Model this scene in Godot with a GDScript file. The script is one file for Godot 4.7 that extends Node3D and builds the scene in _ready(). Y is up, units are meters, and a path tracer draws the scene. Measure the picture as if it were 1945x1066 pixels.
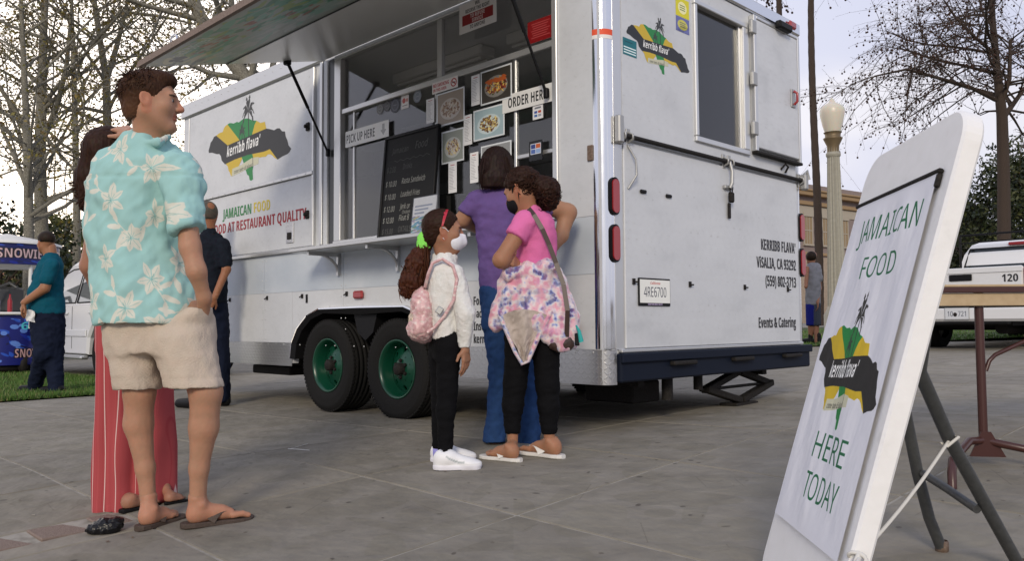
extends Node3D
# A food trailer on a town plaza, customers waiting, an A-frame sign in front.

# ---------------------------------------------------------------- camera model, used to turn photo pixels into directions
const FOC := 1573.0
const EYE := Vector3(0, 0.68, 0)
var view_basis := Basis.from_euler(Vector3(deg_to_rad(2.98), 0, deg_to_rad(-0.35)))
var M := {}
var used := {}
var rng := RandomNumberGenerator.new()

func ray(px: float, py: float) -> Vector3:
	return view_basis * Vector3((px - 972.5) / FOC, -(py - 533.0) / FOC, -1.0)
# point on the ray of a pixel at distance z along the ground axis
func at(px: float, py: float, z: float) -> Vector3:
	var d := ray(px, py)
	return EYE + d * (z / -d.z)
# height of the paved ground: a slight cross-fall and an apron falling towards the viewer
func gy(x: float, z: float) -> float:
	var xc := clampf(x, -40.0, 15.0)
	var h := 0.035 + 0.038 * xc if xc > 0.0 else (0.035 + 0.03 * xc if xc > -2.0 else -0.025 + 0.012 * (maxf(xc, -15.0) + 2.0))
	var t := clampf(z + 4.3, 0.0, 8.0)
	return h - 0.065 * t * t / (t + 0.4)
func gnd(px: float, py: float) -> Vector3:
	var y := 0.0
	var d := ray(px, py)
	var p := Vector3.ZERO
	for i in 60:
		p = EYE + d * ((y - EYE.y) / d.y)
		y = 0.5 * y + 0.5 * gy(p.x, p.z)
	return p

# ---------------------------------------------------------------- mesh collector
class MB:
	var v := PackedVector3Array()
	var n := PackedVector3Array()
	var u := PackedVector2Array()
	var c := PackedColorArray()
	var col := Color(1, 1, 1)
	var xf := Transform3D()
	func vert(p: Vector3, nn: Vector3, uv := Vector2.ZERO) -> void:
		v.append(xf * p)
		n.append((xf.basis * nn).normalized())
		u.append(uv)
		c.append(col)
	# corners counter-clockwise seen from outside
	func tri(a: Vector3, b: Vector3, d: Vector3) -> void:
		var nn := (b - a).cross(d - a)
		if nn.length_squared() < 1e-16:
			return
		nn = nn.normalized()
		vert(a, nn)
		vert(d, nn)
		vert(b, nn)
	func quad(a: Vector3, b: Vector3, d: Vector3, e: Vector3) -> void:
		var nn := (d - a).cross(e - b)
		if nn.length_squared() < 1e-16:
			return
		nn = nn.normalized()
		vert(a, nn, Vector2(0, 1)); vert(d, nn, Vector2(1, 0)); vert(b, nn, Vector2(1, 1))
		vert(a, nn, Vector2(0, 1)); vert(e, nn, Vector2(0, 0)); vert(d, nn, Vector2(1, 0))
	func smooth_quad(p: Array, nn: Array, uv := [Vector2.ZERO, Vector2.ZERO, Vector2.ZERO, Vector2.ZERO]) -> void:
		for i in [0, 2, 1, 0, 3, 2]:
			vert(p[i], nn[i], uv[i])
	func box(ce: Vector3, s: Vector3, bev := 0.0, bs := Basis()) -> void:
		var h := s * 0.5
		var b := minf(bev, minf(h.x, minf(h.y, h.z)) * 0.9)
		var keep := xf
		xf = xf * Transform3D(bs, ce)
		if b <= 0.0:
			for ax in 3:
				for sg: float in [-1.0, 1.0]:
					var a1: int = (ax + 1) % 3
					var a2: int = (ax + 2) % 3
					var q: Array = []
					for k: Array in [[-1, -1], [1, -1], [1, 1], [-1, 1]]:
						var p := Vector3.ZERO
						p[ax] = sg * h[ax]
						p[a1] = k[0] * h[a1] * sg
						p[a2] = k[1] * h[a2]
						q.append(p)
					quad(q[0], q[1], q[2], q[3])
		else:
			var pt := func(sx: float, sy: float, sz: float, ax: int) -> Vector3:
				var p := Vector3(sx * (h.x - b), sy * (h.y - b), sz * (h.z - b))
				p[ax] = [sx, sy, sz][ax] * h[ax]
				return p
			for ax in 3:
				var a1: int = (ax + 1) % 3
				var a2: int = (ax + 2) % 3
				for sg: float in [-1.0, 1.0]:
					var q: Array = []
					for k: Array in [[-1, -1], [1, -1], [1, 1], [-1, 1]]:
						var s3 := [0.0, 0.0, 0.0]
						s3[ax] = sg
						s3[a1] = k[0] * sg
						s3[a2] = k[1]
						q.append(pt.call(s3[0], s3[1], s3[2], ax))
					quad(q[0], q[1], q[2], q[3])
				for s1: float in [-1.0, 1.0]:
					for s2: float in [-1.0, 1.0]:
						var e: Array = []
						for k: Array in [[-1.0, a1], [1.0, a1], [1.0, a2], [-1.0, a2]]:
							var s3 := [0.0, 0.0, 0.0]
							s3[ax] = k[0]
							s3[a1] = s1
							s3[a2] = s2
							e.append(pt.call(s3[0], s3[1], s3[2], k[1]))
						if s1 * s2 > 0:
							quad(e[3], e[2], e[1], e[0])
						else:
							quad(e[0], e[1], e[2], e[3])
			for sx: float in [-1.0, 1.0]:
				for sy: float in [-1.0, 1.0]:
					for sz: float in [-1.0, 1.0]:
						var p0: Vector3 = pt.call(sx, sy, sz, 0)
						var p1: Vector3 = pt.call(sx, sy, sz, 1)
						var p2: Vector3 = pt.call(sx, sy, sz, 2)
						if sx * sy * sz > 0:
							tri(p0, p1, p2)
						else:
							tri(p0, p2, p1)
		xf = keep
	# box between two opposite corners
	func span(a: Vector3, b: Vector3, bev := 0.0) -> void:
		box((a + b) * 0.5, (b - a).abs(), bev)
	func tube(pts: Array, radii: Variant, sides := 8, caps := true) -> void:
		var m := pts.size()
		var rings: Array = []
		var side := Vector3.ZERO
		for i in m:
			var p0: Vector3 = pts[maxi(i - 1, 0)]
			var p1: Vector3 = pts[mini(i + 1, m - 1)]
			var dir: Vector3 = (p1 - p0).normalized()
			if side == Vector3.ZERO:
				side = dir.cross(Vector3.UP if absf(dir.y) < 0.9 else Vector3.RIGHT).normalized()
			side = (side - dir * side.dot(dir)).normalized()
			var up := side.cross(dir)
			var r: float = radii[i] if radii is Array else radii
			var ring: Array = []
			for k in sides:
				var an := TAU * k / sides
				var nn := side * cos(an) + up * sin(an)
				ring.append([pts[i] + nn * r, nn])
			rings.append(ring)
		for i in m - 1:
			for k in sides:
				var k2 := (k + 1) % sides
				var a: Array = rings[i][k]
				var b: Array = rings[i][k2]
				var d: Array = rings[i + 1][k2]
				var e: Array = rings[i + 1][k]
				smooth_quad([a[0], e[0], d[0], b[0]], [a[1], e[1], d[1], b[1]], [Vector2(float(k) / sides, i), Vector2(float(k) / sides, i + 1), Vector2(float(k + 1) / sides, i + 1), Vector2(float(k + 1) / sides, i)])
		if caps:
			for k in range(1, sides - 1):
				tri(rings[0][0][0], rings[0][k][0], rings[0][k + 1][0])
				tri(rings[m - 1][0][0], rings[m - 1][k + 1][0], rings[m - 1][k][0])
	# profile [[r, y], ...] from bottom to top turned about the y axis of t
	func lathe(prof: Array, sides := 20, t := Transform3D(), sharp := false) -> void:
		var keep := xf
		xf = xf * t
		for i in prof.size() - 1:
			var r0: float = prof[i][0]
			var y0: float = prof[i][1]
			var r1: float = prof[i + 1][0]
			var y1: float = prof[i + 1][1]
			var n0 := Vector2(y1 - y0, r0 - r1).normalized()
			var n1 := n0
			if not sharp:
				if i > 0:
					n0 = (n0 + Vector2(y0 - prof[i - 1][1], prof[i - 1][0] - r0).normalized()).normalized()
				if i < prof.size() - 2:
					n1 = (n1 + Vector2(prof[i + 2][1] - y1, r1 - prof[i + 2][0]).normalized()).normalized()
			for k in sides:
				var a0 := TAU * k / sides
				var a1 := TAU * (k + 1) / sides
				var d0 := Vector3(cos(a0), 0, -sin(a0))
				var d1 := Vector3(cos(a1), 0, -sin(a1))
				var up := Vector3.UP
				smooth_quad([d0 * r0 + up * y0, d1 * r0 + up * y0, d1 * r1 + up * y1, d0 * r1 + up * y1], [d0 * n0.x + up * n0.y, d1 * n0.x + up * n0.y, d1 * n1.x + up * n1.y, d0 * n1.x + up * n1.y], [Vector2(float(k) / sides, 0), Vector2(float(k + 1) / sides, 0), Vector2(float(k + 1) / sides, 1), Vector2(float(k) / sides, 1)])
		xf = keep
	# flat polygon (x, y) of t's plane, extruded from z = 0 to z = -depth; front faces +z
	func prism(poly: PackedVector2Array, depth: float, t := Transform3D()) -> void:
		var keep := xf
		xf = xf * t
		var pl := poly
		if Geometry2D.is_polygon_clockwise(pl):
			pl = pl.duplicate()
			pl.reverse()
		var ix := Geometry2D.triangulate_polygon(pl)
		for i in range(0, ix.size(), 3):
			var a := pl[ix[i]]
			var b := pl[ix[i + 1]]
			var d := pl[ix[i + 2]]
			if (b - a).cross(d - a) < 0:
				var s := b
				b = d
				d = s
			tri(Vector3(a.x, a.y, 0), Vector3(b.x, b.y, 0), Vector3(d.x, d.y, 0))
			if depth > 0:
				tri(Vector3(a.x, a.y, -depth), Vector3(d.x, d.y, -depth), Vector3(b.x, b.y, -depth))
		if depth > 0:
			for i in pl.size():
				var a := pl[i]
				var b := pl[(i + 1) % pl.size()]
				quad(Vector3(a.x, a.y, -depth), Vector3(b.x, b.y, -depth), Vector3(b.x, b.y, 0), Vector3(a.x, a.y, 0))
		xf = keep
	# indexed surface with smooth normals
	func add_indexed(pv: PackedVector3Array, pn: PackedVector3Array, pu: PackedVector2Array, pc: PackedColorArray, ix: PackedInt32Array) -> void:
		for i in ix:
			v.append(xf * pv[i])
			n.append((xf.basis * pn[i]).normalized())
			u.append(pu[i] if pu.size() else Vector2.ZERO)
			c.append(pc[i] if pc.size() else col)
	# grid surface f(i / nu, j / nv) -> Vector3
	func sheet(f: Callable, nu: int, nv: int, two := 0.0) -> void:
		var p: Array = []
		var q: Array = []
		for j in nv + 1:
			for i in nu + 1:
				var a: Vector3 = f.call(float(i) / nu, float(j) / nv)
				p.append(a)
				var du: Vector3 = f.call(float(i) / nu + 0.01, float(j) / nv) - a
				var dv: Vector3 = f.call(float(i) / nu, float(j) / nv + 0.01) - a
				q.append(du.cross(dv).normalized())
		for j in nv:
			for i in nu:
				var k: Array = [j * (nu + 1) + i, j * (nu + 1) + i + 1, (j + 1) * (nu + 1) + i + 1, (j + 1) * (nu + 1) + i]
				var uv: Array = [Vector2(float(i) / nu, 1.0 - float(j) / nv), Vector2(float(i + 1) / nu, 1.0 - float(j) / nv), Vector2(float(i + 1) / nu, 1.0 - float(j + 1) / nv), Vector2(float(i) / nu, 1.0 - float(j + 1) / nv)]
				smooth_quad([p[k[0]], p[k[1]], p[k[2]], p[k[3]]], [q[k[0]], q[k[1]], q[k[2]], q[k[3]]], uv)
				if two > 0.0:
					var w: Array = []
					for z in 4:
						w.append(p[k[z]] - q[k[z]] * two)
					smooth_quad([w[3], w[2], w[1], w[0]], [-q[k[3]], -q[k[2]], -q[k[1]], -q[k[0]]], [uv[3], uv[2], uv[1], uv[0]])
	func mesh() -> ArrayMesh:
		var a := []
		a.resize(Mesh.ARRAY_MAX)
		a[Mesh.ARRAY_VERTEX] = v
		a[Mesh.ARRAY_NORMAL] = n
		a[Mesh.ARRAY_TEX_UV] = u
		a[Mesh.ARRAY_COLOR] = c
		var m := ArrayMesh.new()
		m.add_surface_from_arrays(Mesh.PRIMITIVE_TRIANGLES, a)
		return m

# ---------------------------------------------------------------- naming and committing
func numbered(called: String) -> String:
	var k: int = used.get(called, 0)
	used[called] = k + 1
	return called if k == 0 else "%s_%03d" % [called, k]
func obj(called: String, b: Variant, mat: Material, parent: Node = null) -> MeshInstance3D:
	var o := MeshInstance3D.new()
	o.mesh = b.mesh() if b is MB else b
	o.material_override = mat
	if parent == null:
		o.name = numbered(called)
		add_child(o)
	else:
		o.name = called
		parent.add_child(o, true)
	return o
func thing(called: String, label: String, category: String, where := Vector3.ZERO, group := "", turn := 0.0) -> Node3D:
	var o := Node3D.new()
	o.name = numbered(called)
	add_child(o)
	o.position = where
	o.rotation.y = turn
	tag(o, label, category, group)
	return o
func tag(o: Node, label: String, category: String, group := "") -> Node:
	o.set_meta("label", label)
	o.set_meta("category", category)
	if group:
		o.set_meta("group", group)
	return o
func structure(o: Node) -> Node:
	o.set_meta("kind", "structure")
	return o
func stuff(o: Node) -> Node:
	o.set_meta("kind", "stuff")
	return o

# ---------------------------------------------------------------- materials
func lin(r: float, g: float, b: float) -> Color:
	return Color(r, g, b).linear_to_srgb()
func mat(key: String, c: Color, rough := 0.6, metal := 0.0) -> StandardMaterial3D:
	var m := StandardMaterial3D.new()
	m.albedo_color = c
	m.roughness = rough
	m.metallic = metal
	m.resource_name = key
	M[key] = m
	return m
func noise_tex(seed_: int, freq: float, ramp: Array, size := 512, fractal := 4, kind := FastNoiseLite.TYPE_SIMPLEX_SMOOTH) -> NoiseTexture2D:
	var fn := FastNoiseLite.new()
	fn.seed = seed_
	fn.noise_type = kind
	fn.frequency = freq
	fn.fractal_octaves = fractal
	var t := NoiseTexture2D.new()
	t.width = size
	t.height = size
	t.seamless = true
	t.noise = fn
	if ramp.size():
		var g := Gradient.new()
		var off := PackedFloat32Array()
		var cs := PackedColorArray()
		for e: Array in ramp:
			off.append(e[0])
			cs.append(e[1])
		g.offsets = off
		g.colors = cs
		t.color_ramp = g
	return t
func bump_tex(seed_: int, freq: float, strength := 4.0, size := 512, fractal := 4, kind := FastNoiseLite.TYPE_SIMPLEX_SMOOTH) -> NoiseTexture2D:
	var t := noise_tex(seed_, freq, [], size, fractal, kind)
	t.as_normal_map = true
	t.bump_strength = strength
	return t
func triplanar(m: StandardMaterial3D, scale: float, world := true) -> StandardMaterial3D:
	m.uv1_triplanar = true
	m.uv1_world_triplanar = world
	m.uv1_scale = Vector3.ONE * scale
	return m
# albedo texture ramp plus a bump
func textured(key: String, ramp: Array, freq: float, scale: float, rough: float, bump := 0.0, seed_ := 3, world := true) -> StandardMaterial3D:
	var m := mat(key, Color.WHITE, rough)
	m.albedo_texture = noise_tex(seed_, freq, ramp)
	if bump > 0.0:
		m.normal_enabled = true
		var bk := "bump_fine" if freq > 0.03 else "bump_soft"
		if not M.has(bk):
			M[bk] = bump_tex(7, 0.12 if freq > 0.03 else 0.04, 6.0)
		m.normal_texture = M[bk]
		m.normal_scale = bump
	return triplanar(m, scale, world)

# ---------------------------------------------------------------- print: polygons and lettering drawn into an image
class Print:
	var im: Image
	var w: int
	var h: int
	func _init(ww: int, hh: int, bg: Color) -> void:
		w = ww
		h = hh
		im = Image.create(w, h, false, Image.FORMAT_RGBA8)
		im.fill(bg)
	func tri(a: Vector2, b: Vector2, d: Vector2, col: Color) -> void:
		var y0 := maxi(0, int(floor(minf(a.y, minf(b.y, d.y)))))
		var y1 := mini(h - 1, int(ceil(maxf(a.y, maxf(b.y, d.y)))))
		for y in range(y0, y1 + 1):
			var fy := y + 0.5
			var lo := 1e9
			var hi := -1e9
			for e: Array in [[a, b], [b, d], [d, a]]:
				var p: Vector2 = e[0]
				var q: Vector2 = e[1]
				if (p.y <= fy and q.y > fy) or (q.y <= fy and p.y > fy):
					var x := p.x + (q.x - p.x) * (fy - p.y) / (q.y - p.y)
					lo = minf(lo, x)
					hi = maxf(hi, x)
			if hi > lo:
				var xa := maxi(0, int(round(lo)))
				var xb := mini(w, int(round(hi)))
				if xb > xa:
					im.fill_rect(Rect2i(xa, y, xb - xa, 1), col)
	func poly(pts: Array, col: Color) -> void:
		var p := PackedVector2Array()
		for q: Variant in pts:
			p.append(q if q is Vector2 else Vector2(q[0], q[1]))
		var ix := Geometry2D.triangulate_polygon(p)
		for i in range(0, ix.size(), 3):
			tri(p[ix[i]], p[ix[i + 1]], p[ix[i + 2]], col)
	func ell(ce: Vector2, r: Vector2, col: Color, turn := 0.0, seg := 18) -> void:
		var p: Array = []
		for i in seg:
			p.append(ce + Vector2(cos(TAU * i / seg) * r.x, sin(TAU * i / seg) * r.y).rotated(turn))
		poly(p, col)
	func line(a: Vector2, b: Vector2, wd: float, col: Color) -> void:
		var s := (b - a).normalized().orthogonal() * wd * 0.5
		tri(a + s, b + s, b - s, col)
		tri(a + s, b - s, a - s, col)
	# lettering: its box's left edge and baseline at o, capitals cap high, squeezed by sx, slanted, turned
	func text(s: String, o: Vector2, cap: float, col: Color, sx := 1.0, bold := true, slant := 0.0, turn := 0.0, serif := false, align := 0) -> float:
		var tm := TextMesh.new()
		var f := SystemFont.new()
		f.font_names = PackedStringArray(["Droid Serif" if serif else "Droid Sans"])
		f.font_weight = 700 if bold else 400
		tm.font = f
		tm.text = s
		tm.font_size = 64
		tm.pixel_size = 1.0 / 46.0
		tm.depth = 0.0
		tm.curve_step = 2.0
		tm.horizontal_alignment = HORIZONTAL_ALIGNMENT_LEFT
		tm.vertical_alignment = VERTICAL_ALIGNMENT_BOTTOM
		var box := tm.get_aabb()
		var ar := tm.get_mesh_arrays() if tm.has_method("get_mesh_arrays") else tm.surface_get_arrays(0)
		var vv: PackedVector3Array = ar[Mesh.ARRAY_VERTEX]
		var ii: PackedInt32Array = ar[Mesh.ARRAY_INDEX]
		var base := 0.0
		var t2 := TextMesh.new()
		t2.font = f
		t2.text = "H"
		t2.font_size = 64
		t2.pixel_size = 1.0 / 46.0
		t2.depth = 0.0
		t2.vertical_alignment = VERTICAL_ALIGNMENT_BOTTOM
		base = t2.get_aabb().position.y
		var capu: float = t2.get_aabb().size.y
		var k := cap / capu
		if sx < 0.0:
			sx = -sx / (box.size.x * k)
		var wid := box.size.x * k * sx
		var shift := 0.0 if align == 0 else (-wid * 0.5 if align == 1 else -wid)
		for i in range(0, ii.size(), 3):
			var q: Array = []
			for j in 3:
				var p := vv[ii[i + j]]
				var x := (p.x - box.position.x) * k * sx + shift + (p.y - base) * k * slant
				q.append(o + Vector2(x, -(p.y - base) * k).rotated(turn))
			tri(q[0], q[1], q[2], col)
		return wid
	func tex(half := true) -> ImageTexture:
		if half:
			im.resize(w / 2, h / 2, Image.INTERPOLATE_BILINEAR)
		return ImageTexture.create_from_image(im)
func print_mat(p: Print, key: String, rough := 0.6, alpha := false) -> StandardMaterial3D:
	var m := mat(key, Color.WHITE, rough)
	m.albedo_texture = p.tex()
	m.texture_repeat = false
	if alpha:
		m.transparency = BaseMaterial3D.TRANSPARENCY_ALPHA
	return m
# raised lettering as geometry: baseline at the origin of t, capitals cap metres high
func letters(b: MB, s: String, t: Transform3D, cap: float, sx := 1.0, bold := true, align := 0, depth := 0.0015, serif := false, fit := 0.0) -> void:
	var tm := TextMesh.new()
	var f := SystemFont.new()
	f.font_names = PackedStringArray(["Droid Serif" if serif else "Droid Sans"])
	f.font_weight = 700 if bold else 400
	tm.font = f
	tm.text = s
	tm.font_size = 48
	tm.pixel_size = 1.0 / 48.0
	tm.depth = 0.02
	tm.curve_step = 3.0
	tm.vertical_alignment = VERTICAL_ALIGNMENT_BOTTOM
	var t2: TextMesh = tm.duplicate()
	t2.text = "H"
	var hb := t2.get_aabb()
	var bx := tm.get_aabb()
	var k := cap / hb.size.y
	if fit > 0.0:
		sx = fit / (bx.size.x * k)
	var off := -bx.position.x if align == 0 else (-bx.position.x - bx.size.x * 0.5 if align == 1 else -bx.position.x - bx.size.x)
	var ar := tm.get_mesh_arrays()
	var vv: PackedVector3Array = ar[Mesh.ARRAY_VERTEX]
	var nn: PackedVector3Array = ar[Mesh.ARRAY_NORMAL]
	var ii: PackedInt32Array = ar[Mesh.ARRAY_INDEX]
	var keep := b.xf
	b.xf = b.xf * t
	for i in ii:
		var p := vv[i]
		b.vert(Vector3((p.x + off) * k * sx, (p.y - hb.position.y) * k, p.z / 0.01 * depth), nn[i])
	b.xf = keep

# ---------------------------------------------------------------- air and light
func sky_image() -> ImageTexture:
	var w := 768
	var h := 384
	var im := Image.create(w, h, false, Image.FORMAT_RGBAF)
	var fn := FastNoiseLite.new()
	fn.seed = 11
	fn.frequency = 1.0
	fn.fractal_octaves = 5
	var light_source := Vector3(sin(deg_to_rad(-31.0)) * cos(deg_to_rad(13.0)), sin(deg_to_rad(13.0)), -cos(deg_to_rad(-31.0)) * cos(deg_to_rad(13.0)))  # direction of the low sunset glow in the sky
	for j in h:
		var el := PI * (0.5 - (j + 0.5) / h)
		for i in w:
			var az := TAU * (i + 0.5) / w
			var d := Vector3(sin(az) * cos(el), sin(el), -cos(az) * cos(el))
			var e := clampf(el / (PI * 0.5), 0.0, 1.0)
			var c := Vector3(0.62, 0.63, 0.74).lerp(Vector3(0.36, 0.45, 0.72), pow(e, 0.75))
			var q := Vector3(d.x, d.y * 3.2, d.z) * 2.2
			var cl := smoothstep(-0.12, 0.34, fn.get_noise_3dv(q)) * (1.0 - 0.4 * e)
			c = c.lerp(Vector3(0.80, 0.785, 0.82), cl * 0.6)
			var an := acos(clampf(d.dot(light_source), -1.0, 1.0))
			c += Vector3(1.0, 0.86, 0.66) * (1.0 * exp(-pow(an / 0.36, 2.0)) + 0.40 * exp(-pow(an / 0.75, 2.0)))
			c += Vector3(1.0, 0.72, 0.32) * exp(-pow(el / 0.16, 2.0)) * exp(-pow((wrapf(az + 0.5, -PI, PI)) / 0.5, 2.0))
			if el < 0.0:
				c = c.lerp(Vector3(0.2, 0.19, 0.18), clampf(-el * 8.0, 0.0, 1.0))
			im.set_pixel(i, j, Color(c.x, c.y, c.z))
	return ImageTexture.create_from_image(im)

func air() -> void:
	var cam := Camera3D.new()
	cam.name = "camera"
	cam.position = EYE
	cam.basis = view_basis
	cam.fov = rad_to_deg(2.0 * atan(533.0 / FOC))
	cam.near = 0.05
	cam.far = 900.0
	add_child(cam)
	cam.current = true
	var sm := PanoramaSkyMaterial.new()
	sm.panorama = sky_image()
	var sk := Sky.new()
	sk.sky_material = sm
	var env := Environment.new()
	env.background_mode = Environment.BG_SKY
	env.sky = sk
	env.background_energy_multiplier = 1.14
	env.tonemap_mode = Environment.TONE_MAPPER_LINEAR
	env.tonemap_exposure = 1.0
	env.sdfgi_enabled = true
	env.ssao_enabled = true
	env.ssil_enabled = true
	var we := WorldEnvironment.new()
	we.name = "world_environment"
	we.environment = env
	add_child(we)
	var light_source := DirectionalLight3D.new()  # added soft fill from behind the camera, standing in for its flash
	light_source.name = "light_source"
	light_source.light_energy = 0.62
	light_source.light_color = Color(1.0, 0.945, 0.855)
	light_source.light_angular_distance = 14.0
	light_source.shadow_enabled = true
	add_child(light_source)
	light_source.look_at_from_position(Vector3.ZERO, Vector3(0.14, -0.46, -1.0), Vector3.UP)

# ---------------------------------------------------------------- ground
const TRA := Vector3(-0.70711, 0, -0.70711)   # along the trailer's side, away
const TRB := Vector3(0.70711, 0, -0.70711)    # along the trailer's rear, away
const CORNER := Vector3(0.52184, 0, -4.6)
func ab(a: float, b: float) -> Vector3:
	var p := CORNER + TRA * a + TRB * b
	p.y = gy(p.x, p.z)
	return p

func ground() -> void:
	var g := MB.new()
	var xs: Array = [-400.0, -150.0, -60.0, -40.0]
	for i in 56:
		xs.append(-28.0 + i)
	xs.append_array([40.0, 60.0, 150.0, 400.0])
	var zs: Array = [-600.0, -250.0, -120.0, -70.0, -50.0]
	for i in 50:
		zs.append(-40.0 + i)
	zs.append_array([20.0, 60.0, 300.0])
	for i in xs.size() - 1:
		for j in zs.size() - 1:
			var q: Array = []
			for k: Array in [[i, j + 1], [i + 1, j + 1], [i + 1, j], [i, j]]:
				q.append(Vector3(xs[k[0]], gy(xs[k[0]], zs[k[1]]) - 0.035, zs[k[1]]))
			g.quad(q[0], q[1], q[2], q[3])
	structure(obj("ground", g, M.far_concrete))
	# cast concrete slabs, joints along and across the trailer
	var pave := Node3D.new()
	pave.name = "pavement"
	add_child(pave)
	structure(pave)
	var al: Array = [-5.6, -4.64, -3.66, -2.68, -1.7, -0.71, 0.27, 1.28, 2.33]
	for i in 12:
		al.append(2.33 + 1.02 * (i + 1))
	var bl: Array = [-6.2, -5.24, -4.28, -3.32, -2.37, -1.43, -0.4]
	for i in 12:
		bl.append(-0.4 + 1.02 * (i + 1))
	# sandy bed that shows in the joints
	var bed := MB.new()
	for i in al.size() - 1:
		for j in bl.size() - 1:
			if on_lawn(ab((al[i] + al[i + 1]) * 0.5, (bl[j] + bl[j + 1]) * 0.5)):
				continue
			for k in 9:
				var a0 := lerpf(al[i], al[i + 1], (k % 3) / 3.0)
				var a1 := lerpf(al[i], al[i + 1], (k % 3 + 1) / 3.0)
				var b0 := lerpf(bl[j], bl[j + 1], (k / 3) / 3.0)
				var b1 := lerpf(bl[j], bl[j + 1], (k / 3 + 1) / 3.0)
				var d := Vector3.DOWN * 0.0035
				bed.quad(ab(a1, b0) + d, ab(a1, b1) + d, ab(a0, b1) + d, ab(a0, b0) + d)
	obj("joint_bed", bed, M.joint_sand, pave)
	rng.seed = 5
	for i in al.size() - 1:
		for j in bl.size() - 1:
			var gap := 0.005
			var lo := Vector2(al[i] + gap, bl[j] + gap)
			var hi := Vector2(al[i + 1] - gap, bl[j + 1] - gap)
			var mid := ab((lo.x + hi.x) * 0.5, (lo.y + hi.y) * 0.5)
			if mid.z > 0.6 or mid.x < -9.0 or mid.x > 9.0:
				continue
			if on_lawn(mid):
				continue
			# the brick band by the plaza edge takes a strip of this row
			if i == 6 and bl[j + 1] <= -2.36:
				brick_band(pave, lo.y, hi.y)
				slab(pave, Vector2(0.27 + gap, lo.y), Vector2(0.40, hi.y))
				slab(pave, Vector2(0.60, lo.y), hi)
				continue
			slab(pave, lo, hi)
func slab(pave: Node3D, lo: Vector2, hi: Vector2) -> void:
	var b := MB.new()
	var e := 0.004
	var lift := rng.randf_range(0.0, 0.0012)
	var n := 3
	var P := func(i: int, j: int) -> Vector3:
		var x := lerpf(lo.x + e, hi.x - e, float(i) / n)
		var y := lerpf(lo.y + e, hi.y - e, float(j) / n)
		return ab(x, y) + Vector3.UP * lift
	for i in n:
		for j in n:
			b.quad(P.call(i + 1, j), P.call(i + 1, j + 1), P.call(i, j + 1), P.call(i, j))
	var rim: Array = []
	for i in n:
		rim.append([P.call(i, 0), Vector3(0, 0, 0) + ab(lerpf(lo.x, hi.x, float(i) / n), lo.y)])
	for i in n:
		rim.append([P.call(n, i), ab(hi.x, lerpf(lo.y, hi.y, float(i) / n))])
	for i in n:
		rim.append([P.call(n - i, n), ab(lerpf(hi.x, lo.x, float(i) / n), hi.y)])
	for i in n:
		rim.append([P.call(0, n - i), ab(lo.x, lerpf(hi.y, lo.y, float(i) / n))])
	for k in rim.size():
		var m := (k + 1) % rim.size()
		var d := Vector3.DOWN * 0.006
		b.quad(rim[k][0], rim[m][0], rim[m][1] + d, rim[k][1] + d)
	obj("slab", b, M["concrete%d" % (rng.randi() % 3)], pave)
func brick_band(pave: Node3D, b0: float, b1: float) -> void:
	var x := b0
	while x < b1 - 0.05:
		var w := minf(0.20, b1 - x)
		var b := MB.new()
		var c := ab(0.50, x + w * 0.5)
		b.box(c - Vector3.UP * 0.02, Vector3(w - 0.008, 0.04, 0.185), 0.004, Basis(TRB, Vector3.UP, -TRA))
		obj("brick", b, M["brick%d" % (rng.randi() % 3)], pave)
		x += 0.205
func on_lawn(p: Vector3, pad := 0.0) -> bool:
	var a := (p - CORNER).dot(TRA)
	var b := (p - CORNER).dot(TRB)
	return b < 0.61 + pad and a > 6.41 - pad and a < 14.6 + pad and b > -7.2
func lawns() -> void:
	rng.seed = 21
	# strip by the drink stand, and the green behind the trailer
	for part in 2:
		var soil := MB.new()
		var blades := MB.new()
		if part == 0:
			for i in 17:
				for j in 16:
					var a := 6.43 + 0.46 * i
					var b := -6.95 + 0.47 * j
					soil.quad(ab(a, b) + Vector3.UP * 0.015, ab(a, b + 0.47) + Vector3.UP * 0.015, ab(a + 0.46, b + 0.47) + Vector3.UP * 0.015, ab(a + 0.46, b) + Vector3.UP * 0.015)
		else:
			for i in 24:
				for j in 10:
					var x := 4.0 + i
					var z := -14.6 - j * 1.6
					var f := func(px: float, pz: float) -> Vector3: return Vector3(px, gy(px, pz) + 0.02, pz)
					soil.quad(f.call(x, z), f.call(x + 1.0, z), f.call(x + 1.0, z - 1.6), f.call(x, z - 1.6))
		var total := 60000 if part == 0 else 22000
		for k in total:
			var p: Vector3
			if part == 0:
				p = ab(6.43 + 7.8 * pow(rng.randf(), 1.7), 0.57 - 7.4 * pow(rng.randf(), 1.3))
			else:
				var x := rng.randf_range(4.0, 16.0)
				var z := -14.6 - 12.0 * pow(rng.randf(), 1.6)
				p = Vector3(x, gy(x, z), z)
			var h := rng.randf_range(0.035, 0.08)
			var an := rng.randf() * TAU
			var w := Vector3(cos(an), 0, sin(an)) * (0.006 if part == 0 else 0.012)
			var tip := p + Vector3(rng.randf_range(-0.03, 0.03), h, rng.randf_range(-0.03, 0.03))
			var g := rng.randf_range(0.7, 1.25)
			blades.col = Color(0.075 * g, 0.15 * g, 0.022 * g) if rng.randf() > 0.06 else Color(0.24, 0.21, 0.09)
			blades.tri(p - w + Vector3.UP * 0.01, p + w + Vector3.UP * 0.01, tip)
		var root := Node3D.new()
		root.name = numbered("lawn")
		add_child(root)
		structure(root)
		obj("turf", soil, M.turf, root)
		stuff(obj("grass", blades, M.blade, root))

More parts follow.
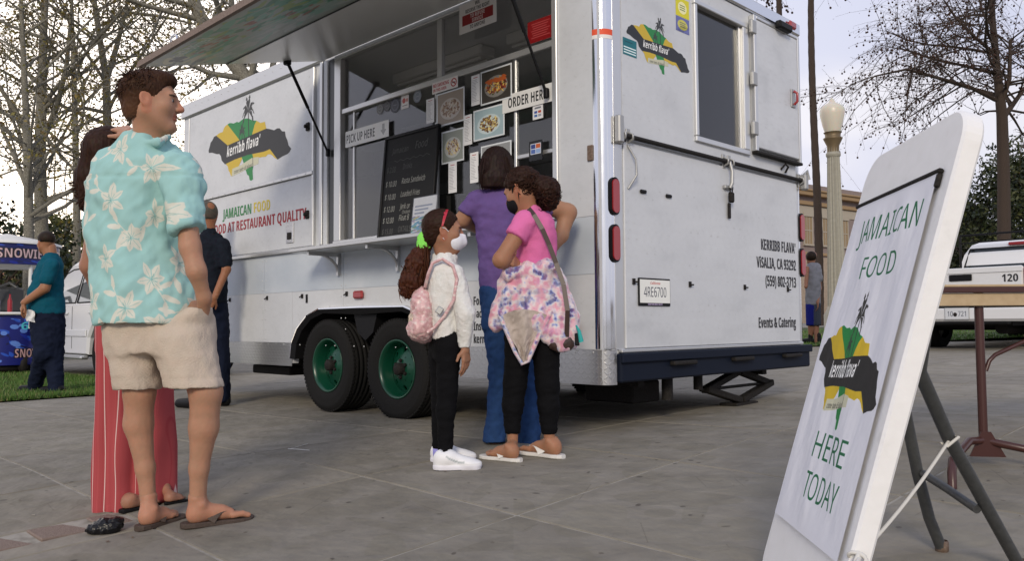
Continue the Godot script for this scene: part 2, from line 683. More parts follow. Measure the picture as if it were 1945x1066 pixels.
# ---------------------------------------------------------------- trees
func limb(b: MB, p: Vector3, dir: Vector3, length: float, r: float, level: int, cfg: Dictionary, tips: Array) -> void:
	var seg := 5 if level < 2 else (4 if level == 2 else 3)
	var pts: Array = [p]
	var rad: Array = [r]
	var d := dir.normalized()
	var q := p
	for i in seg:
		d = (d + Vector3(rng.randf_range(-1, 1), rng.randf_range(-0.7, 0.7), rng.randf_range(-1, 1)) * float(cfg.crook) + Vector3.UP * float(cfg.lift[level])).normalized()
		q = q + d * length / seg
		pts.append(q)
		rad.append(maxf(r * (1.0 - 0.72 * (i + 1.0) / seg), 0.003))
	b.tube(pts, rad, 7 if level == 0 else (5 if level == 1 else 3), false)
	if level >= int(cfg.levels):
		for i in pts.size():
			tips.append(pts[i])
		return
	var kids: int = cfg.kids[level]
	for k in kids:
		var t := rng.randf_range(0.22, 1.0) if level > 0 else rng.randf_range(0.3, 1.0)
		var fi := t * seg
		var i0 := mini(int(fi), seg - 1)
		var base: Vector3 = pts[i0].lerp(pts[i0 + 1], fi - i0)
		var ax: Vector3 = (pts[i0 + 1] - pts[i0]).normalized()
		var side := ax.cross(Vector3(rng.randf_range(-1, 1), rng.randf_range(-1, 1), rng.randf_range(-1, 1))).normalized()
		var nd := (ax * rng.randf_range(0.35, 0.9) + side).normalized()
		limb(b, base, nd, length * rng.randf_range(0.42, 0.68), maxf(rad[i0] * 0.55, 0.004), level + 1, cfg, tips)
func leaf(b: MB, p: Vector3, s: float) -> void:
	var a := Vector3(rng.randf_range(-1, 1), rng.randf_range(-1, 1), rng.randf_range(-1, 1)).normalized()
	var c := a.cross(Vector3(rng.randf_range(-1, 1), rng.randf_range(-1, 1), rng.randf_range(-1, 1))).normalized()
	b.quad(p - a * s, p - c * s * 0.55, p + a * s, p + c * s * 0.55)
# trunk given as points with radii, limbs leave its upper part
func tree(called: String, label: String, trunk: Array, radii: Array, cfg: Dictionary, seed_: int, group := "") -> Node3D:
	rng.seed = seed_
	var root := thing(called, label, "tree", trunk[0], group)
	var off: Vector3 = trunk[0]
	var w := MB.new()
	w.xf = Transform3D(Basis(), -off)
	w.tube(trunk, radii, 10, false)
	var br := MB.new()
	br.xf = w.xf
	var tips: Array = []
	var m := trunk.size()
	for k in int(cfg.main):
		var t := lerpf(float(cfg.from), 1.0, (k + rng.randf()) / float(cfg.main)) * (m - 1)
		var i0 := mini(int(t), m - 2)
		var p: Vector3 = trunk[i0].lerp(trunk[i0 + 1], t - i0)
		var ax: Vector3 = (trunk[i0 + 1] - trunk[i0]).normalized()
		var an := rng.randf() * TAU
		var side := (Vector3(cos(an), 0, sin(an)) - ax * ax.dot(Vector3(cos(an), 0, sin(an)))).normalized()
		var up: float = cfg.get("up", 0.7)
		limb(br, p, (side + ax * up * rng.randf_range(0.5, 1.4)).normalized(), float(cfg.reach) * rng.randf_range(0.6, 1.1), lerpf(radii[i0], radii[i0 + 1], t - i0) * 0.5, 1, cfg, tips)
	for e: Array in cfg.get("limbs", []):
		br.tube(e[0], e[1], 7, false)
		var last: int = e[0].size() - 1
		for k in int(cfg.get("limb_kids", 7)):
			var t := rng.randf_range(0.15, 1.0) * last
			var i0 := mini(int(t), last - 1)
			var p: Vector3 = e[0][i0].lerp(e[0][i0 + 1], t - i0)
			var ax: Vector3 = (e[0][i0 + 1] - e[0][i0]).normalized()
			var side := ax.cross(Vector3(rng.randf_range(-1, 1), rng.randf_range(-1, 1), rng.randf_range(-1, 1))).normalized()
			limb(br, p, (side + ax * 0.6).normalized(), float(cfg.reach) * rng.randf_range(0.35, 0.7), float(e[1][i0]) * 0.5, 2, cfg, tips)
	obj("trunk", w, M[cfg.bark], root)
	obj("branches", br, M[cfg.bark], root)
	var lv := MB.new()
	lv.xf = w.xf
	var cols: Array = cfg.cols
	for p: Vector3 in tips:
		for k in int(cfg.leaves):
			lv.col = cols[rng.randi() % cols.size()]
			var j := Vector3(rng.randf_range(-1, 1), rng.randf_range(-1, 1), rng.randf_range(-1, 1)) * float(cfg.spread)
			leaf(lv, p + j, float(cfg.size) * rng.randf_range(0.6, 1.3))
	if cfg.has("balls"):
		var bl := MB.new()
		bl.xf = w.xf
		for p: Vector3 in tips:
			if rng.randf() < float(cfg.balls):
				var c := p + Vector3(rng.randf_range(-0.05, 0.05), -rng.randf_range(0.06, 0.16), rng.randf_range(-0.05, 0.05))
				bl.tube([p, c], 0.003, 3, false)
				bl.lathe([[0.0, -0.034], [0.024, -0.024], [0.034, 0.0], [0.024, 0.024], [0.0, 0.034]], 6, Transform3D(Basis(), c))
		stuff(obj("seed_balls", bl, M.seed_ball, root))
	if lv.v.size():
		stuff(obj("crown", lv, M.leaf, root))
	return root
# dense evergreen: leaf clumps spread through several lobes on a limbed trunk
func dense_tree(called: String, label: String, base: Vector3, height: float, wide: float, n: int, leaf_size: float, cols: Array, seed_: int, group := "", low := 0.2) -> Node3D:
	rng.seed = seed_
	var root := thing(called, label, "tree", base, group)
	var w := MB.new()
	var top := Vector3(0, height * 0.75, 0)
	w.tube([Vector3(0, -0.1, 0), Vector3(0.05, height * 0.25, 0), top], [height * 0.03, height * 0.022, height * 0.006], 8, false)
	var lobes: Array = []
	for i in 22:
		var t := rng.randf()
		var h := height * lerpf(low, 0.95, t)
		var rr := wide * 0.5 * sqrt(maxf(0.05, 1.0 - pow(absf(t - 0.38) / 0.66, 2.0)))
		var an := rng.randf() * TAU
		var c := Vector3(cos(an) * rr * rng.randf_range(0.2, 0.85), h, sin(an) * rr * rng.randf_range(0.2, 0.85))
		lobes.append([c, wide * rng.randf_range(0.13, 0.24)])
		w.tube([Vector3(0, maxf(h - wide * 0.3, height * 0.15), 0), c], [height * 0.008, height * 0.003], 5, false)
	obj("trunk", w, M.bark_dark, root)
	var lv := MB.new()
	for k in n:
		var lb: Array = lobes[rng.randi() % lobes.size()]
		var d := Vector3(rng.randfn(), rng.randfn() * 0.8, rng.randfn()).normalized() * pow(rng.randf(), 0.4)
		lv.col = cols[rng.randi() % cols.size()]
		leaf(lv, lb[0] + d * float(lb[1]), leaf_size * rng.randf_range(0.6, 1.4))
	stuff(obj("crown", lv, M.leaf, root))
	return root

func trees() -> void:
	var bud := [Color(0.18, 0.155, 0.03), Color(0.13, 0.12, 0.025), Color(0.21, 0.15, 0.03), Color(0.12, 0.08, 0.025)]
	var cfg := {"levels": 3, "kids": [0, 5, 4, 0], "crook": 0.2, "lift": [0.0, 0.07, 0.03, -0.02], "main": 15, "from": 0.22, "reach": 4.0, "bark": "bark", "leaves": 4, "spread": 0.13, "size": 0.038, "cols": bud}
	var grp := "budding trees behind the drink stand"
	var z := 17.0
	tree("plane_tree", "budding tree whose thick grey trunk rises right behind the drink stand", [Vector3(at(80, 600, z).x, -0.15, -z), at(80, 440, z), at(77, 300, z), at(80, 190, z), at(84, 60, z), at(92, -90, z), at(96, -200, z)], [0.17, 0.13, 0.115, 0.10, 0.075, 0.05, 0.02], cfg.merged({"limbs": [[[at(80, 270, z), at(110, 200, z - 0.4), at(128, 120, z - 0.6), at(140, -20, z - 0.8)], [0.07, 0.055, 0.045, 0.02]], [[at(78, 330, z), at(40, 225, z - 0.3), at(0, 165, z - 0.6), at(-60, 120, z - 0.9)], [0.06, 0.05, 0.04, 0.02]], [[at(84, 255, z), at(120, 300, z - 0.5), at(160, 340, z - 0.8)], [0.05, 0.035, 0.02]]]}), 31, grp)
	z = 15.5
	tree("plane_tree", "slender budding tree with a forked pale trunk beside the drink stand", [Vector3(at(56, 600, z).x, -0.15, -z), at(56, 450, z), at(55, 360, z), at(50, 200, z), at(44, 70, z), at(36, -120, z)], [0.11, 0.09, 0.08, 0.06, 0.045, 0.02], cfg.merged({"main": 10, "reach": 3.2, "limbs": [[[at(54, 360, z), at(30, 300, z + 0.3), at(0, 235, z + 0.5), at(-40, 190, z + 0.7)], [0.05, 0.04, 0.03, 0.015]], [[at(56, 380, z), at(72, 330, z + 0.2), at(92, 290, z + 0.4), at(150, 270, z + 0.8)], [0.045, 0.035, 0.03, 0.012]]]}), 37, grp)
	z = 19.0
	tree("plane_tree", "budding tree with a Y-shaped trunk seen above the couple", [Vector3(at(208, 600, z).x, -0.15, -z), at(207, 430, z), at(205, 240, z), at(203, 150, z), at(190, 70, z), at(176, -30, z), at(165, -160, z)], [0.15, 0.12, 0.095, 0.085, 0.065, 0.05, 0.02], cfg.merged({"limbs": [[[at(204, 150, z), at(222, 90, z + 0.3), at(240, 20, z + 0.5), at(255, -90, z + 0.8)], [0.07, 0.06, 0.045, 0.02]], [[at(190, 70, z), at(230, 22, z - 0.5), at(300, 30, z - 0.9), at(372, 46, z - 1.2)], [0.05, 0.045, 0.035, 0.02]], [[at(205, 215, z), at(160, 205, z - 0.4), at(110, 215, z - 0.8), at(70, 180, z - 1.0)], [0.05, 0.045, 0.03, 0.015]]]}), 41, grp)
	z = 16.0
	tree("plane_tree", "leaning budding tree with a stout pale trunk rising behind the trailer roof", [Vector3(at(560, 560, z).x, -0.1, -z), at(540, 400, z), at(505, 230, z), at(463, 143, z), at(425, 95, z), at(380, 30, z), at(345, -60, z), at(320, -170, z)], [0.24, 0.20, 0.165, 0.15, 0.14, 0.125, 0.09, 0.03], cfg.merged({"from": 0.45, "main": 13, "reach": 3.6, "limbs": [[[at(470, 150, z), at(400, 140, z - 0.4), at(340, 112, z - 0.7), at(270, 120, z - 1.0)], [0.07, 0.05, 0.04, 0.02]], [[at(500, 220, z), at(520, 120, z + 0.4), at(545, 20, z + 0.7), at(560, -80, z + 1.0)], [0.08, 0.06, 0.045, 0.02]]]}), 43, grp)
	tree("plane_tree", "thin budding tree farthest back between the drink stand and the couple", [Vector3(at(148, 600, 24.0).x, -0.15, -24.0), at(147, 380, 24), at(143, 200, 24), at(139, 60, 24), at(134, -90, 24)], [0.13, 0.1, 0.08, 0.06, 0.02], cfg.merged({"from": 0.3, "main": 14, "reach": 4.6}), 47, grp)
	var ev := [Color(0.022, 0.035, 0.012), Color(0.035, 0.05, 0.015), Color(0.05, 0.06, 0.02), Color(0.015, 0.022, 0.01)]
	var yg := [Color(0.11, 0.11, 0.02), Color(0.08, 0.09, 0.02), Color(0.05, 0.055, 0.015)]
	dense_tree("evergreen_tree", "dark leafy bush-like tree low behind the drink stand", Vector3(at(0, 500, 21).x, -0.2, -21.0), 4.3, 4.2, 9000, 0.07, ev, 53)
	dense_tree("leafy_tree", "low sunlit leafy tree left of the tan house gable", Vector3(at(128, 500, 27).x, -0.2, -27.0), 4.4, 3.8, 6500, 0.075, yg, 57, "", 0.3)
	# right-hand side
	z = 27.0
	var brown := [Color(0.09, 0.04, 0.02), Color(0.06, 0.03, 0.018), Color(0.12, 0.06, 0.03)]
	var bare := {"levels": 3, "kids": [0, 8, 7, 0], "crook": 0.2, "lift": [0.0, 0.0, -0.10, -0.16], "main": 10, "from": 0.45, "reach": 4.6, "up": 0.55, "bark": "bark_dark", "leaves": 1, "spread": 0.08, "size": 0.03, "cols": brown, "balls": 0.42, "limb_kids": 17}
	tree("bare_tree", "bare winter tree hung with seed balls behind the white pickup", [Vector3(at(1908, 610, z).x, 0.4, -z), at(1906, 480, z), at(1905, 330, z), at(1902, 220, z), at(1892, 130, z), at(1884, 40, z), at(1880, -60, z), at(1876, -170, z)], [0.24, 0.21, 0.19, 0.17, 0.12, 0.10, 0.07, 0.03], bare.merged({"limbs": [
		[[at(1890, 190, z), at(1840, 165, z - 0.3), at(1770, 145, z - 0.8), at(1720, 132, z - 1.1), at(1660, 145, z - 1.5), at(1610, 185, z - 1.8)], [0.07, 0.06, 0.05, 0.04, 0.025, 0.008]],
		[[at(1888, 140, z), at(1830, 125, z + 0.3), at(1770, 112, z + 0.6), at(1720, 95, z + 0.9), at(1680, 88, z + 1.1)], [0.06, 0.05, 0.04, 0.03, 0.01]],
		[[at(1885, 100, z), at(1850, 70, z - 0.2), at(1815, 35, z - 0.5), at(1785, -10, z - 0.8)], [0.06, 0.05, 0.04, 0.015]],
		[[at(1884, 50, z), at(1868, 30, z), at(1856, -10, z + 0.3), at(1835, -80, z + 0.5)], [0.05, 0.04, 0.03, 0.012]],
		[[at(1903, 225, z), at(1925, 195, z + 0.3), at(1950, 160, z + 0.5), at(1990, 120, z + 0.8)], [0.10, 0.08, 0.06, 0.02]],
		[[at(1900, 200, z), at(1916, 150, z - 0.3), at(1918, 75, z - 0.4)], [0.09, 0.07, 0.05]]]}), 61)
	for e: Array in [[1858, 33.0, 6.6, 5.0, "dense dark evergreen left of the bare tree's trunk behind the pickup"], [1925, 36.0, 7.6, 6.0, "tallest dark evergreen, directly behind the bare tree's trunk"], [1990, 31.0, 6.5, 5.5, "dark evergreen right of the bare tree's trunk"], [1800, 42.0, 5.2, 5.5, "low far evergreen mostly hidden by the sign board"]]:
		dense_tree("evergreen_tree", e[4], Vector3(at(e[0], 600, e[1]).x, 0.4, -float(e[1])), e[2], e[3], 9000, 0.085, ev + [Color(0.075, 0.085, 0.025)], 70 + int(e[0]), "dark evergreens behind the pickup", 0.06)
	# tall palm: ringed bare trunk, crown above the picture
	z = 36.0
	var pr := thing("palm_tree", "very tall thin palm trunk between the trailer and the lamp post", "tree", Vector3(at(1556, 620, z).x, 0.5, -z))
	var pb := MB.new()
	pb.xf = Transform3D(Basis(), -pr.position)
	var pts: Array = []
	var rad: Array = []
	for i in 60:
		var t := i / 59.0
		var q := at(lerpf(1556, 1541, minf(t * 1.25, 1.0)) + 2.5 * sin(t * 7.0), lerpf(640, -140, t), z)
		pts.append(q)
		rad.append(lerpf(0.185, 0.115, t) * (1.0 + (0.07 if i % 2 else 0.0)))
	pb.tube(pts, rad, 9, false)
	obj("trunk", pb, M.bark_dark, pr)
	var fr := MB.new()
	fr.xf = pb.xf
	rng.seed = 8
	fr.col = Color(0.05, 0.07, 0.02)
	for k in 34:
		var an := rng.randf() * TAU
		var el := rng.randf_range(-0.6, 1.2)
		var d := Vector3(cos(an) * cos(el), sin(el), sin(an) * cos(el))
		var sd := d.cross(Vector3.UP).normalized()
		var p: Vector3 = pts[59]
		for s in 8:
			var q: Vector3 = p + d * 0.28
			d = (d + Vector3.DOWN * 0.12).normalized()
			if s > 2:
				fr.quad(p - sd * 0.30 * (1.0 - absf(s - 5.0) / 6.0), q - sd * 0.26, q + sd * 0.26, p + sd * 0.30 * (1.0 - absf(s - 5.0) / 6.0))
			else:
				fr.quad(p - sd * 0.015, q - sd * 0.015, q + sd * 0.015, p + sd * 0.015)
			p = q
	obj("crown", fr, M.leaf, pr)
	# small twigs of a neighbouring tree reaching in over the trailer's rear corner
	tree("bare_tree", "bare tree with a few seed balls reaching over the trailer's far rear corner", [Vector3(6.9, 0.25, -21.0), Vector3(6.9, 3.0, -21.0), Vector3(6.95, 6.0, -21.1), Vector3(7.0, 9.0, -21.2), Vector3(7.0, 11.5, -21.2)], [0.16, 0.13, 0.1, 0.07, 0.03], bare.merged({"main": 7, "from": 0.78, "reach": 2.6, "limbs": []}, true), 67)

func far_buildings() -> void:
	# two-storey civic building: cornice, belt course, framed sash windows
	var org := at(1500, 611, 58.0)
	org.y = 0.5
	var dir := Vector3(sin(deg_to_rad(54.8)), 0, -cos(deg_to_rad(54.8)))
	var b := thing("civic_building", "mauve two-storey building with pale belt courses and framed windows behind the lamp post", "building", org)
	b.basis = Basis(dir, Vector3.UP, dir.cross(Vector3.UP))
	var wl := MB.new()
	wl.span(Vector3(-8, -1.0, -10), Vector3(26, 9.2, 0))
	obj("wall", wl, M.mauve, b)
	for e: Array in [[8.55, 0.28, 0.22], [9.2, 0.34, 0.5], [9.5, 0.14, 0.62], [4.95, 0.22, 0.12], [0.6, 0.6, 0.1]]:
		var c := MB.new()
		c.span(Vector3(-8.3, e[0], -0.2), Vector3(26.3, float(e[0]) + float(e[1]), e[2]), 0.03)
		obj("cornice", c, M.tan_trim if e[1] < 0.5 else M.mauve, b)
	var fz := MB.new()
	fz.span(Vector3(-8.2, 7.9, -0.1), Vector3(26.2, 8.52, 0.06))
	obj("frieze", fz, M.cream_trim, b)
	var par := MB.new()
	par.span(Vector3(-8, 9.62, -9), Vector3(26, 10.1, 0.05))
	obj("parapet", par, M.mauve, b)
	for k in 15:
		for lv in 2:
			var x := -6.5 + 2.2 * k
			var y := 1.5 + 4.25 * lv
			var f := MB.new()
			f.span(Vector3(x - 0.62, y - 0.12, 0.0), Vector3(x + 0.62, y + 0.0, 0.16))
			f.span(Vector3(x - 0.6, y + 2.0, 0.0), Vector3(x + 0.6, y + 2.28, 0.10))
			f.span(Vector3(x - 0.55, y, 0.0), Vector3(x - 0.45, y + 2.0, 0.05))
			f.span(Vector3(x + 0.45, y, 0.0), Vector3(x + 0.55, y + 2.0, 0.05))
			f.span(Vector3(x - 0.45, y + 0.97, 0.0), Vector3(x + 0.45, y + 1.03, 0.045))
			for m in 2:
				f.span(Vector3(x - 0.17 + 0.3 * m, y, 0.0), Vector3(x - 0.13 + 0.3 * m, y + 2.0, 0.035))
			var wn := obj("window", f, M.cream_trim, b)
			var p := MB.new()
			p.span(Vector3(x - 0.45, y, 0.003), Vector3(x + 0.45, y + 2.0, 0.018))
			obj("pane", p, M.amber_blind, wn)
	# house gable seen past the drink stand
	var hp := at(140, 600, 34.0)
	hp.y = -0.3
	var hs := thing("house", "low house with a white gable post and terracotta tiled roof beyond the drink stand", "house", hp)
	var hw := MB.new()
	hw.span(Vector3(-9, -0.2, -6), Vector3(0.25, 3.0, 0))
	obj("wall", hw, M.tan_wall, hs)
	var gp := MB.new()
	gp.span(Vector3(-0.15, -0.2, 0.0), Vector3(0.25, 3.5, 0.3))
	obj("post", gp, M.white_paint, hs)
	var ro := MB.new()
	for i in 12:
		ro.box(Vector3(-4.4, 2.95 + 0.115 * i, 0.55 - 0.28 * i), Vector3(10.4, 0.07, 0.36), 0.01, Basis(Vector3.RIGHT, deg_to_rad(18)))
	obj("roof", ro, M.terracotta, hs)
	var r2 := MB.new()
	r2.prism(PackedVector2Array([Vector2(-1.6, 3.2), Vector2(1.0, 3.2), Vector2(-0.2, 4.2), Vector2(-0.5, 4.2)]), 0.3, Transform3D(Basis(), Vector3(0, 0, 0.7)))
	obj("gable", r2, M.bark_dark, hs)
	var far := MB.new()
	far.span(Vector3(-60, -1, -76), Vector3(-8, 5.5, -70))
	far.span(Vector3(-8, -1, -76), Vector3(14, 4.4, -70))
	tag(obj("distant_building", far, M.tan_wall), "long low tan building far behind the trees", "building")
	var far2 := MB.new()
	far2.span(Vector3(18, 0, -62), Vector3(70, 5.0, -56))
	tag(obj("distant_building", far2, M.tan_wall), "plain far building hidden behind the dark evergreens", "building")

func lamp_post() -> void:
	var z := 14.0
	var p := at(1590, 600, z)
	p.y = gy(p.x, -z)
	var o := thing("lamp_post", "cream fluted lamp post with a frosted acorn globe beside the trailer", "lamp post", p)
	var top := at(1581, 272, z).y - p.y
	var s := MB.new()
	s.lathe([[0.26, 0.0], [0.26, 0.12], [0.22, 0.16], [0.22, 0.55], [0.18, 0.62], [0.15, 0.7]], 24)
	obj("base", s, M.lamp_cream, o)
	var fl := MB.new()
	var n := 32
	for i in 14:
		var y0 := 0.7 + (top - 0.72) * i / 14.0
		var y1 := 0.7 + (top - 0.72) * (i + 1) / 14.0
		var r0 := lerpf(0.158, 0.098, i / 14.0)
		var r1 := lerpf(0.158, 0.098, (i + 1) / 14.0)
		for k in n:
			var f0 := 1.0 if k % 2 else 0.88
			var f1 := 0.88 if k % 2 else 1.0
			var a0 := TAU * k / n
			var a1 := TAU * (k + 1) / n
			fl.quad(Vector3(cos(a0) * r0 * f0, y0, -sin(a0) * r0 * f0), Vector3(cos(a1) * r0 * f1, y0, -sin(a1) * r0 * f1), Vector3(cos(a1) * r1 * f1, y1, -sin(a1) * r1 * f1), Vector3(cos(a0) * r1 * f0, y1, -sin(a0) * r1 * f0))
	obj("pole", fl, M.lamp_cream, o)
	var nk := MB.new()
	nk.lathe([[0.10, top - 0.25], [0.12, top - 0.22], [0.12, top - 0.18], [0.1, top - 0.16]], 24)
	obj("collar", nk, M.lamp_cream, o)
	var cp := MB.new()
	cp.lathe([[0.098, top - 0.16], [0.10, top - 0.05], [0.15, top + 0.06], [0.16, top + 0.08], [0.125, top + 0.10], [0.13, top + 0.16], [0.15, top + 0.18]], 24)
	obj("capital", cp, M.bronze, o)
	var gl := MB.new()
	gl.lathe([[0.125, top + 0.17], [0.165, top + 0.32], [0.198, top + 0.48], [0.203, top + 0.56], [0.18, top + 0.62], [0.11, top + 0.67], [0.06, top + 0.695], [0.045, top + 0.73], [0.02, top + 0.77], [0.0, top + 0.78]], 28)
	obj("globe", gl, M.frosted, o)

func materials() -> void:
	for i in 3:
		var k: float = [0.80, 0.87, 0.94][i]
		var m := textured("concrete%d" % i, [[0.0, lin(0.195 * k, 0.175 * k, 0.14 * k)], [0.35, lin(0.235 * k, 0.212 * k, 0.171 * k)], [0.6, lin(0.255 * k, 0.231 * k, 0.188 * k)], [1.0, lin(0.29 * k, 0.264 * k, 0.218 * k)]], 0.02, 0.37, 0.85, 0.3, 3 + i)
		m.detail_enabled = true
		m.detail_blend_mode = BaseMaterial3D.BLEND_MODE_MUL
		m.detail_uv_layer = BaseMaterial3D.DETAIL_UV_1
		if not M.has("gum"):
			rng.seed = 33
			var gp := Print.new(2048, 2048, Color(1, 1, 1))
			for j in 120:
				var q := rng.randf_range(0.945, 0.985)
				gp.ell(Vector2(rng.randf() * 2048, rng.randf() * 2048), Vector2(rng.randf_range(30, 190), rng.randf_range(20, 90)), Color(q, q, q * 0.985), rng.randf() * PI, 14)
			for j in 80:
				var q := rng.randf_range(0.6, 0.88)
				gp.ell(Vector2(rng.randf() * 2048, rng.randf() * 2048), Vector2(rng.randf_range(4, 13), rng.randf_range(4, 10)), Color(q, q * 0.98, q * 0.95), rng.randf() * PI, 10)
			for j in 60:
				var q := Vector2(rng.randf() * 2048, rng.randf() * 2048)
				gp.line(q, q + Vector2(rng.randfn(), rng.randfn()) * 70.0, 2.5, Color(0.82, 0.81, 0.79))
			M["gum"] = gp.tex()
		m.detail_albedo = M["gum"]
	textured("far_concrete", [[0.0, lin(0.18, 0.167, 0.14)], [1.0, lin(0.27, 0.25, 0.215)]], 0.02, 0.3, 0.9, 0.2, 9)
	textured("joint_sand", [[0.0, lin(0.14, 0.128, 0.10)], [0.45, lin(0.30, 0.28, 0.24)], [1.0, lin(0.37, 0.345, 0.30)]], 0.03, 0.6, 0.95, 0.2, 13)
	for i in 3:
		textured("brick%d" % i, [[0.0, lin(0.17, 0.12, 0.095)], [1.0, lin(0.26 - 0.03 * i, 0.175, 0.14)]], 0.05, 2.0, 0.85, 0.4, 14 + i)
	textured("turf", [[0.0, lin(0.03, 0.04, 0.012)], [1.0, lin(0.06, 0.09, 0.02)]], 0.05, 1.0, 0.95, 0.6, 20)
	var bl := mat("blade", Color.WHITE, 0.7)
	bl.vertex_color_use_as_albedo = true
	var lf := mat("leaf", Color.WHITE, 0.6)
	lf.vertex_color_use_as_albedo = true
	lf.backlight_enabled = true
	lf.backlight = Color(0.5, 0.46, 0.12)
	textured("bark", [[0.0, lin(0.08, 0.072, 0.055)], [0.5, lin(0.18, 0.168, 0.132)], [1.0, lin(0.32, 0.30, 0.245)]], 0.03, 1.6, 0.9, 0.8, 23)
	textured("bark_dark", [[0.0, lin(0.03, 0.02, 0.015)], [1.0, lin(0.09, 0.062, 0.045)]], 0.05, 1.6, 0.92, 0.9, 26)
	mat("seed_ball", lin(0.05, 0.022, 0.014), 0.95)
	textured("mauve", [[0.0, lin(0.21, 0.165, 0.148)], [1.0, lin(0.26, 0.205, 0.185)]], 0.02, 0.4, 0.85, 0.1, 29)
	mat("tan_trim", lin(0.30, 0.20, 0.10), 0.7)
	mat("cream_trim", lin(0.38, 0.335, 0.26), 0.7)
	mat("amber_blind", lin(0.26, 0.18, 0.08), 0.25)
	textured("tan_wall", [[0.0, lin(0.28, 0.22, 0.17)], [1.0, lin(0.36, 0.29, 0.22)]], 0.02, 0.4, 0.9, 0.1, 33)
	mat("white_paint", lin(0.72, 0.71, 0.68), 0.5)
	textured("terracotta", [[0.0, lin(0.22, 0.10, 0.06)], [1.0, lin(0.36, 0.17, 0.10)]], 0.06, 1.0, 0.85, 0.4, 35)
	textured("lamp_cream", [[0.0, lin(0.26, 0.245, 0.19)], [1.0, lin(0.34, 0.32, 0.255)]], 0.03, 1.0, 0.6, 0.15, 38)
	mat("bronze", lin(0.16, 0.115, 0.06), 0.5, 0.4)
	var fr := mat("frosted", lin(0.60, 0.55, 0.44), 0.35)
	fr.subsurf_scatter_enabled = true
	fr.subsurf_scatter_strength = 0.3
	# trailer
	var tw := textured("trailer_white", [[0.0, lin(0.53, 0.545, 0.56)], [0.3, lin(0.61, 0.625, 0.64)], [1.0, lin(0.66, 0.675, 0.69)]], 0.012, 0.5, 0.38, 0.06, 44)
	tw.detail_enabled = true
	tw.detail_blend_mode = BaseMaterial3D.BLEND_MODE_MUL
	tw.detail_albedo = noise_tex(46, 0.09, [[0.0, Color(0.72, 0.71, 0.68)], [0.2, Color(0.97, 0.97, 0.97)], [1.0, Color(1, 1, 1)]], 512, 5)
	textured("sky_band", [[0.0, lin(0.42, 0.47, 0.53)], [0.5, lin(0.50, 0.55, 0.60)], [1.0, lin(0.62, 0.655, 0.69)]], 0.006, 0.6, 0.4, 0.05, 48)
	mat("aluminium", lin(0.62, 0.62, 0.61), 0.38, 0.75)
	mat("steel", lin(0.55, 0.55, 0.54), 0.33, 0.8)
	var br := mat("brushed", lin(0.70, 0.71, 0.69), 0.28, 0.15)
	br.normal_enabled = true
	br.normal_texture = bump_tex(50, 0.006, 3.0)
	br.normal_scale = 0.12
	triplanar(br, 0.6)
	mat("chrome", lin(0.75, 0.75, 0.75), 0.14, 1.0)
	var dc := mat("dented_chrome", lin(0.78, 0.78, 0.78), 0.16, 1.0)
	dc.normal_enabled = true
	dc.normal_texture = bump_tex(52, 0.008, 4.0, 512, 2)
	dc.normal_scale = 0.10
	triplanar(dc, 0.9)
	mat("galvanised", lin(0.42, 0.42, 0.41), 0.5, 0.6)
	textured("dark_iron", [[0.0, lin(0.012, 0.011, 0.010)], [0.8, lin(0.028, 0.025, 0.023)], [1.0, lin(0.07, 0.042, 0.025)]], 0.06, 2.0, 0.65, 0.3, 54).metallic_specular = 0.25
	textured("rusty_trim", [[0.0, lin(0.10, 0.06, 0.035)], [0.5, lin(0.16, 0.11, 0.08)], [1.0, lin(0.26, 0.2, 0.16)]], 0.06, 2.0, 0.7, 0.3, 56)
	mat("dark_frame", lin(0.06, 0.062, 0.065), 0.35, 0.3)
	mat("black_plastic", lin(0.010, 0.010, 0.011), 0.45).metallic_specular = 0.25
	textured("rubber", [[0.0, lin(0.010, 0.010, 0.010)], [1.0, lin(0.022, 0.021, 0.020)]], 0.05, 3.0, 0.85, 0.3, 58).metallic_specular = 0.25
	mat("green_rim", lin(0.003, 0.052, 0.027), 0.3)
	mat("navy_steel", lin(0.010, 0.014, 0.026), 0.5).metallic_specular = 0.2
	mat("inner_grey", lin(0.74, 0.745, 0.75), 0.5)
	mat("card", lin(0.34, 0.24, 0.14), 0.9)
	var rl := mat("red_lens", lin(0.32, 0.008, 0.01), 0.15)
	rl.clearcoat_enabled = true
	for e: Array in [["ink_green", lin(0.03, 0.20, 0.06)], ["ink_gold", lin(0.60, 0.47, 0.04)], ["ink_red", lin(0.30, 0.012, 0.02)], ["ink_black", lin(0.018, 0.018, 0.022)], ["ink_lilac", lin(0.40, 0.33, 0.5)], ["ink_white", lin(0.8, 0.8, 0.8)]]:
		mat(e[0], e[1], 0.5)
	var pn := mat("pane", Color(0.12, 0.14, 0.14, 0.10), 0.01)
	pn.transparency = BaseMaterial3D.TRANSPARENCY_ALPHA
	var pd := mat("pane_dark", Color(0.10, 0.10, 0.09, 0.55), 0.04)
	pd.transparency = BaseMaterial3D.TRANSPARENCY_ALPHA
	var vc := mat("vcol", Color.WHITE, 0.6)
	vc.vertex_color_use_as_albedo = true
	# tread plate: raised lozenges, alternately turned
	var tp := Print.new(256, 256, Color(0.2, 0.2, 0.2))
	for i in 4:
		for j in 4:
			var tn := PI * 0.25 if (i + j) % 2 else -PI * 0.25
			tp.ell(Vector2(32 + 64 * i, 32 + 64 * j), Vector2(30, 8), Color(0.9, 0.9, 0.9), tn, 14)
	tp.im.resize(128, 128, Image.INTERPOLATE_BILINEAR)
	var nm: Image = tp.im.duplicate()
	nm.bump_map_to_normal_map(6.0)
	var tpm := mat("tread_plate", lin(0.58, 0.58, 0.58), 0.3, 0.85)
	tpm.normal_enabled = true
	tpm.normal_texture = ImageTexture.create_from_image(nm)
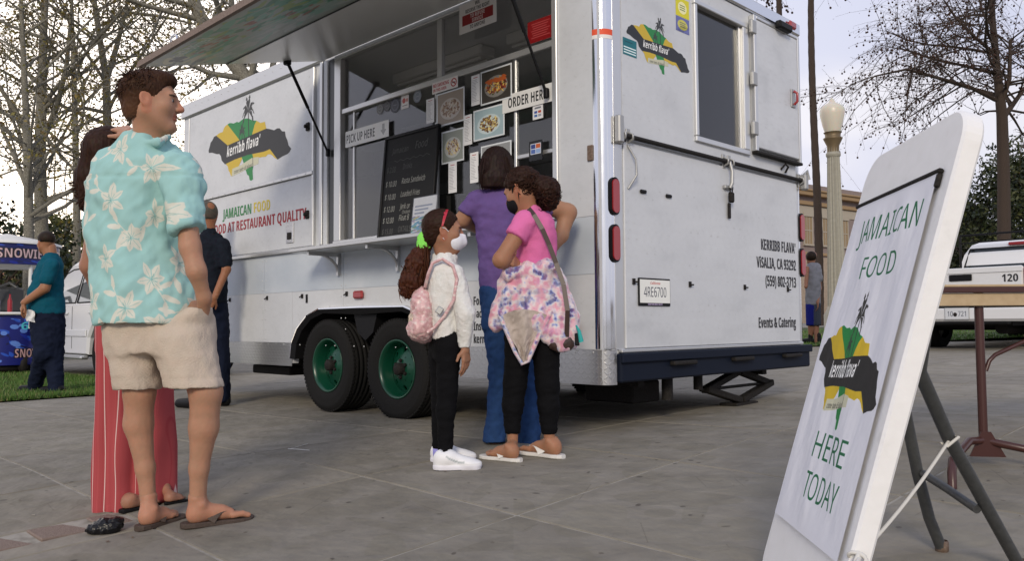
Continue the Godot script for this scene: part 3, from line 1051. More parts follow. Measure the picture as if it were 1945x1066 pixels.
	tpm.normal_scale = 1.2
	mat("paper", lin(0.74, 0.74, 0.73), 0.7)
	textured("sign_plastic", [[0.0, lin(0.70, 0.69, 0.67)], [0.25, lin(0.78, 0.77, 0.75)], [1.0, lin(0.82, 0.81, 0.795)]], 0.02, 1.2, 0.5, 0.05, 62, false)
	textured("leg_grey", [[0.0, lin(0.035, 0.037, 0.037)], [1.0, lin(0.07, 0.072, 0.072)]], 0.05, 2.0, 0.45, 0.1, 64, false)
	mat("rope", lin(0.62, 0.60, 0.55), 0.9)
	textured("laminate", [[0.0, lin(0.40, 0.29, 0.165)], [1.0, lin(0.49, 0.37, 0.225)]], 0.03, 1.0, 0.55, 0.05, 66, false)
	mat("maroon", lin(0.055, 0.018, 0.014), 0.35)
	var bg := mat("bag_black", lin(0.008, 0.008, 0.009), 0.3)
	bg.metallic_specular = 0.35
	var cw := mat("car_white", lin(0.70, 0.70, 0.70), 0.25)
	cw.clearcoat_enabled = true
	mat("car_glass", lin(0.22, 0.24, 0.25), 0.04, 0.55)
	mat("dark_glass", lin(0.015, 0.02, 0.022), 0.05)
	# people
	var sk := mat("skin", Color.WHITE, 0.48)
	sk.vertex_color_use_as_albedo = true
	sk.subsurf_scatter_enabled = true
	sk.subsurf_scatter_strength = 0.12
	sk.metallic_specular = 0.35
	sk.normal_enabled = true
	sk.normal_texture = bump_tex(95, 0.2, 4.0, 256, 3)
	sk.normal_scale = 0.22
	triplanar(sk, 9.0)
	var hr := mat("hair", Color.WHITE, 0.55)
	hr.metallic_specular = 0.25
	hr.vertex_color_use_as_albedo = true
	cloth("cloth_vcol", Color.WHITE, 0.85, true)
	cloth("cloth_dark", Color.WHITE, 0.85, true)
	cloth("khaki", Color.WHITE, 0.85, true)
	cloth("fuzzy_white", Color.WHITE, 0.95, true)
	cloth("legging_black", lin(0.006, 0.006, 0.007), 0.85)
	cloth("denim", lin(0.022, 0.055, 0.15), 0.85)
	cloth("denim_dark", lin(0.010, 0.014, 0.030), 0.85)
	cloth("lining_beige", lin(0.46, 0.39, 0.34), 0.95)
	cloth("mask_white", lin(0.74, 0.74, 0.78), 0.85)
	cloth("mask_black", lin(0.012, 0.012, 0.013), 0.7)
	cloth("teal_cloth", lin(0.05, 0.38, 0.36), 0.7)
	cloth("sock_lilac", lin(0.32, 0.31, 0.72), 0.9)
	cloth("neon_green", lin(0.25, 0.75, 0.12), 0.8)
	mat("headband_red", lin(0.42, 0.012, 0.03), 0.3)
	mat("shoe_brown", lin(0.14, 0.06, 0.035), 0.5)
	textured("sandal_brown", [[0.0, lin(0.045, 0.03, 0.022)], [1.0, lin(0.085, 0.058, 0.044)]], 0.08, 3.0, 0.75, 0.3, 80)
	mat("white_rubber", lin(0.70, 0.68, 0.64), 0.5)
	mat("leather_brown", lin(0.05, 0.028, 0.022), 0.45)
	textured("gold_foil", [[0.0, lin(0.45, 0.34, 0.24)], [1.0, lin(0.66, 0.54, 0.42)]], 0.05, 3.0, 0.3, 0.3, 82).metallic = 0.5
	textured("pink_print", [[0.0, lin(0.35, 0.22, 0.22)], [0.35, lin(0.60, 0.33, 0.34)], [0.62, lin(0.68, 0.44, 0.43)], [0.75, lin(0.72, 0.66, 0.60)], [1.0, lin(0.75, 0.72, 0.66)]], 0.03, 2.4, 0.4, 0.3, 84)
	var vg := mat("vcol_gloss", Color.WHITE, 0.5)
	vg.vertex_color_use_as_albedo = true
	# tie-dye fleece: cream and pink grounds, blots of blue and navy
	var td := textured("tie_dye", [[0.0, lin(0.03, 0.035, 0.17)], [0.24, lin(0.04, 0.05, 0.22)], [0.31, lin(0.30, 0.36, 0.62)], [0.40, lin(0.68, 0.62, 0.60)], [0.50, lin(0.70, 0.60, 0.57)], [0.60, lin(0.68, 0.33, 0.40)], [0.75, lin(0.62, 0.24, 0.33)], [1.0, lin(0.62, 0.45, 0.62)]], 0.03, 0.85, 0.95, 0.2, 86)
	td.rim_enabled = true
	# lilies on aqua
	var al := Print.new(2048, 1400, Color(0.595, 0.75, 0.735))
	rng.seed = 71
	var cream := Color(0.80, 0.80, 0.75)
	var vein := Color(0.60, 0.72, 0.69)
	var spots: Array = []
	for tries in 900:
		var q := Vector2(rng.randf() * 2048.0, rng.randf() * 1400.0)
		var ok := true
		for e: Vector2 in spots:
			if e.distance_to(q) < 215.0:
				ok = false
				break
		if ok:
			spots.append(q)
	for q: Vector2 in spots:
		var turn := rng.randf() * TAU
		# stem and two leaves
		var sd := Vector2(cos(turn + 2.2), sin(turn + 2.2))
		al.line(q, q + sd * 190.0, 6.0, cream)
		al.ell(q + sd * 150.0 + sd.orthogonal() * 34.0, Vector2(52, 17), cream, turn + 1.6)
		al.ell(q + sd * 190.0 - sd.orthogonal() * 20.0, Vector2(46, 15), cream, turn + 2.7)
		for k in 6:
			var a := turn + TAU * k / 6.0 + rng.randf_range(-0.2, 0.2)
			var d := Vector2(cos(a), sin(a))
			var n := d.orthogonal()
			var ln := rng.randf_range(78, 118)
			var w := rng.randf_range(22, 31)
			al.poly([q + d * 6.0, q + d * ln * 0.45 + n * w, q + d * ln * 0.75 + n * w * 0.7, q + d * ln, q + d * ln * 0.75 - n * w * 0.7, q + d * ln * 0.45 - n * w], cream)
			al.line(q + d * 16.0, q + d * ln * 0.8, 3.5, vein)
			al.line(q + d * ln * 0.35 + n * w, q + d * 8.0, 3.0, vein)
		for k in 4:
			var a := turn + k * 0.8
			al.line(q, q + Vector2(cos(a), sin(a)) * 40.0, 3.0, Color(0.45, 0.62, 0.60))
	var am := cloth("aloha", Color.WHITE, 0.8)
	al.im.resize(640, 440, Image.INTERPOLATE_BILINEAR)
	am.albedo_texture = al.tex(false)
	am.uv1_triplanar = false
	am.uv1_scale = Vector3.ONE
	am.normal_enabled = false
	# red crepe with thin white stripes
	var sr := Print.new(512, 64, Color(0.655, 0.30, 0.31))
	for k in 40:
		sr.im.fill_rect(Rect2i(rng.randi_range(0, 508), 0, rng.randi_range(1, 4), 64), Color(0.63, 0.26, 0.28) if k % 2 else Color(0.72, 0.345, 0.35))
	for k in 4:
		sr.im.fill_rect(Rect2i(40 + 128 * k, 0, 8, 64), Color(0.86, 0.76, 0.74))
	var sm := cloth("striped_red", Color.WHITE, 0.85)
	sm.albedo_texture = sr.tex()
	sm.uv1_triplanar = false
	sm.uv1_scale = Vector3.ONE
	sm.normal_enabled = false

func cloth(key: String, c: Color, rough: float, vcol := false) -> StandardMaterial3D:
	var m := mat(key, c, rough)
	m.vertex_color_use_as_albedo = vcol
	if not M.has("weave_tex"):
		M["weave_tex"] = bump_tex(91, 0.12, 5.0, 256, 3)
	m.normal_enabled = true
	m.normal_texture = M["weave_tex"]
	m.normal_scale = 0.35
	m.metallic_specular = 0.2
	triplanar(m, 4.0)
	return m

# ---------------------------------------------------------------- food trailer; its own axes: x along the rear, z out of the rear, y up
func side_t(s: float, h: float, off := 0.0) -> Transform3D:
	return Transform3D(Basis(Vector3(0, 0, 1), Vector3.UP, Vector3(-1, 0, 0)), Vector3(-off, h, -s))
func rear_t(r: float, h: float, off := 0.0) -> Transform3D:
	return Transform3D(Basis(), Vector3(r, h, off))
# box on the side: s0..s1, h0..h1, from o0 to o1 outwards
func sbox(b: MB, s0: float, s1: float, h0: float, h1: float, o0: float, o1: float, bev := 0.0) -> void:
	b.span(Vector3(-o1, h0, -s1), Vector3(-o0, h1, -s0), bev)
func rbox(b: MB, r0: float, r1: float, h0: float, h1: float, o0: float, o1: float, bev := 0.0) -> void:
	b.span(Vector3(r0, h0, o0), Vector3(r1, h1, o1), bev)
func spart(o: Node, called: String, m: Material, e: Array, bev := 0.0) -> MeshInstance3D:
	var b := MB.new()
	sbox(b, e[0], e[1], e[2], e[3], e[4], e[5], bev)
	return obj(called, b, m, o)
func rpart(o: Node, called: String, m: Material, e: Array, bev := 0.0) -> MeshInstance3D:
	var b := MB.new()
	rbox(b, e[0], e[1], e[2], e[3], e[4], e[5], bev)
	return obj(called, b, m, o)
# flat print: a quad w x h whose lower left corner is the origin of t
func sheet_quad(t: Transform3D, w: float, h: float) -> MB:
	var b := MB.new()
	b.xf = t
	b.quad(Vector3(0, 0, 0), Vector3(w, 0, 0), Vector3(w, h, 0), Vector3(0, h, 0))
	return b

func logo_print() -> Print:
	var p := Print.new(1024, 528, Color(1, 1, 1, 0))
	var k := 640.0
	var f := func(a: Array) -> Array:
		var q: Array = []
		for e: Array in a:
			q.append(Vector2((float(e[0]) + 1.315) * k, (0.61 - float(e[1])) * k))
		return q
	var black := Color(0.10, 0.10, 0.095)
	var gold := Color(0.80, 0.68, 0.12)
	var green := Color(0.07, 0.50, 0.22)
	p.poly(f.call([[-1.143, .32], [-1.06, .335], [-1.004, .331], [-.985, .36], [-.962, .378], [-.907, .389], [-.85, .38], [-.5, .13], [-.85, .1]]), gold)
	p.poly(f.call([[-.907, .389], [-.86, .395], [-.781, .376], [-.72, .38], [-.678, .368], [-.60, .385], [-.498, .374], [-.42, .34], [-.342, .323], [-.46, .12], [-.56, .12]]), green)
	p.poly(f.call([[-.47, .12], [-.38, .29], [-.342, .323], [-.27, .29], [-.191, .287], [-.164, .221], [-.25, .12]]), gold)
	p.poly(f.call([[-1.296, .174], [-1.302, .20], [-1.275, .239], [-1.26, .27], [-1.222, .286], [-1.19, .315], [-1.143, .32], [-.80, .13], [-.92, .0], [-.997, .059], [-1.03, .10], [-1.072, .13], [-1.12, .135], [-1.183, .153], [-1.22, .165]]), black)
	p.poly(f.call([[-.30, .19], [-.164, .221], [-.10, .205], [-.025, .182], [.03, .19], [.071, .182], [.11, .15], [.159, .14], [.175, .09], [.202, .055], [.22, .01], [.265, -.026], [.24, -.05], [.207, -.062], [.12, -.07], [.04, -.086], [-.2, .05]]), black)
	p.poly(f.call([[-.95, .03], [-.58, .04], [-.74, -.11], [-.79, -.105], [-.823, -.12], [-.85, -.08], [-.875, -.058], [-.89, -.02]]), gold)
	p.poly(f.call([[-.44, .04], [-.1, .03], [.04, -.086], [-.02, -.06], [-.05, -.038], [-.09, -.02], [-.13, -.015], [-.17, -.03], [-.222, -.025], [-.30, -.02], [-.385, -.03]]), gold)
	p.poly(f.call([[-.62, .04], [-.42, .04], [-.385, -.03], [-.406, -.126], [-.397, -.203], [-.43, -.212], [-.459, -.202], [-.475, -.16], [-.507, -.146]]), green)
	# ribbon
	p.poly(f.call([[-.81, -.125], [-.6, -.105], [-.45, -.085], [-.30, -.075], [-.295, -.012], [-.42, -.004], [-.52, -.02], [-.62, -.04], [-.80, -.052]]), Color(0.78, 0.77, 0.66))
	var q: Array = f.call([[-.765, -.105]])
	p.text("come taste di island", q[0], 21.0, black, 0.82, false, 0.25, -0.06, true)
	# palms: trunk, then drooping fronds with notched edges
	for e: Array in [[-.50, .44, -.47, .05, 1.0], [-.615, .265, -.60, .04, 0.55], [-.405, .0, -.40, -.10, 0.0]]:
		var a: Array = f.call([[e[0], e[1]], [e[2], e[3]]])
		p.line(a[0], a[1], 9.0 * maxf(e[4], 0.5), black)
		for g: Array in [[80, .16, 4], [105, .15, -4], [40, .15, 26], [142, .13, -26], [10, .12, 44], [170, .12, -44], [-30, .12, 40], [205, .12, -40]]:
			var an := deg_to_rad(g[0])
			var tip := Vector2(cos(an), -sin(an)) * float(g[1]) * k * float(e[4])
			var bend := Vector2(0, absf(float(g[2])) * float(e[4]))
			var o: Vector2 = a[0]
			var mid := o + tip * 0.55 - Vector2(0, 4.0 * float(e[4]))
			var end := o + tip + bend
			var sd := tip.orthogonal().normalized() * 13.0 * float(e[4])
			if e[4] > 0.0:
				p.poly([o, mid - sd, mid + (end - mid) * 0.4 - sd * 0.4, mid + (end - mid) * 0.5 - sd * 0.9, end, mid + (end - mid) * 0.5 + sd * 0.9, mid + (end - mid) * 0.35 + sd * 0.3, mid + sd], Color(0.17, 0.17, 0.16))
	# black band behind the name
	p.poly(f.call([[-1.05, .14], [-.9, .185], [-.6, .20], [-.17, .22], [-.06, .10], [-.04, .03], [-.2, .02], [-.5, .035], [-.75, .03], [-.95, .012], [-1.02, .06]]), black)
	q = f.call([[-.915, .075]])
	p.text("kerribb flava'", q[0], 62.0, Color(0.97, 0.97, 0.95), 0.74, true, 0.2, -0.03)
	return p

func wheel_mesh(o: Node, at_: Vector3, flip := false) -> Node3D:
	var w := Node3D.new()
	w.name = "wheel"
	o.add_child(w, true)
	w.transform = Transform3D(Basis(Vector3.FORWARD, deg_to_rad(-90.0 if not flip else 90.0)).rotated(Vector3.UP, 0), at_)
	# local y = out of the side
	var t := MB.new()
	var prof: Array = [[0.205, -0.215], [0.23, -0.225], [0.30, -0.228], [0.345, -0.218], [0.356, -0.205]]
	for i in 5:
		var y := -0.20 + i * 0.04
		prof.append_array([[0.361, y], [0.361, y + 0.03], [0.352, y + 0.031], [0.352, y + 0.039]])
	prof.append_array([[0.361, 0.0], [0.356, 0.008], [0.345, 0.02], [0.325, 0.027], [0.318, 0.03], [0.312, 0.029], [0.28, 0.032], [0.255, 0.029], [0.232, 0.022], [0.208, 0.012], [0.205, 0.0]])
	t.lathe(prof, 56, Transform3D(), false)
	# lateral tread cuts read as small blocks on the shoulder
	for k in 72:
		var a := TAU * k / 72
		for y: float in [0.002, -0.205]:
			t.box(Vector3(cos(a) * 0.357, y, sin(a) * 0.357), Vector3(0.012, 0.026, 0.018), 0.0, Basis(Vector3.UP, -a))
	obj("tyre", t, M.rubber, w)
	var r := MB.new()
	r.lathe([[0.206, -0.2], [0.206, 0.008], [0.213, 0.016], [0.209, 0.021], [0.198, 0.016], [0.19, -0.004], [0.181, -0.03], [0.176, -0.06], [0.172, -0.075]], 48)
	# dished disc with eight round hand holes
	for k in 8:
		var a0 := TAU * k / 8
		var poly: Array = []
		for i in 9:
			var a := a0 - PI / 8 + PI / 4 * i / 8
			poly.append(Vector2(cos(a), sin(a)) * 0.173)
		for i in 9:
			var a := a0 + PI / 8 - PI / 4 * i / 8
			poly.append(Vector2(cos(a), sin(a)) * 0.085)
		var c := Vector2(cos(a0), sin(a0)) * 0.137
		var n := 28
		var hy := func(p: Vector2) -> float: return lerpf(-0.035, -0.078, clampf((p.length() - 0.085) / 0.088, 0, 1))
		for i in n:
			var e: Array = []
			for j in 2:
				var an := TAU * (i + j) / n
				var d := Vector2(cos(an), sin(an))
				var best := 1.0
				for m in poly.size():
					var hit: Variant = Geometry2D.segment_intersects_segment(c, c + d * 0.3, poly[m], poly[(m + 1) % poly.size()])
					if hit != null:
						best = minf(best, c.distance_to(hit))
				e.append(c + d * 0.019)
				e.append(c + d * best)
			var v: Array = []
			for p: Vector2 in e:
				v.append(Vector3(p.x, hy.call(p), -p.y))
			r.quad(v[0], v[1], v[3], v[2])
			r.quad(v[2], v[2] + Vector3(0, -0.012, 0), v[0] + Vector3(0, -0.012, 0), v[0])
	r.lathe([[0.086, -0.036], [0.075, -0.028], [0.07, -0.026], [0.04, -0.026]], 32)
	obj("rim", r, M.green_rim, w)
	var hb := MB.new()
	hb.lathe([[0.044, -0.03], [0.044, 0.01], [0.036, 0.02], [0.0, 0.022]], 20)
	hb.lathe([[0.165, -0.16], [0.165, -0.10], [0.0, -0.095]], 24)
	for k in 6:
		var a := TAU * k / 6
		hb.lathe([[0.013, -0.03], [0.013, -0.01], [0.0, -0.008]], 6, Transform3D(Basis(), Vector3(cos(a) * 0.06, 0, sin(a) * 0.06)), true)
	obj("hub", hb, M.dark_iron, w)
	return w

func trailer() -> void:
	var o := thing("food_trailer", "white food trailer with open serving window, raised awning and green steel wheels", "food trailer", CORNER, "", deg_to_rad(45))
	var L := 5.53
	var W := 2.40
	# --- shell: walls with thickness, arch cut out for the wheels
	var wl := MB.new()
	var arch := PackedVector2Array([Vector2(-L, 0.36), Vector2(-3.33, 0.36), Vector2(-3.30, 0.50), Vector2(-3.22, 0.63), Vector2(-3.08, 0.735), Vector2(-2.9, 0.79), Vector2(-1.8, 0.79), Vector2(-1.62, 0.735), Vector2(-1.48, 0.63), Vector2(-1.40, 0.50), Vector2(-1.37, 0.36), Vector2(-0.03, 0.36), Vector2(-0.03, 1.30), Vector2(-L, 1.30)])
	wl.prism(arch, 0.05, side_t(0, 0, 0))
	sbox(wl, 0.03, 0.345, 1.30, 2.86, -0.05, 0.0)
	sbox(wl, 2.65, L, 1.30, 2.86, -0.05, 0.0)
	sbox(wl, 0.345, 2.65, 2.80, 2.86, -0.05, 0.0)
	obj("side_wall", wl, M.trailer_white, o)
	var rw := MB.new()
	rbox(rw, 0.05, W - 0.05, 0.36, 1.85, -0.05, 0.0)
	rbox(rw, 0.05, 0.93, 1.85, 2.86, -0.05, 0.0)
	rbox(rw, 1.56, W - 0.05, 1.85, 2.86, -0.05, 0.0)
	rbox(rw, 0.93, 1.56, 2.745, 2.86, -0.05, 0.0)
	obj("rear_wall", rw, M.trailer_white, o)
	var fw := MB.new()
	fw.span(Vector3(W - 0.05, 0.36, -L), Vector3(W, 2.86, -0.03))
	fw.span(Vector3(0.0, 0.36, -L), Vector3(W, 2.86, -L + 0.05))
	obj("far_wall", fw, M.trailer_white, o)
	var fl := MB.new()
	fl.span(Vector3(0.36, 0.40, -L + 0.05), Vector3(W - 0.36, 0.50, -0.05))
	fl.span(Vector3(0.051, 0.40, -1.36), Vector3(0.36, 0.50, -0.05))
	fl.span(Vector3(0.051, 0.40, -L + 0.05), Vector3(0.36, 0.50, -3.34))
	fl.span(Vector3(0.051, 0.81, -3.34), Vector3(0.36, 0.84, -1.36))
	obj("floor", fl, M.dark_iron, o)
	var rf := MB.new()
	rf.span(Vector3(-0.01, 2.862, -L - 0.02), Vector3(W + 0.01, 2.95, 0.01), 0.02)
	obj("roof", rf, M.trailer_white, o)
	var ce := MB.new()
	ce.span(Vector3(0.05, 2.80, -L + 0.05), Vector3(W - 0.05, 2.858, -0.055))
	obj("ceiling", ce, M.inner_grey, o)
	# chassis under the floor
	var chs := MB.new()
	for x: float in [0.42, W - 0.48]:
		chs.span(Vector3(x, 0.30, -L), Vector3(x + 0.06, 0.40, -0.1))
	for i in 7:
		chs.span(Vector3(0.2, 0.33, -0.6 - 0.75 * i), Vector3(W - 0.2, 0.398, -0.55 - 0.75 * i))
	for s: float in [1.889, 2.785]:
		chs.tube([Vector3(0.2, 0.345, -s), Vector3(W - 0.2, 0.345, -s)], 0.04, 10)
	chs.span(Vector3(0.7, 0.16, -0.75), Vector3(1.0, 0.30, -0.35), 0.01)
	chs.span(Vector3(0.3, 0.22, -4.6), Vector3(0.5, 0.30, -3.9), 0.01)
	chs.span(Vector3(0.34, 0.40, -3.34), Vector3(0.36, 0.81, -1.36))
	obj("chassis", chs, M.dark_iron, o)
	# --- skirt of tread plate
	for e: Array in [[3.335, L - 0.01], [0.075, 1.365]]:
		var sk := MB.new()
		sk.xf = side_t(0, 0, 0)
		var s0: float = e[0]
		var s1: float = e[1]
		for f: Array in [[Vector3(-s1, 0.335, 0.008), Vector3(-s0, 0.335, 0.008), Vector3(-s0, 0.53, 0.008), Vector3(-s1, 0.53, 0.008)]]:
			var kk := 9.6
			sk.smooth_quad(f, [Vector3.BACK, Vector3.BACK, Vector3.BACK, Vector3.BACK], [Vector2(-s1, 0.0) * kk, Vector2(-s0, 0.0) * kk, Vector2(-s0, -0.195) * kk, Vector2(-s1, -0.195) * kk])
		sk.quad(Vector3(-s1, 0.53, 0.0), Vector3(-s1, 0.53, 0.008), Vector3(-s0, 0.53, 0.008), Vector3(-s0, 0.53, 0.0))
		sk.quad(Vector3(-s1, 0.335, 0.008), Vector3(-s1, 0.335, 0.0), Vector3(-s0, 0.335, 0.0), Vector3(-s0, 0.335, 0.008))
		obj("tread_plate_skirt", sk, M.tread_plate, o)
	var ck := MB.new()
	for i in 6:
		var a0 := PI * 0.5 * i / 6
		var a1 := PI * 0.5 * (i + 1) / 6
		var c := Vector3(0.075, 0, -0.075)
		var r := 0.086
		var d0 := Vector3(-cos(a0), 0, sin(a0))
		var d1 := Vector3(-cos(a1), 0, sin(a1))
		var u := Vector3.UP
		ck.smooth_quad([c + d0 * r + u * 0.335, c + d1 * r + u * 0.335, c + d1 * r + u * 0.53, c + d0 * r + u * 0.53], [d0, d1, d1, d0], [Vector2(i * 0.22, 0), Vector2(i * 0.22 + 0.22, 0), Vector2(i * 0.22 + 0.22, -1.87), Vector2(i * 0.22, -1.87)])
	obj("skirt_corner", ck, M.tread_plate, o)
	# --- side sheets: white below, sky-blue band above, each sheet its own piece
	for e: Array in [[0.075, 0.735], [0.74, 1.36]]:
		spart(o, "lower_panel", M.trailer_white, [e[0], e[1], 0.533, 0.956, 0.0, 0.004])
	for e: Array in [[3.345, 3.82], [3.825, 4.7], [4.705, L - 0.02]]:
		spart(o, "lower_panel", M.trailer_white, [e[0], e[1], 0.533, 0.956, 0.0, 0.004])
	var mp := MB.new()
	mp.prism(PackedVector2Array([Vector2(-3.341, 0.533), Vector2(-3.31, 0.533), Vector2(-3.235, 0.645), Vector2(-3.09, 0.75), Vector2(-2.905, 0.808), Vector2(-2.585, 0.808), Vector2(-2.585, 0.956), Vector2(-3.341, 0.956)]), 0.004, side_t(0, 0, 0.004))
	obj("lower_panel", mp, M.trailer_white, o)
	var mp2 := MB.new()
	mp2.prism(PackedVector2Array([Vector2(-2.581, 0.808), Vector2(-1.795, 0.808), Vector2(-1.61, 0.75), Vector2(-1.465, 0.645), Vector2(-1.39, 0.533), Vector2(-1.364, 0.533), Vector2(-1.364, 0.956), Vector2(-2.581, 0.956)]), 0.004, side_t(0, 0, 0.004))
	obj("lower_panel", mp2, M.trailer_white, o)
	for e: Array in [[0.075, 1.36], [1.364, 2.581], [2.585, 3.82], [3.825, 4.7], [4.705, L - 0.02]]:
		spart(o, "band_panel", M.sky_band, [e[0], e[1], 0.958, 1.283, 0.0, 0.0045])
	spart(o, "corner_panel", M.trailer_white, [0.075, 0.335, 1.287, 2.85, 0.0, 0.004])
	# --- wheel arch lip and well
	var lip: Array = []
	for e: Array in [[3.335, 0.40], [3.31, 0.53], [3.23, 0.645], [3.085, 0.748], [2.9, 0.803], [2.35, 0.806], [1.8, 0.803], [1.615, 0.748], [1.47, 0.645], [1.39, 0.53], [1.365, 0.40]]:
		lip.append(e)
	var fe := MB.new()
	var ch := MB.new()
	for i in lip.size() - 1:
		var p := func(j: int, o_: float, g: float) -> Vector3:
			var c := Vector2(2.35, 0.35)
			var q := Vector2(lip[j][0], lip[j][1])
			q += (q - c).normalized() * g
			return Vector3(-o_, q.y, -q.x)
		fe.quad(p.call(i, 0.012, -0.05), p.call(i + 1, 0.012, -0.05), p.call(i + 1, 0.03, 0.0), p.call(i, 0.03, 0.0))
		fe.quad(p.call(i, -0.30, -0.05), p.call(i + 1, -0.30, -0.05), p.call(i + 1, 0.012, -0.05), p.call(i, 0.012, -0.05))
		ch.quad(p.call(i, 0.03, 0.0), p.call(i + 1, 0.03, 0.0), p.call(i + 1, 0.026, 0.014), p.call(i, 0.026, 0.014))
		ch.quad(p.call(i, 0.026, 0.014), p.call(i + 1, 0.026, 0.014), p.call(i + 1, 0.0, 0.022), p.call(i, 0.0, 0.022))
	obj("wheel_arch", fe, M.black_plastic, o)
	obj("arch_trim", ch, M.chrome, o)
	# filler between the tyres
	var mud := MB.new()
	mud.prism(PackedVector2Array([Vector2(-2.50, 0.79), Vector2(-2.44, 0.62), Vector2(-2.34, 0.56), Vector2(-2.24, 0.62), Vector2(-2.18, 0.79)]), 0.2, side_t(0, 0, -0.03))
	obj("mud_flap", mud, M.black_plastic, o)
	for s: float in [1.889, 2.785]:
		wheel_mesh(o, Vector3(-0.0, 0.361, -s))
		wheel_mesh(o, Vector3(W, 0.361, -s), true)
	# --- left section: two closed hatches in an aluminium frame
	spart(o, "hatch", M.trailer_white, [3.03, 5.36, 1.94, 2.80, 0.0, 0.018], 0.004)
	spart(o, "hatch", M.trailer_white, [3.03, 5.36, 1.325, 1.905, 0.0, 0.018], 0.004)
	spart(o, "end_panel", M.trailer_white, [5.385, L - 0.01, 1.29, 2.85, 0.0, 0.006])
	for e: Array in [[3.0, 5.40, 1.908, 1.938, 0.0, 0.035], [2.90, L - 0.02, 1.287, 1.318, 0.0, 0.035], [2.995, 3.022, 1.32, 2.80, 0.0, 0.026], [5.363, 5.382, 1.32, 2.80, 0.0, 0.024], [2.86, 2.90, 1.32, 2.81, 0.0, 0.03]]:
		spart(o, "frame_strip", M.aluminium, e, 0.004)
	spart(o, "post", M.trailer_white, [2.80, 2.855, 1.29, 2.81, 0.0, 0.02], 0.003)
	spart(o, "jamb", M.dark_frame, [2.71, 2.797, 1.29, 2.81, 0.0, 0.006], 0.002)
	spart(o, "roof_rail", M.aluminium, [2.86, L + 0.015, 2.815, 2.955, 0.002, 0.035], 0.008)
	spart(o, "roof_rail", M.aluminium, [0.0, 2.86, 2.865, 2.955, 0.002, 0.02], 0.006)
	for e: Array in [[3.06, 2.28], [3.06, 1.55]]:
		var lt := MB.new()
		sbox(lt, e[0], e[0] + 0.05, e[1], e[1] + 0.07, 0.018, 0.034, 0.006)
		lt.lathe([[0.016, 0], [0.016, 0.02], [0.0, 0.022]], 10, Transform3D(Basis(Vector3.FORWARD, deg_to_rad(-90)) , Vector3(-0.034, e[1] + 0.035, -e[0] - 0.025)))
		obj("latch", lt, M.dark_iron, o)
	var ltc := MB.new()
	sbox(ltc, 3.30, 3.42, 1.37, 1.545, 0.018, 0.028, 0.004)
	obj("lock_plate", ltc, M.tread_plate, o)
	spart(o, "lock", M.dark_iron, [3.33, 3.39, 1.40, 1.46, 0.028, 0.036], 0.004)
	# rivets along rails and sheet seams
	var rv := MB.new()
	var stud := func(s: float, h: float, off: float) -> void:
		rv.lathe([[0.006, 0.0], [0.005, 0.003], [0.0, 0.004]], 6, Transform3D(Basis(Vector3.FORWARD, deg_to_rad(-90)), Vector3(-off, h, -s)))
	for i in 18:
		stud.call(3.1 + 0.13 * i, 1.923, 0.035)
		stud.call(2.95 + 0.14 * i, 2.90, 0.035)
	for s: float in [0.77, 2.55, 2.61, 3.79, 3.85, 4.67]:
		for i in 9:
			stud.call(s, 0.56 + 0.085 * i, 0.0045)
	for i in 34:
		stud.call(0.09 + 0.13 * i, 0.515, 0.008)
	obj("rivets", rv, M.aluminium, o)
	# side markers and small fittings
	var mk := MB.new()
	sbox(mk, 2.30, 2.42, 0.875, 0.935, 0.004, 0.035, 0.012)
	obj("marker_light", mk, M.red_lens, o)
	var mk2 := MB.new()
	sbox(mk2, 0.19, 0.30, 0.60, 0.68, 0.004, 0.035, 0.012)
	obj("marker_light", mk2, M.red_lens, o)
	spart(o, "socket", M.black_plastic, [3.10, 3.125, 0.86, 0.93, 0.004, 0.010])
	for s: float in [3.17, 3.75, 4.45, 2.52]:
		var hk := MB.new()
		sbox(hk, s, s + 0.025, 0.90, 0.935, 0.004, 0.012)
		hk.tube([Vector3(-0.01, 0.92, -s - 0.02), Vector3(-0.026, 0.905, -s - 0.03)], 0.005, 5)
		obj("hook", hk, M.dark_iron, o)
	# lettering
	var lt1 := MB.new()
	letters(lt1, "JAMAICAN", side_t(4.605, 1.688, 0.019), 0.092, 1.0, true, 0, 0.0015, false, 0.56)
	obj("lettering", lt1, M.ink_green, o)
	var lt2 := MB.new()
	letters(lt2, "FOOD", side_t(3.705, 1.690, 0.019), 0.092, 1.0, true, 2, 0.0015, false, 0.29)
	obj("lettering", lt2, M.ink_gold, o)
	var lt3 := MB.new()
	letters(lt3, "FOOD AT RESTAURANT QUALITY", side_t(3.106, 1.553, 0.019), 0.092, 1.0, true, 2, 0.0015, false, 1.73)
	obj("lettering", lt3, M.ink_red, o)
	var lt4 := MB.new()
	for e: Array in [["Follow us on", 0.800], ["Facebook", 0.719], ["Instagram", 0.637], ["kerribbflava", 0.555]]:
		letters(lt4, e[0], side_t(1.085, e[1], 0.005), 0.056, 0.66)
	obj("lettering", lt4, M.ink_black, o)
	var lg := logo_print()
	var lm := print_mat(lg, "logo_print", 0.45, true)
	obj("logo", sheet_quad(side_t(3.62 + 1.315, 2.2 - 0.215, 0.0195), 1.6, 0.825), lm, o)
	# --- serving window: aluminium frame, mid rail, mullions, glass
	for e: Array in [[0.335, 2.70, 2.775, 2.815, -0.03, 0.022], [0.335, 2.70, 1.29, 1.335, -0.03, 0.03], [0.335, 0.375, 1.335, 2.775, -0.03, 0.022], [2.61, 2.70, 1.335, 2.775, -0.03, 0.022]]:
		spart(o, "window_frame", M.aluminium, e, 0.004)
	spart(o, "mid_rail", M.aluminium, [0.375, 2.61, 2.332, 2.372, -0.025, 0.012], 0.004)
	spart(o, "mullion", M.aluminium, [1.398, 1.445, 2.372, 2.775, -0.025, 0.010], 0.003)
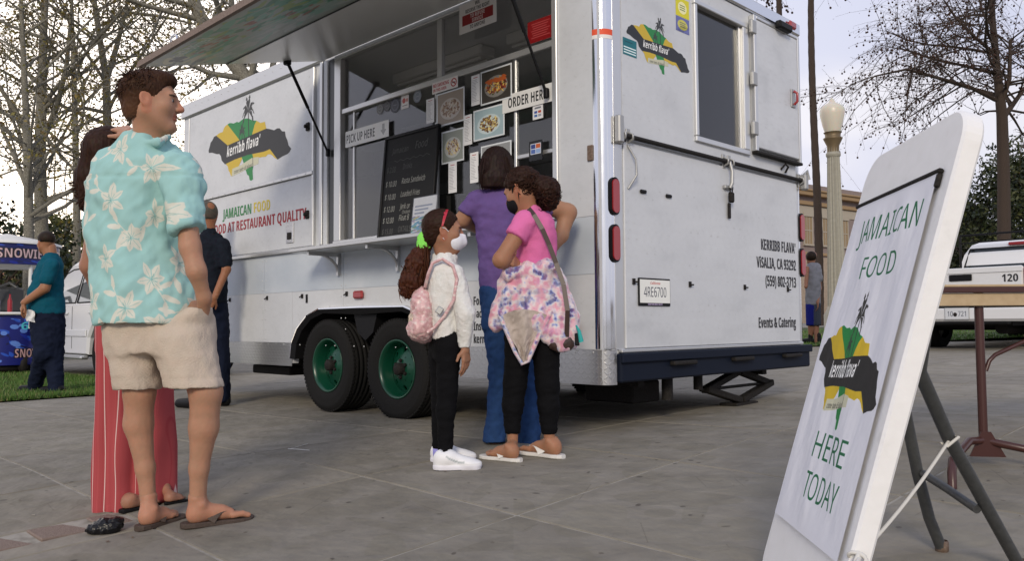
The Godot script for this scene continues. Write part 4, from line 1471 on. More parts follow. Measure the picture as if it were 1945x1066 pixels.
	for s: float in [0.70, 1.47, 2.46]:
		spart(o, "sash_bar", M.aluminium, [s, s + 0.022, 1.335, 2.332, -0.035, -0.008], 0.003)
	spart(o, "sash_bar", M.aluminium, [0.375, 0.70, 1.70, 1.725, -0.035, -0.012], 0.003)
	for e: Array in [[0.375, 1.398, 2.372, 2.775], [1.445, 2.61, 2.372, 2.775], [0.375, 0.70, 1.725, 2.332], [0.722, 1.47, 1.335, 2.332], [1.492, 2.46, 1.335, 2.332], [2.482, 2.61, 1.335, 2.332]]:
		spart(o, "pane", M.pane, [e[0], e[1], e[2], e[3], -0.022, -0.017])
	# inside: steel back wall with shelves and hood, work counter, tube lights
	spart(o, "inner_lining", M.inner_grey, [0.06, L - 0.06, 0.51, 2.795, -2.345, -2.33])
	spart(o, "counter", M.steel, [0.3, 4.9, 1.20, 1.24, -2.30, -1.65], 0.004)
	spart(o, "inner_counter", M.steel, [0.30, 2.68, 1.24, 1.285, -0.60, -0.06], 0.004)
	spart(o, "hood", M.steel, [1.7, 3.9, 2.05, 2.70, -2.31, -1.55], 0.01)
	spart(o, "fridge", M.inner_grey, [4.0, 4.9, 0.52, 2.3, -2.30, -1.6], 0.01)
	spart(o, "shelf", M.steel, [0.15, 1.55, 1.75, 1.78, -2.31, -1.95], 0.003)
	for i in 7:
		spart(o, "stock_box", [M.card, M.white_paint, M.dark_frame][i % 3], [0.2 + 0.19 * i, 0.34 + 0.19 * i, 1.783, 1.93 + 0.03 * (i % 3), -2.28, -2.05], 0.004)
	spart(o, "appliance", M.black_plastic, [1.50, 1.80, 1.287, 1.60, -0.42, -0.14], 0.02)
	for e: Array in [[1.62, 2.72], [0.45, 1.35]]:
		var fx := spart(o, "tube_light", M.white_paint, [e[0], e[1], 2.715, 2.795, -0.72, -0.56], 0.01)
		for k in 2:
			var tb := MB.new()
			tb.tube([Vector3(0.60 + 0.08 * k, 2.700, -float(e[0]) - 0.04), Vector3(0.60 + 0.08 * k, 2.700, -float(e[1]) + 0.04)], 0.014, 8)
			obj("tube", tb, M.white_paint, fx)
	# --- counter shelf on folding brackets
	spart(o, "serving_shelf", M.steel, [0.36, 2.85, 1.236, 1.266, 0.03, 0.325], 0.006)
	for s: float in [2.62, 1.86, 0.8]:
		var bk := MB.new()
		sbox(bk, s, s + 0.025, 1.208, 1.236, 0.005, 0.29)
		sbox(bk, s, s + 0.025, 1.06, 1.236, 0.005, 0.03)
		var pts: Array = []
		for i in 7:
			var a := PI * 0.5 * i / 6
			pts.append(Vector3(-0.02 - 0.20 * (1.0 - cos(a)), 1.08 + 0.14 * sin(a), -s - 0.0125))
		bk.tube(pts, 0.010, 6)
		obj("shelf_bracket", bk, M.steel, o)
	# --- awning: the opened hatch door, its printed edge strip to the outside
	var hinge := Vector2(0.035, 2.838)
	var aw := func(s: float, l: float, below: float) -> Vector3:
		return Vector3(-hinge.x - l * 0.970 - below * 0.24, hinge.y - l * 0.243 - below * 0.970, -s)
	var ab_ := MB.new()
	var as0 := 0.36
	var as1 := 2.83
	var an := MeshInstance3D.new()
	var slab_ := func(b: MB, s0: float, s1: float, l0: float, l1: float, t0: float, t1: float) -> void:
		var q: Array = []
		for e: Array in [[s0, l0, t0], [s1, l0, t0], [s1, l1, t0], [s0, l1, t0], [s0, l0, t1], [s1, l0, t1], [s1, l1, t1], [s0, l1, t1]]:
			q.append(aw.call(e[0], e[1], e[2]))
		b.quad(q[0], q[1], q[2], q[3])
		b.quad(q[7], q[6], q[5], q[4])
		b.quad(q[1], q[0], q[4], q[5])
		b.quad(q[3], q[2], q[6], q[7])
		b.quad(q[0], q[3], q[7], q[4])
		b.quad(q[2], q[1], q[5], q[6])
	slab_.call(ab_, as0, as1, 0.0, 1.47, 0.0, 0.035)
	var awn := obj("awning", ab_, M.trailer_white, o)
	var un := MB.new()
	slab_.call(un, as0 + 0.01, as1 - 0.01, 0.02, 0.838, 0.036, 0.040)
	obj("awning_lining", un, M.brushed, awn)
	var art := art_print()
	var am := print_mat(art, "awning_art", 0.35)
	var aq := MB.new()
	aq.quad(aw.call(as1 - 0.005, 1.46, 0.0395), aw.call(as0 + 0.005, 1.46, 0.0395), aw.call(as0 + 0.005, 0.845, 0.0395), aw.call(as1 - 0.005, 0.845, 0.0395))
	obj("awning_print", aq, am, awn)
	var ed := MB.new()
	slab_.call(ed, as0 - 0.004, as1 + 0.004, 1.462, 1.50, -0.006, 0.046)
	obj("awning_edge", ed, M.rusty_trim, awn)
	var sm := MB.new()
	slab_.call(sm, as0 + 0.01, as1 - 0.01, 0.836, 0.848, 0.041, 0.046)
	obj("awning_seam", sm, M.dark_frame, awn)
	var hd := MB.new()
	var hp: Vector3 = aw.call(2.45, 1.44, -0.012)
	hd.tube([hp, hp + Vector3(0, 0.05, 0.01), hp + Vector3(0, 0.065, 0.05), hp + Vector3(0, 0.05, 0.10), hp + Vector3(0, 0, 0.11)], 0.006, 6)
	obj("awning_handle", hd, M.chrome, awn)
	for s: float in [2.77, 0.41]:
		var g0: Vector3 = aw.call(s, 0.36, 0.05)
		var g1 := Vector3(-0.03, 2.05, -s)
		var st := MB.new()
		st.tube([g0, g0.lerp(g1, 0.5)], 0.013, 10)
		obj("gas_strut", st, M.black_plastic, o)
		var st2 := MB.new()
		st2.tube([g0.lerp(g1, 0.48), g1], 0.009, 8)
		st2.box(g1, Vector3(0.03, 0.06, 0.03), 0.005)
		obj("strut_rod", st2, M.black_plastic, o)
		var st3 := MB.new()
		st3.box(g0, Vector3(0.05, 0.05, 0.05), 0.008)
		obj("strut_mount", st3, M.black_plastic, o)
	# --- corners: bright rounded columns
	for x: float in [0.0, W]:
		var cc := MB.new()
		var sg := -1.0 if x == 0.0 else 1.0
		for i in 10:
			var d: Array = []
			for j in 2:
				var a := PI * 0.5 * (i + j) / 10
				d.append(Vector3(sg * cos(a), 0, sin(a)))
			var c := Vector3(x - sg * 0.075, 0, -0.075)
			var q := [c + d[0] * 0.081 + Vector3.UP * 0.535, c + d[1] * 0.081 + Vector3.UP * 0.535, c + d[1] * 0.081 + Vector3.UP * 2.87, c + d[0] * 0.081 + Vector3.UP * 2.87]
			if sg < 0:
				cc.smooth_quad(q, [d[0], d[1], d[1], d[0]])
			else:
				cc.smooth_quad([q[1], q[0], q[3], q[2]], [d[1], d[0], d[0], d[1]])
		obj("corner_column", cc, M.dented_chrome, o)
	rpart(o, "corner_strip", M.aluminium, [0.075, 0.152, 0.53, 2.86, 0.0, 0.0075])
	rpart(o, "corner_strip", M.aluminium, [W - 0.11, W - 0.075, 0.37, 2.86, 0.0, 0.0075])
	rpart(o, "top_trim", M.chrome, [0.02, W - 0.02, 2.87, 2.965, 0.0, 0.03], 0.01)
	# --- rear: lower ramp door, upper sheet, locking bar
	rpart(o, "ramp_door", M.trailer_white, [0.156, W - 0.115, 0.535, 1.72, 0.0, 0.016], 0.004)
	rpart(o, "door_sill", M.aluminium, [0.10, W - 0.09, 0.512, 0.532, 0.0, 0.03], 0.004)
	var up := MB.new()
	rbox(up, 0.156, 0.905, 1.735, 2.865, 0.0, 0.010)
	rbox(up, 1.585, W - 0.115, 1.735, 2.865, 0.0, 0.010)
	rbox(up, 0.905, 1.585, 1.735, 1.835, 0.0, 0.010)
	rbox(up, 0.905, 1.585, 2.765, 2.865, 0.0, 0.010)
	obj("upper_panel", up, M.trailer_white, o)
	var bar := MB.new()
	bar.tube([Vector3(0.10, 1.748, 0.035), Vector3(W - 0.03, 1.748, 0.035)], 0.0135, 10)
	obj("locking_bar", bar, M.dark_iron, o)
	for r: float in [0.13, 0.20, 1.245, 1.315, 2.33]:
		var bk := MB.new()
		rbox(bk, r - 0.02, r + 0.02, 1.70, 1.80, 0.010, 0.018, 0.003)
		bk.tube([Vector3(r, 1.72, 0.018), Vector3(r, 1.735, 0.05), Vector3(r, 1.76, 0.05), Vector3(r, 1.778, 0.018)], 0.008, 6)
		obj("bar_bracket", bk, M.galvanised, o)
	var cam_ := MB.new()
	rbox(cam_, 2.345, 2.40, 1.68, 1.80, 0.01, 0.06, 0.01)
	cam_.tube([Vector3(2.37, 1.80, 0.04), Vector3(2.39, 1.83, 0.05), Vector3(2.40, 1.76, 0.06)], 0.012, 7)
	obj("bar_end", cam_, M.galvanised, o)
	rpart(o, "bar_end", M.galvanised, [0.075, 0.125, 1.70, 1.86, 0.01, 0.05], 0.008)
	var hl := MB.new()
	hl.tube([Vector3(1.28, 1.75, 0.04), Vector3(1.285, 1.68, 0.055), Vector3(1.27, 1.60, 0.06), Vector3(1.262, 1.57, 0.05)], [0.012, 0.013, 0.014, 0.012], 8)
	rbox(hl, 1.22, 1.33, 1.565, 1.59, 0.016, 0.04, 0.005)
	obj("latch_handle", hl, M.galvanised, o)
	var lk := MB.new()
	rbox(lk, 1.262, 1.305, 1.475, 1.545, 0.03, 0.06, 0.008)
	lk.tube([Vector3(1.27, 1.54, 0.045), Vector3(1.272, 1.58, 0.045), Vector3(1.284, 1.592, 0.045), Vector3(1.297, 1.58, 0.045), Vector3(1.298, 1.54, 0.045)], 0.005, 6)
	rbox(lk, 1.268, 1.30, 1.37, 1.475, 0.022, 0.034, 0.005)
	obj("padlock", lk, M.dark_iron, o)
	var cab := MB.new()
	cab.tube([Vector3(0.19, 1.70, 0.02), Vector3(0.225, 1.62, 0.05), Vector3(0.225, 1.53, 0.055), Vector3(0.19, 1.45, 0.02)], 0.007, 6)
	obj("cable_loop", cab, M.galvanised, o)
	var hook2 := MB.new()
	hook2.tube([Vector3(2.05, 1.80, 0.012), Vector3(2.07, 1.84, 0.04), Vector3(2.10, 1.82, 0.045), Vector3(2.10, 1.78, 0.02)], 0.008, 6)
	obj("hook", hook2, M.dark_iron, o)
	for e: Array in [[0.30, 1.437], [0.56, 1.437]]:
		rpart(o, "bumper_pad", M.black_plastic, [e[0], e[0] + 0.06, e[1], e[1] + 0.022, 0.016, 0.030], 0.006)
	for r: float in [0.22, 0.80, 1.47, 2.09]:
		var hk := MB.new()
		rbox(hk, r, r + 0.022, 0.90, 0.935, 0.016, 0.024)
		hk.tube([Vector3(r + 0.01, 0.915, 0.024), Vector3(r + 0.03, 0.915, 0.034)], 0.005, 5)
		obj("hook", hk, M.dark_iron, o)
	# rear window with aluminium frame, its shutter folded back against the wall
	for e: Array in [[0.905, 1.585, 1.835, 1.872], [0.905, 1.585, 2.732, 2.765], [0.905, 0.94, 1.872, 2.732], [1.515, 1.585, 1.872, 2.732]]:
		rpart(o, "window_frame", M.aluminium, [e[0], e[1], e[2], e[3], -0.03, 0.028], 0.005)
	rpart(o, "pane", M.pane_dark, [0.94, 1.49, 1.872, 2.732, -0.018, -0.012])
	rpart(o, "sash_bar", M.aluminium, [1.49, 1.515, 1.872, 2.732, -0.03, 0.006], 0.003)
	var sh := rpart(o, "shutter", M.trailer_white, [1.665, 2.285, 1.90, 2.82, 0.012, 0.045], 0.006)
	for e: Array in [[1.625, 1.665, 1.875, 2.845], [2.285, 2.315, 1.875, 2.845], [1.665, 2.285, 2.82, 2.845]]:
		rpart(sh, "shutter_frame", M.aluminium, [e[0], e[1], e[2], e[3], 0.011, 0.05], 0.004)
	rpart(sh, "shutter_lip", M.dark_iron, [1.63, 2.31, 1.855, 1.876, 0.011, 0.06], 0.004)
	for h: float in [1.98, 2.33, 2.70]:
		rpart(sh, "hinge", M.galvanised, [1.585, 1.655, h, h + 0.10, 0.028, 0.058], 0.008)
	var hn := rpart(sh, "handle_plate", M.galvanised, [2.16, 2.225, 2.28, 2.42, 0.045, 0.054], 0.01)
	var hg := MB.new()
	hg.tube([Vector3(2.19, 2.40, 0.06), Vector3(2.19, 2.38, 0.085), Vector3(2.19, 2.32, 0.085), Vector3(2.19, 2.30, 0.06)], 0.010, 7)
	obj("handle", hg, M.red_lens, hn)
	rpart(o, "load_lamp", M.black_plastic, [1.93, 2.12, 2.815, 2.875, 0.046, 0.10], 0.012)
	for e: Array in [[2.17, 2.27], [0.12, 0.22], [1.15, 1.25]]:
		rpart(o, "clearance_lamp", M.red_lens, [e[0], e[1], 2.885, 2.945, 0.03, 0.058], 0.012)
	# tail lamps: oval lenses in black grommets
	for x: float in [0.072, W - 0.045]:
		for h: float in [1.395, 1.128]:
			var gr := MB.new()
			var ov := func(b: MB, rx: float, ry: float, z0: float, z1: float) -> void:
				var pl := PackedVector2Array()
				for i in 32:
					var a := TAU * i / 32
					var e := Vector2(cos(a) * rx, sin(a) * rx)
					e.y += signf(sin(a)) * (ry - rx) if absf(sin(a)) > 1e-6 else 0.0
					pl.append(e)
				b.prism(pl, z1 - z0, Transform3D(Basis(), Vector3(x, h, z1)))
			ov.call(gr, 0.040, 0.108, 0.0, 0.018)
			var lamp := obj("tail_lamp", gr, M.black_plastic, o)
			var ln := MB.new()
			ov.call(ln, 0.030, 0.096, 0.018, 0.026)
			obj("lens", ln, M.red_lens, lamp)
	# plate in a dark frame
	var pp := Print.new(640, 320, Color(0.93, 0.93, 0.90))
	pp.text("California", Vector2(320, 62), 34, Color(0.75, 0.2, 0.15), 0.9, true, 0.3, 0.0, true, 1)
	pp.text("4RE6700", Vector2(320, 236), 136, Color(0.13, 0.14, 0.22), 0.66, false, 0.0, 0.0, false, 1)
	var pf := rpart(o, "plate_frame", M.black_plastic, [0.268, 0.588, 0.778, 0.942, 0.016, 0.026], 0.006)
	obj("number_plate", sheet_quad(rear_t(0.277, 0.796, 0.0275), 0.302, 0.136), print_mat(pp, "plate_print", 0.4), pf)
	var pt := MB.new()
	letters(pt, "THAN YOUR ANGEL CAN FLY", rear_t(0.428, 0.783, 0.0265), 0.010, 0.8, true, 1, 0.0006)
	obj("plate_lettering", pt, M.ink_lilac, pf)
	# rear lettering, stickers
	var rl := MB.new()
	for e: Array in [["KERRIBB FLAVA'", 2.238, 1.190, 0.076, 0.66], ["ViSALIA, CA 93292", 2.238, 1.062, 0.076, 0.66], ["(559) 802-3713", 2.236, 0.934, 0.076, 0.66], ["Events & Catering", 2.218, 0.640, 0.072, 0.66]]:
		letters(rl, e[0], rear_t(e[1], e[2], 0.017), e[3], e[4], true, 2)
	obj("lettering", rl, M.ink_black, o)
	obj("logo", sheet_quad(rear_t(0.198, 2.195, 0.0112), 0.67, 0.36), lm, o)
	var s1 := Print.new(256, 256, Color(0.86, 0.82, 0.15))
	s1.ell(Vector2(128, 128), Vector2(84, 84), Color(0.95, 0.93, 0.7))
	for i in 3:
		s1.im.fill_rect(Rect2i(76, 92 + 30 * i, 104, 12), Color(0.35, 0.45, 0.25))
	obj("sticker", sheet_quad(rear_t(0.715, 2.61, 0.0112), 0.15, 0.12), print_mat(s1, "sticker_yellow"), o)
	var s2 := Print.new(256, 256, Color(0.42, 0.44, 0.66))
	s2.ell(Vector2(128, 128), Vector2(96, 90), Color(0.80, 0.78, 0.35))
	for i in 3:
		s2.im.fill_rect(Rect2i(72, 86 + 34 * i, 112, 14), Color(0.4, 0.4, 0.45))
	obj("sticker", sheet_quad(rear_t(0.715, 2.512, 0.0112), 0.15, 0.095), print_mat(s2, "sticker_violet"), o)
	var s3 := Print.new(256, 192, Color(0.05, 0.42, 0.46))
	for i in 3:
		s3.im.fill_rect(Rect2i(14, 96 + 30 * i, 228, 14), Color(0.9, 0.95, 0.95))
	s3.im.fill_rect(Rect2i(30, 34, 150, 10), Color(0.03, 0.25, 0.3))
	obj("sticker", sheet_quad(rear_t(0.168, 2.235, 0.0112), 0.132, 0.10), print_mat(s3, "sticker_teal"), o)
	var bd := MB.new()
	for i in 8:
		var d: Array = []
		for j in 2:
			var a := PI * 0.5 * (i + j) / 8
			d.append(Vector3(-cos(a), 0, sin(a)))
		var c := Vector3(0.075, 0, -0.075)
		for e: Array in [[2.318, 2.352, Color(0.75, 0.09, 0.03)], [2.296, 2.318, Color(0.78, 0.75, 0.72)]]:
			bd.col = e[2]
			bd.smooth_quad([c + d[0] * 0.0822 + Vector3.UP * float(e[0]), c + d[1] * 0.0822 + Vector3.UP * float(e[0]), c + d[1] * 0.0822 + Vector3.UP * float(e[1]), c + d[0] * 0.0822 + Vector3.UP * float(e[1])], [d[0], d[1], d[1], d[0]])
	obj("sticker_band", bd, M.vcol, o)
	var hz := MB.new()
	sbox(hz, 0.075, 0.115, 1.60, 1.69, 0.004, 0.016, 0.004)
	obj("hinge", hz, M.rusty_trim, o)
	# --- rear bumper beam
	var bp := rpart(o, "rear_beam", M.navy_steel, [0.085, W + 0.0, 0.345, 0.508, -0.05, 0.035], 0.01)
	rpart(bp, "beam_step", M.navy_steel, [0.075, W + 0.005, 0.455, 0.510, 0.036, 0.055], 0.006)
	for r: float in [0.55, 1.25, 1.95]:
		rpart(bp, "beam_bracket", M.dark_iron, [r, r + 0.25, 0.425, 0.45, 0.036, 0.075], 0.006)
	# swivel jack leg stub
	var jk := MB.new()
	jk.tube([Vector3(1.10, 0.40, -0.12), Vector3(1.10, 0.24, -0.12)], 0.03, 10)
	obj("jack_stub", jk, M.dark_iron, o)
	var jk2 := MB.new()
	jk2.tube([Vector3(0.72, 0.34, -0.10), Vector3(0.72, 0.20, -0.10)], 0.035, 10)
	obj("jack_stub", jk2, M.dark_iron, o)
	# scissor jack standing under the far corner
	var jp := CORNER + TRB * 1.72 + TRA * 0.18
	jp.y = gy(jp.x, jp.z)
	var j := thing("scissor_jack", "black scissor jack standing on the concrete under the trailer's rear beam", "jack", jp, "", deg_to_rad(45))
	var top := 0.345 - jp.y
	var arm := func(a: Vector3, b: Vector3) -> void:
		var m := MB.new()
		var d := (b - a)
		m.box((a + b) * 0.5, Vector3(d.length() + 0.04, 0.045, 0.06), 0.006, Basis(d.normalized(), Vector3.BACK.cross(d.normalized()), Vector3.BACK))
		obj("arm", m, M.dark_iron, j)
	var midh := top * 0.52
	for sg: float in [-1.0, 1.0]:
		arm.call(Vector3(0.03 * sg, top - 0.02, 0), Vector3(0.43 * sg, midh, 0.0))
		arm.call(Vector3(0.03 * sg, 0.035, 0.012), Vector3(0.43 * sg, midh, 0.012))
	var sc := MB.new()
	sc.tube([Vector3(-0.50, midh, 0), Vector3(0.50, midh, 0)], 0.011, 8)
	obj("screw", sc, M.dark_iron, j)
	var ft := MB.new()
	ft.span(Vector3(-0.15, -0.008, -0.07), Vector3(0.15, 0.018, 0.07), 0.005)
	obj("foot", ft, M.dark_iron, j)
	var hd2 := MB.new()
	hd2.span(Vector3(-0.07, top - 0.02, -0.05), Vector3(0.07, top - 0.002, 0.05), 0.004)
	obj("head", hd2, M.dark_iron, j)

func art_print() -> Print:
	var p := Print.new(1024, 256, Color(0.56, 0.60, 0.57))
	rng.seed = 99
	# brushed scenery: long overlapping strokes of green, teal, grey, yellow and rust
	for k in 420:
		var x := rng.randf() * 1024.0
		var y := 20.0 + rng.randf() * 216.0
		var t := x / 1024.0
		var pal: Array
		if y < 60.0 + 60.0 * sin(t * 5.0):
			pal = [Color(0.64, 0.68, 0.66), Color(0.55, 0.64, 0.61), Color(0.44, 0.64, 0.57)]
		elif t < 0.12:
			pal = [Color(0.76, 0.74, 0.60), Color(0.62, 0.65, 0.53), Color(0.34, 0.37, 0.33)]
		else:
			pal = [Color(0.14, 0.46, 0.31), Color(0.26, 0.57, 0.44), Color(0.38, 0.64, 0.55), Color(0.50, 0.60, 0.26), Color(0.58, 0.64, 0.59)]
		p.ell(Vector2(x, y), Vector2(rng.randf_range(14, 60), rng.randf_range(4, 13)), pal[rng.randi() % pal.size()], rng.randf_range(-0.25, 0.25), 10)
	for k in 18:
		p.ell(Vector2(150.0 + rng.randf() * 330.0, 172.0 + rng.randfn() * 10.0), Vector2(rng.randf_range(10, 30), rng.randf_range(2, 6)), Color(0.58, 0.26, 0.12), -0.1, 8)
	for k in 10:
		p.ell(Vector2(520.0 + rng.randf() * 420.0, 90.0 + rng.randfn() * 16.0), Vector2(rng.randf_range(10, 30), rng.randf_range(2, 6)), Color(0.55, 0.30, 0.20), 0.1, 8)
	for k in 16:
		p.ell(Vector2(95.0 + rng.randfn() * 16.0, 185.0 + rng.randfn() * 12.0), Vector2(rng.randf_range(6, 20), rng.randf_range(4, 10)), Color(0.14, 0.15, 0.13), 0.3, 8)
	p.text("kerribb flava'", Vector2(330, 196), 30, Color(0.78, 0.80, 0.78), 0.85, true, 0.2, PI)
	return p

# ---------------------------------------------------------------- things on and around the trailer
func on_trailer(t: Transform3D) -> Transform3D:
	return Transform3D(Basis(Vector3.UP, deg_to_rad(45)), CORNER) * t
# a thin printed card with thickness, its print in front
func card(called: String, label: String, cat: String, t: Transform3D, w: float, h: float, p: Print, key: String, group := "", back: Material = null) -> void:
	var o := thing(called, label, cat, Vector3.ZERO, group)
	o.transform = t
	var b := MB.new()
	b.span(Vector3(0, 0, -0.002), Vector3(w, h, 0.0))
	obj("sheet", b, back if back else M.paper, o)
	obj("print", sheet_quad(Transform3D(Basis(), Vector3(0, 0, 0.0006)), w, h), print_mat(p, key, 0.35), o)
func food_print(seed_: int, bg: Color, pal: Array) -> Print:
	var p := Print.new(320, 260, Color(0.85, 0.87, 0.88))
	p.im.fill_rect(Rect2i(12, 12, 296, 236), bg)
	rng.seed = seed_
	p.ell(Vector2(160, 140), Vector2(120, 82), bg.lightened(0.35))
	for k in 130:
		var a := rng.randf() * TAU
		var r := sqrt(rng.randf())
		p.ell(Vector2(160 + cos(a) * 100 * r, 138 + sin(a) * 62 * r), Vector2(rng.randf_range(5, 20), rng.randf_range(3, 10)), pal[rng.randi() % pal.size()], rng.randf() * PI, 8)
	return p
func list_print(seed_: int) -> Print:
	var p := Print.new(160, 320, Color(0.90, 0.90, 0.90))
	rng.seed = seed_
	p.im.fill_rect(Rect2i(40, 24, 80, 8), Color(0.7, 0.35, 0.35))
	for i in 15:
		p.im.fill_rect(Rect2i(16, 50 + i * 16, rng.randi_range(60, 126), 4), Color(0.55, 0.55, 0.57))
	return p
func window_signs() -> void:
	var ink := Color(0.06, 0.06, 0.07)
	var white := Color(0.88, 0.88, 0.87)
	var p := Print.new(1120, 256, white)
	p.text("PICK UP HERE", Vector2(30, 196), 134, ink, 0.62)
	p.poly([[960, 40], [1020, 40], [1020, 130], [1062, 130], [990, 216], [918, 130], [960, 130]], Color(0.62, 0.62, 0.62))
	card("pick_up_sign", "white strip sign reading PICK UP HERE with a grey arrow, taped to the window", "sign", on_trailer(side_t(2.56, 2.058, 0.006)), 0.56, 0.125, p, "pick_up_print")
	p = Print.new(900, 230, white)
	p.text("ORDER HERE", Vector2(450, 178), 126, ink, 0.66, true, 0, 0, false, 1)
	card("order_sign", "white strip sign reading ORDER HERE on the window", "sign", on_trailer(side_t(0.808, 2.002, 0.006)), 0.43, 0.113, p, "order_print")
	p = Print.new(560, 180, Color(0.9, 0.88, 0.87))
	var red := Color(0.68, 0.06, 0.09)
	p.text("NO SMOKING", Vector2(24, 84), 54, red, 0.72)
	p.text("IN THIS AREA", Vector2(24, 152), 46, red, 0.72)
	p.ell(Vector2(474, 90), Vector2(64, 64), red, 0, 30)
	p.ell(Vector2(474, 90), Vector2(48, 48), Color(0.9, 0.88, 0.87), 0, 30)
	p.im.fill_rect(Rect2i(440, 82, 70, 16), ink)
	p.line(Vector2(434, 50), Vector2(514, 130), 14, red)
	card("no_smoking_sign", "small white and red NO SMOKING sign under the window rail", "sign", on_trailer(side_t(1.492, 2.262, 0.013)), 0.267, 0.08, p, "no_smoking_print")
	p = Print.new(720, 400, Color(0.86, 0.85, 0.84))
	p.text("WE", Vector2(360, 70), 52, ink, 0.9, true, 0, 0, false, 1)
	p.text("RESERVE THE RIGHT", Vector2(360, 140), 50, ink, 0.72, true, 0, 0, false, 1)
	p.im.fill_rect(Rect2i(60, 160, 600, 140), red.darkened(0.2))
	p.text("TO REFUSE", Vector2(360, 222), 50, white, 0.8, true, 0, 0, false, 1)
	p.text("SERVICE", Vector2(360, 286), 50, white, 0.8, true, 0, 0, false, 1)
	p.text("TO ANYONE", Vector2(360, 366), 50, ink, 0.75, true, 0, 0, false, 1)
	card("service_notice", "white and dark red notice reserving the right to refuse service, under the awning", "sign", on_trailer(side_t(1.165, 2.588, 0.05)), 0.352, 0.196, p, "service_print")
	p = Print.new(420, 270, Color(0.50, 0.02, 0.04))
	for i in 7:
		p.im.fill_rect(Rect2i(60 + (i % 3) * 14, 40 + i * 28, 300 - (i % 3) * 40, 8), Color(0.72, 0.35, 0.35))
	card("red_notice", "small dark red notice with faint lines in the upper right pane", "sign", on_trailer(side_t(0.583, 2.39, 0.006)), 0.215, 0.138, p, "red_print")
	var pal1 := [Color(0.55, 0.25, 0.12), Color(0.72, 0.52, 0.2), Color(0.35, 0.1, 0.06), Color(0.8, 0.68, 0.35), Color(0.25, 0.3, 0.1)]
	var pal2 := [Color(0.75, 0.66, 0.38), Color(0.5, 0.36, 0.16), Color(0.85, 0.78, 0.5), Color(0.35, 0.22, 0.1)]
	var pal3 := [Color(0.72, 0.66, 0.58), Color(0.6, 0.5, 0.42), Color(0.8, 0.76, 0.7), Color(0.5, 0.38, 0.3)]
	var f := food_print(1, Color(0.22, 0.2, 0.17), pal1)
	for k in 50:
		f.ell(Vector2(60 + rng.randf() * 200, 92 + rng.randfn() * 8), Vector2(18, 8), Color(0.66, 0.32, 0.12), rng.randf_range(-0.2, 0.2), 8)
	card("food_photo", "glossy photo of a loaded hot dog taped above the ORDER HERE sign", "photo", on_trailer(side_t(1.006, 2.09, 0.008)), 0.285, 0.222, f, "food_a", "food photos on the window")
	card("food_photo", "photo of loaded fries on a pale blue ground left of the ORDER HERE sign", "photo", on_trailer(side_t(1.081, 1.868, 0.004)), 0.288, 0.203, food_print(2, Color(0.60, 0.69, 0.71), pal2), "food_b", "food photos on the window")
	card("food_photo", "washed out food photo just below the no smoking sign", "photo", on_trailer(side_t(1.452, 2.026, 0.006)), 0.285, 0.23, food_print(3, Color(0.6, 0.55, 0.5), pal3), "food_c", "food photos on the window")
	card("food_photo", "pale food photo right beside the chalkboard's upper half", "photo", on_trailer(side_t(1.40, 1.762, 0.006)), 0.225, 0.222, food_print(4, Color(0.52, 0.54, 0.5), pal3 + pal2), "food_d", "food photos on the window")
	card("food_photo", "faded food photo behind the woman's head", "photo", on_trailer(side_t(1.008, 1.62, 0.006)), 0.277, 0.205, food_print(5, Color(0.55, 0.56, 0.56), pal3), "food_e", "food photos on the window")
	var li := list_print(6)
	var lm: Array = [["narrow white price list beside the hot dog photo", 1.094, 2.105, 0.08, 0.20], ["narrow white price list left of the washed out photo", 1.56, 2.07, 0.085, 0.17], ["narrow white price list left of the loaded fries photo", 1.17, 1.855, 0.08, 0.20], ["lowest narrow white price list, hanging near the brochure", 1.326, 1.556, 0.083, 0.205], ["narrow white price list just left of the woman's hair", 1.11, 1.597, 0.08, 0.20]]
	var lt := print_mat(li, "list_print", 0.6)
	for e: Array in lm:
		var o := thing("price_list", e[0], "paper", Vector3.ZERO, "paper lists on the window")
		o.transform = on_trailer(side_t(e[1], e[2], 0.0095))
		var b := MB.new()
		b.span(Vector3(0, 0, -0.001), Vector3(e[3], e[4], 0.0))
		obj("sheet", b, M.paper, o)
		obj("print", sheet_quad(Transform3D(Basis(), Vector3(0, 0, 0.0005)), e[3], e[4]), lt, o)
	p = Print.new(200, 220, Color(0.04, 0.04, 0.05))
	p.im.fill_rect(Rect2i(22, 30, 156, 120), Color(0.82, 0.84, 0.88))
	p.im.fill_rect(Rect2i(30, 38, 66, 48), Color(0.16, 0.24, 0.5))
	p.im.fill_rect(Rect2i(104, 38, 66, 48), Color(0.75, 0.35, 0.12))
	p.im.fill_rect(Rect2i(30, 94, 66, 48), Color(0.3, 0.4, 0.65))
	p.im.fill_rect(Rect2i(104, 94, 66, 48), Color(0.55, 0.65, 0.8))
	card("card_reader_sign", "black holder showing payment card marks below the ORDER HERE sign", "sign", on_trailer(side_t(0.572, 1.664, 0.012)), 0.11, 0.12, p, "cards_print", "", M.black_plastic)
	p = Print.new(160, 180, Color(0.88, 0.88, 0.88))
	p.im.fill_rect(Rect2i(30, 20, 100, 24), Color(0.45, 0.46, 0.5))
	for i in 4:
		p.im.fill_rect(Rect2i(24 + (i % 2) * 62, 70 + (i / 2) * 46, 48, 32), [Color(0.2, 0.3, 0.6), Color(0.7, 0.25, 0.15), Color(0.25, 0.4, 0.65), Color(0.6, 0.6, 0.65)][i])
	card("card_sticker", "small white payment sticker under the ORDER HERE sign", "sticker", on_trailer(side_t(0.55, 1.917, 0.0)), 0.084, 0.084, p, "sticker_print")
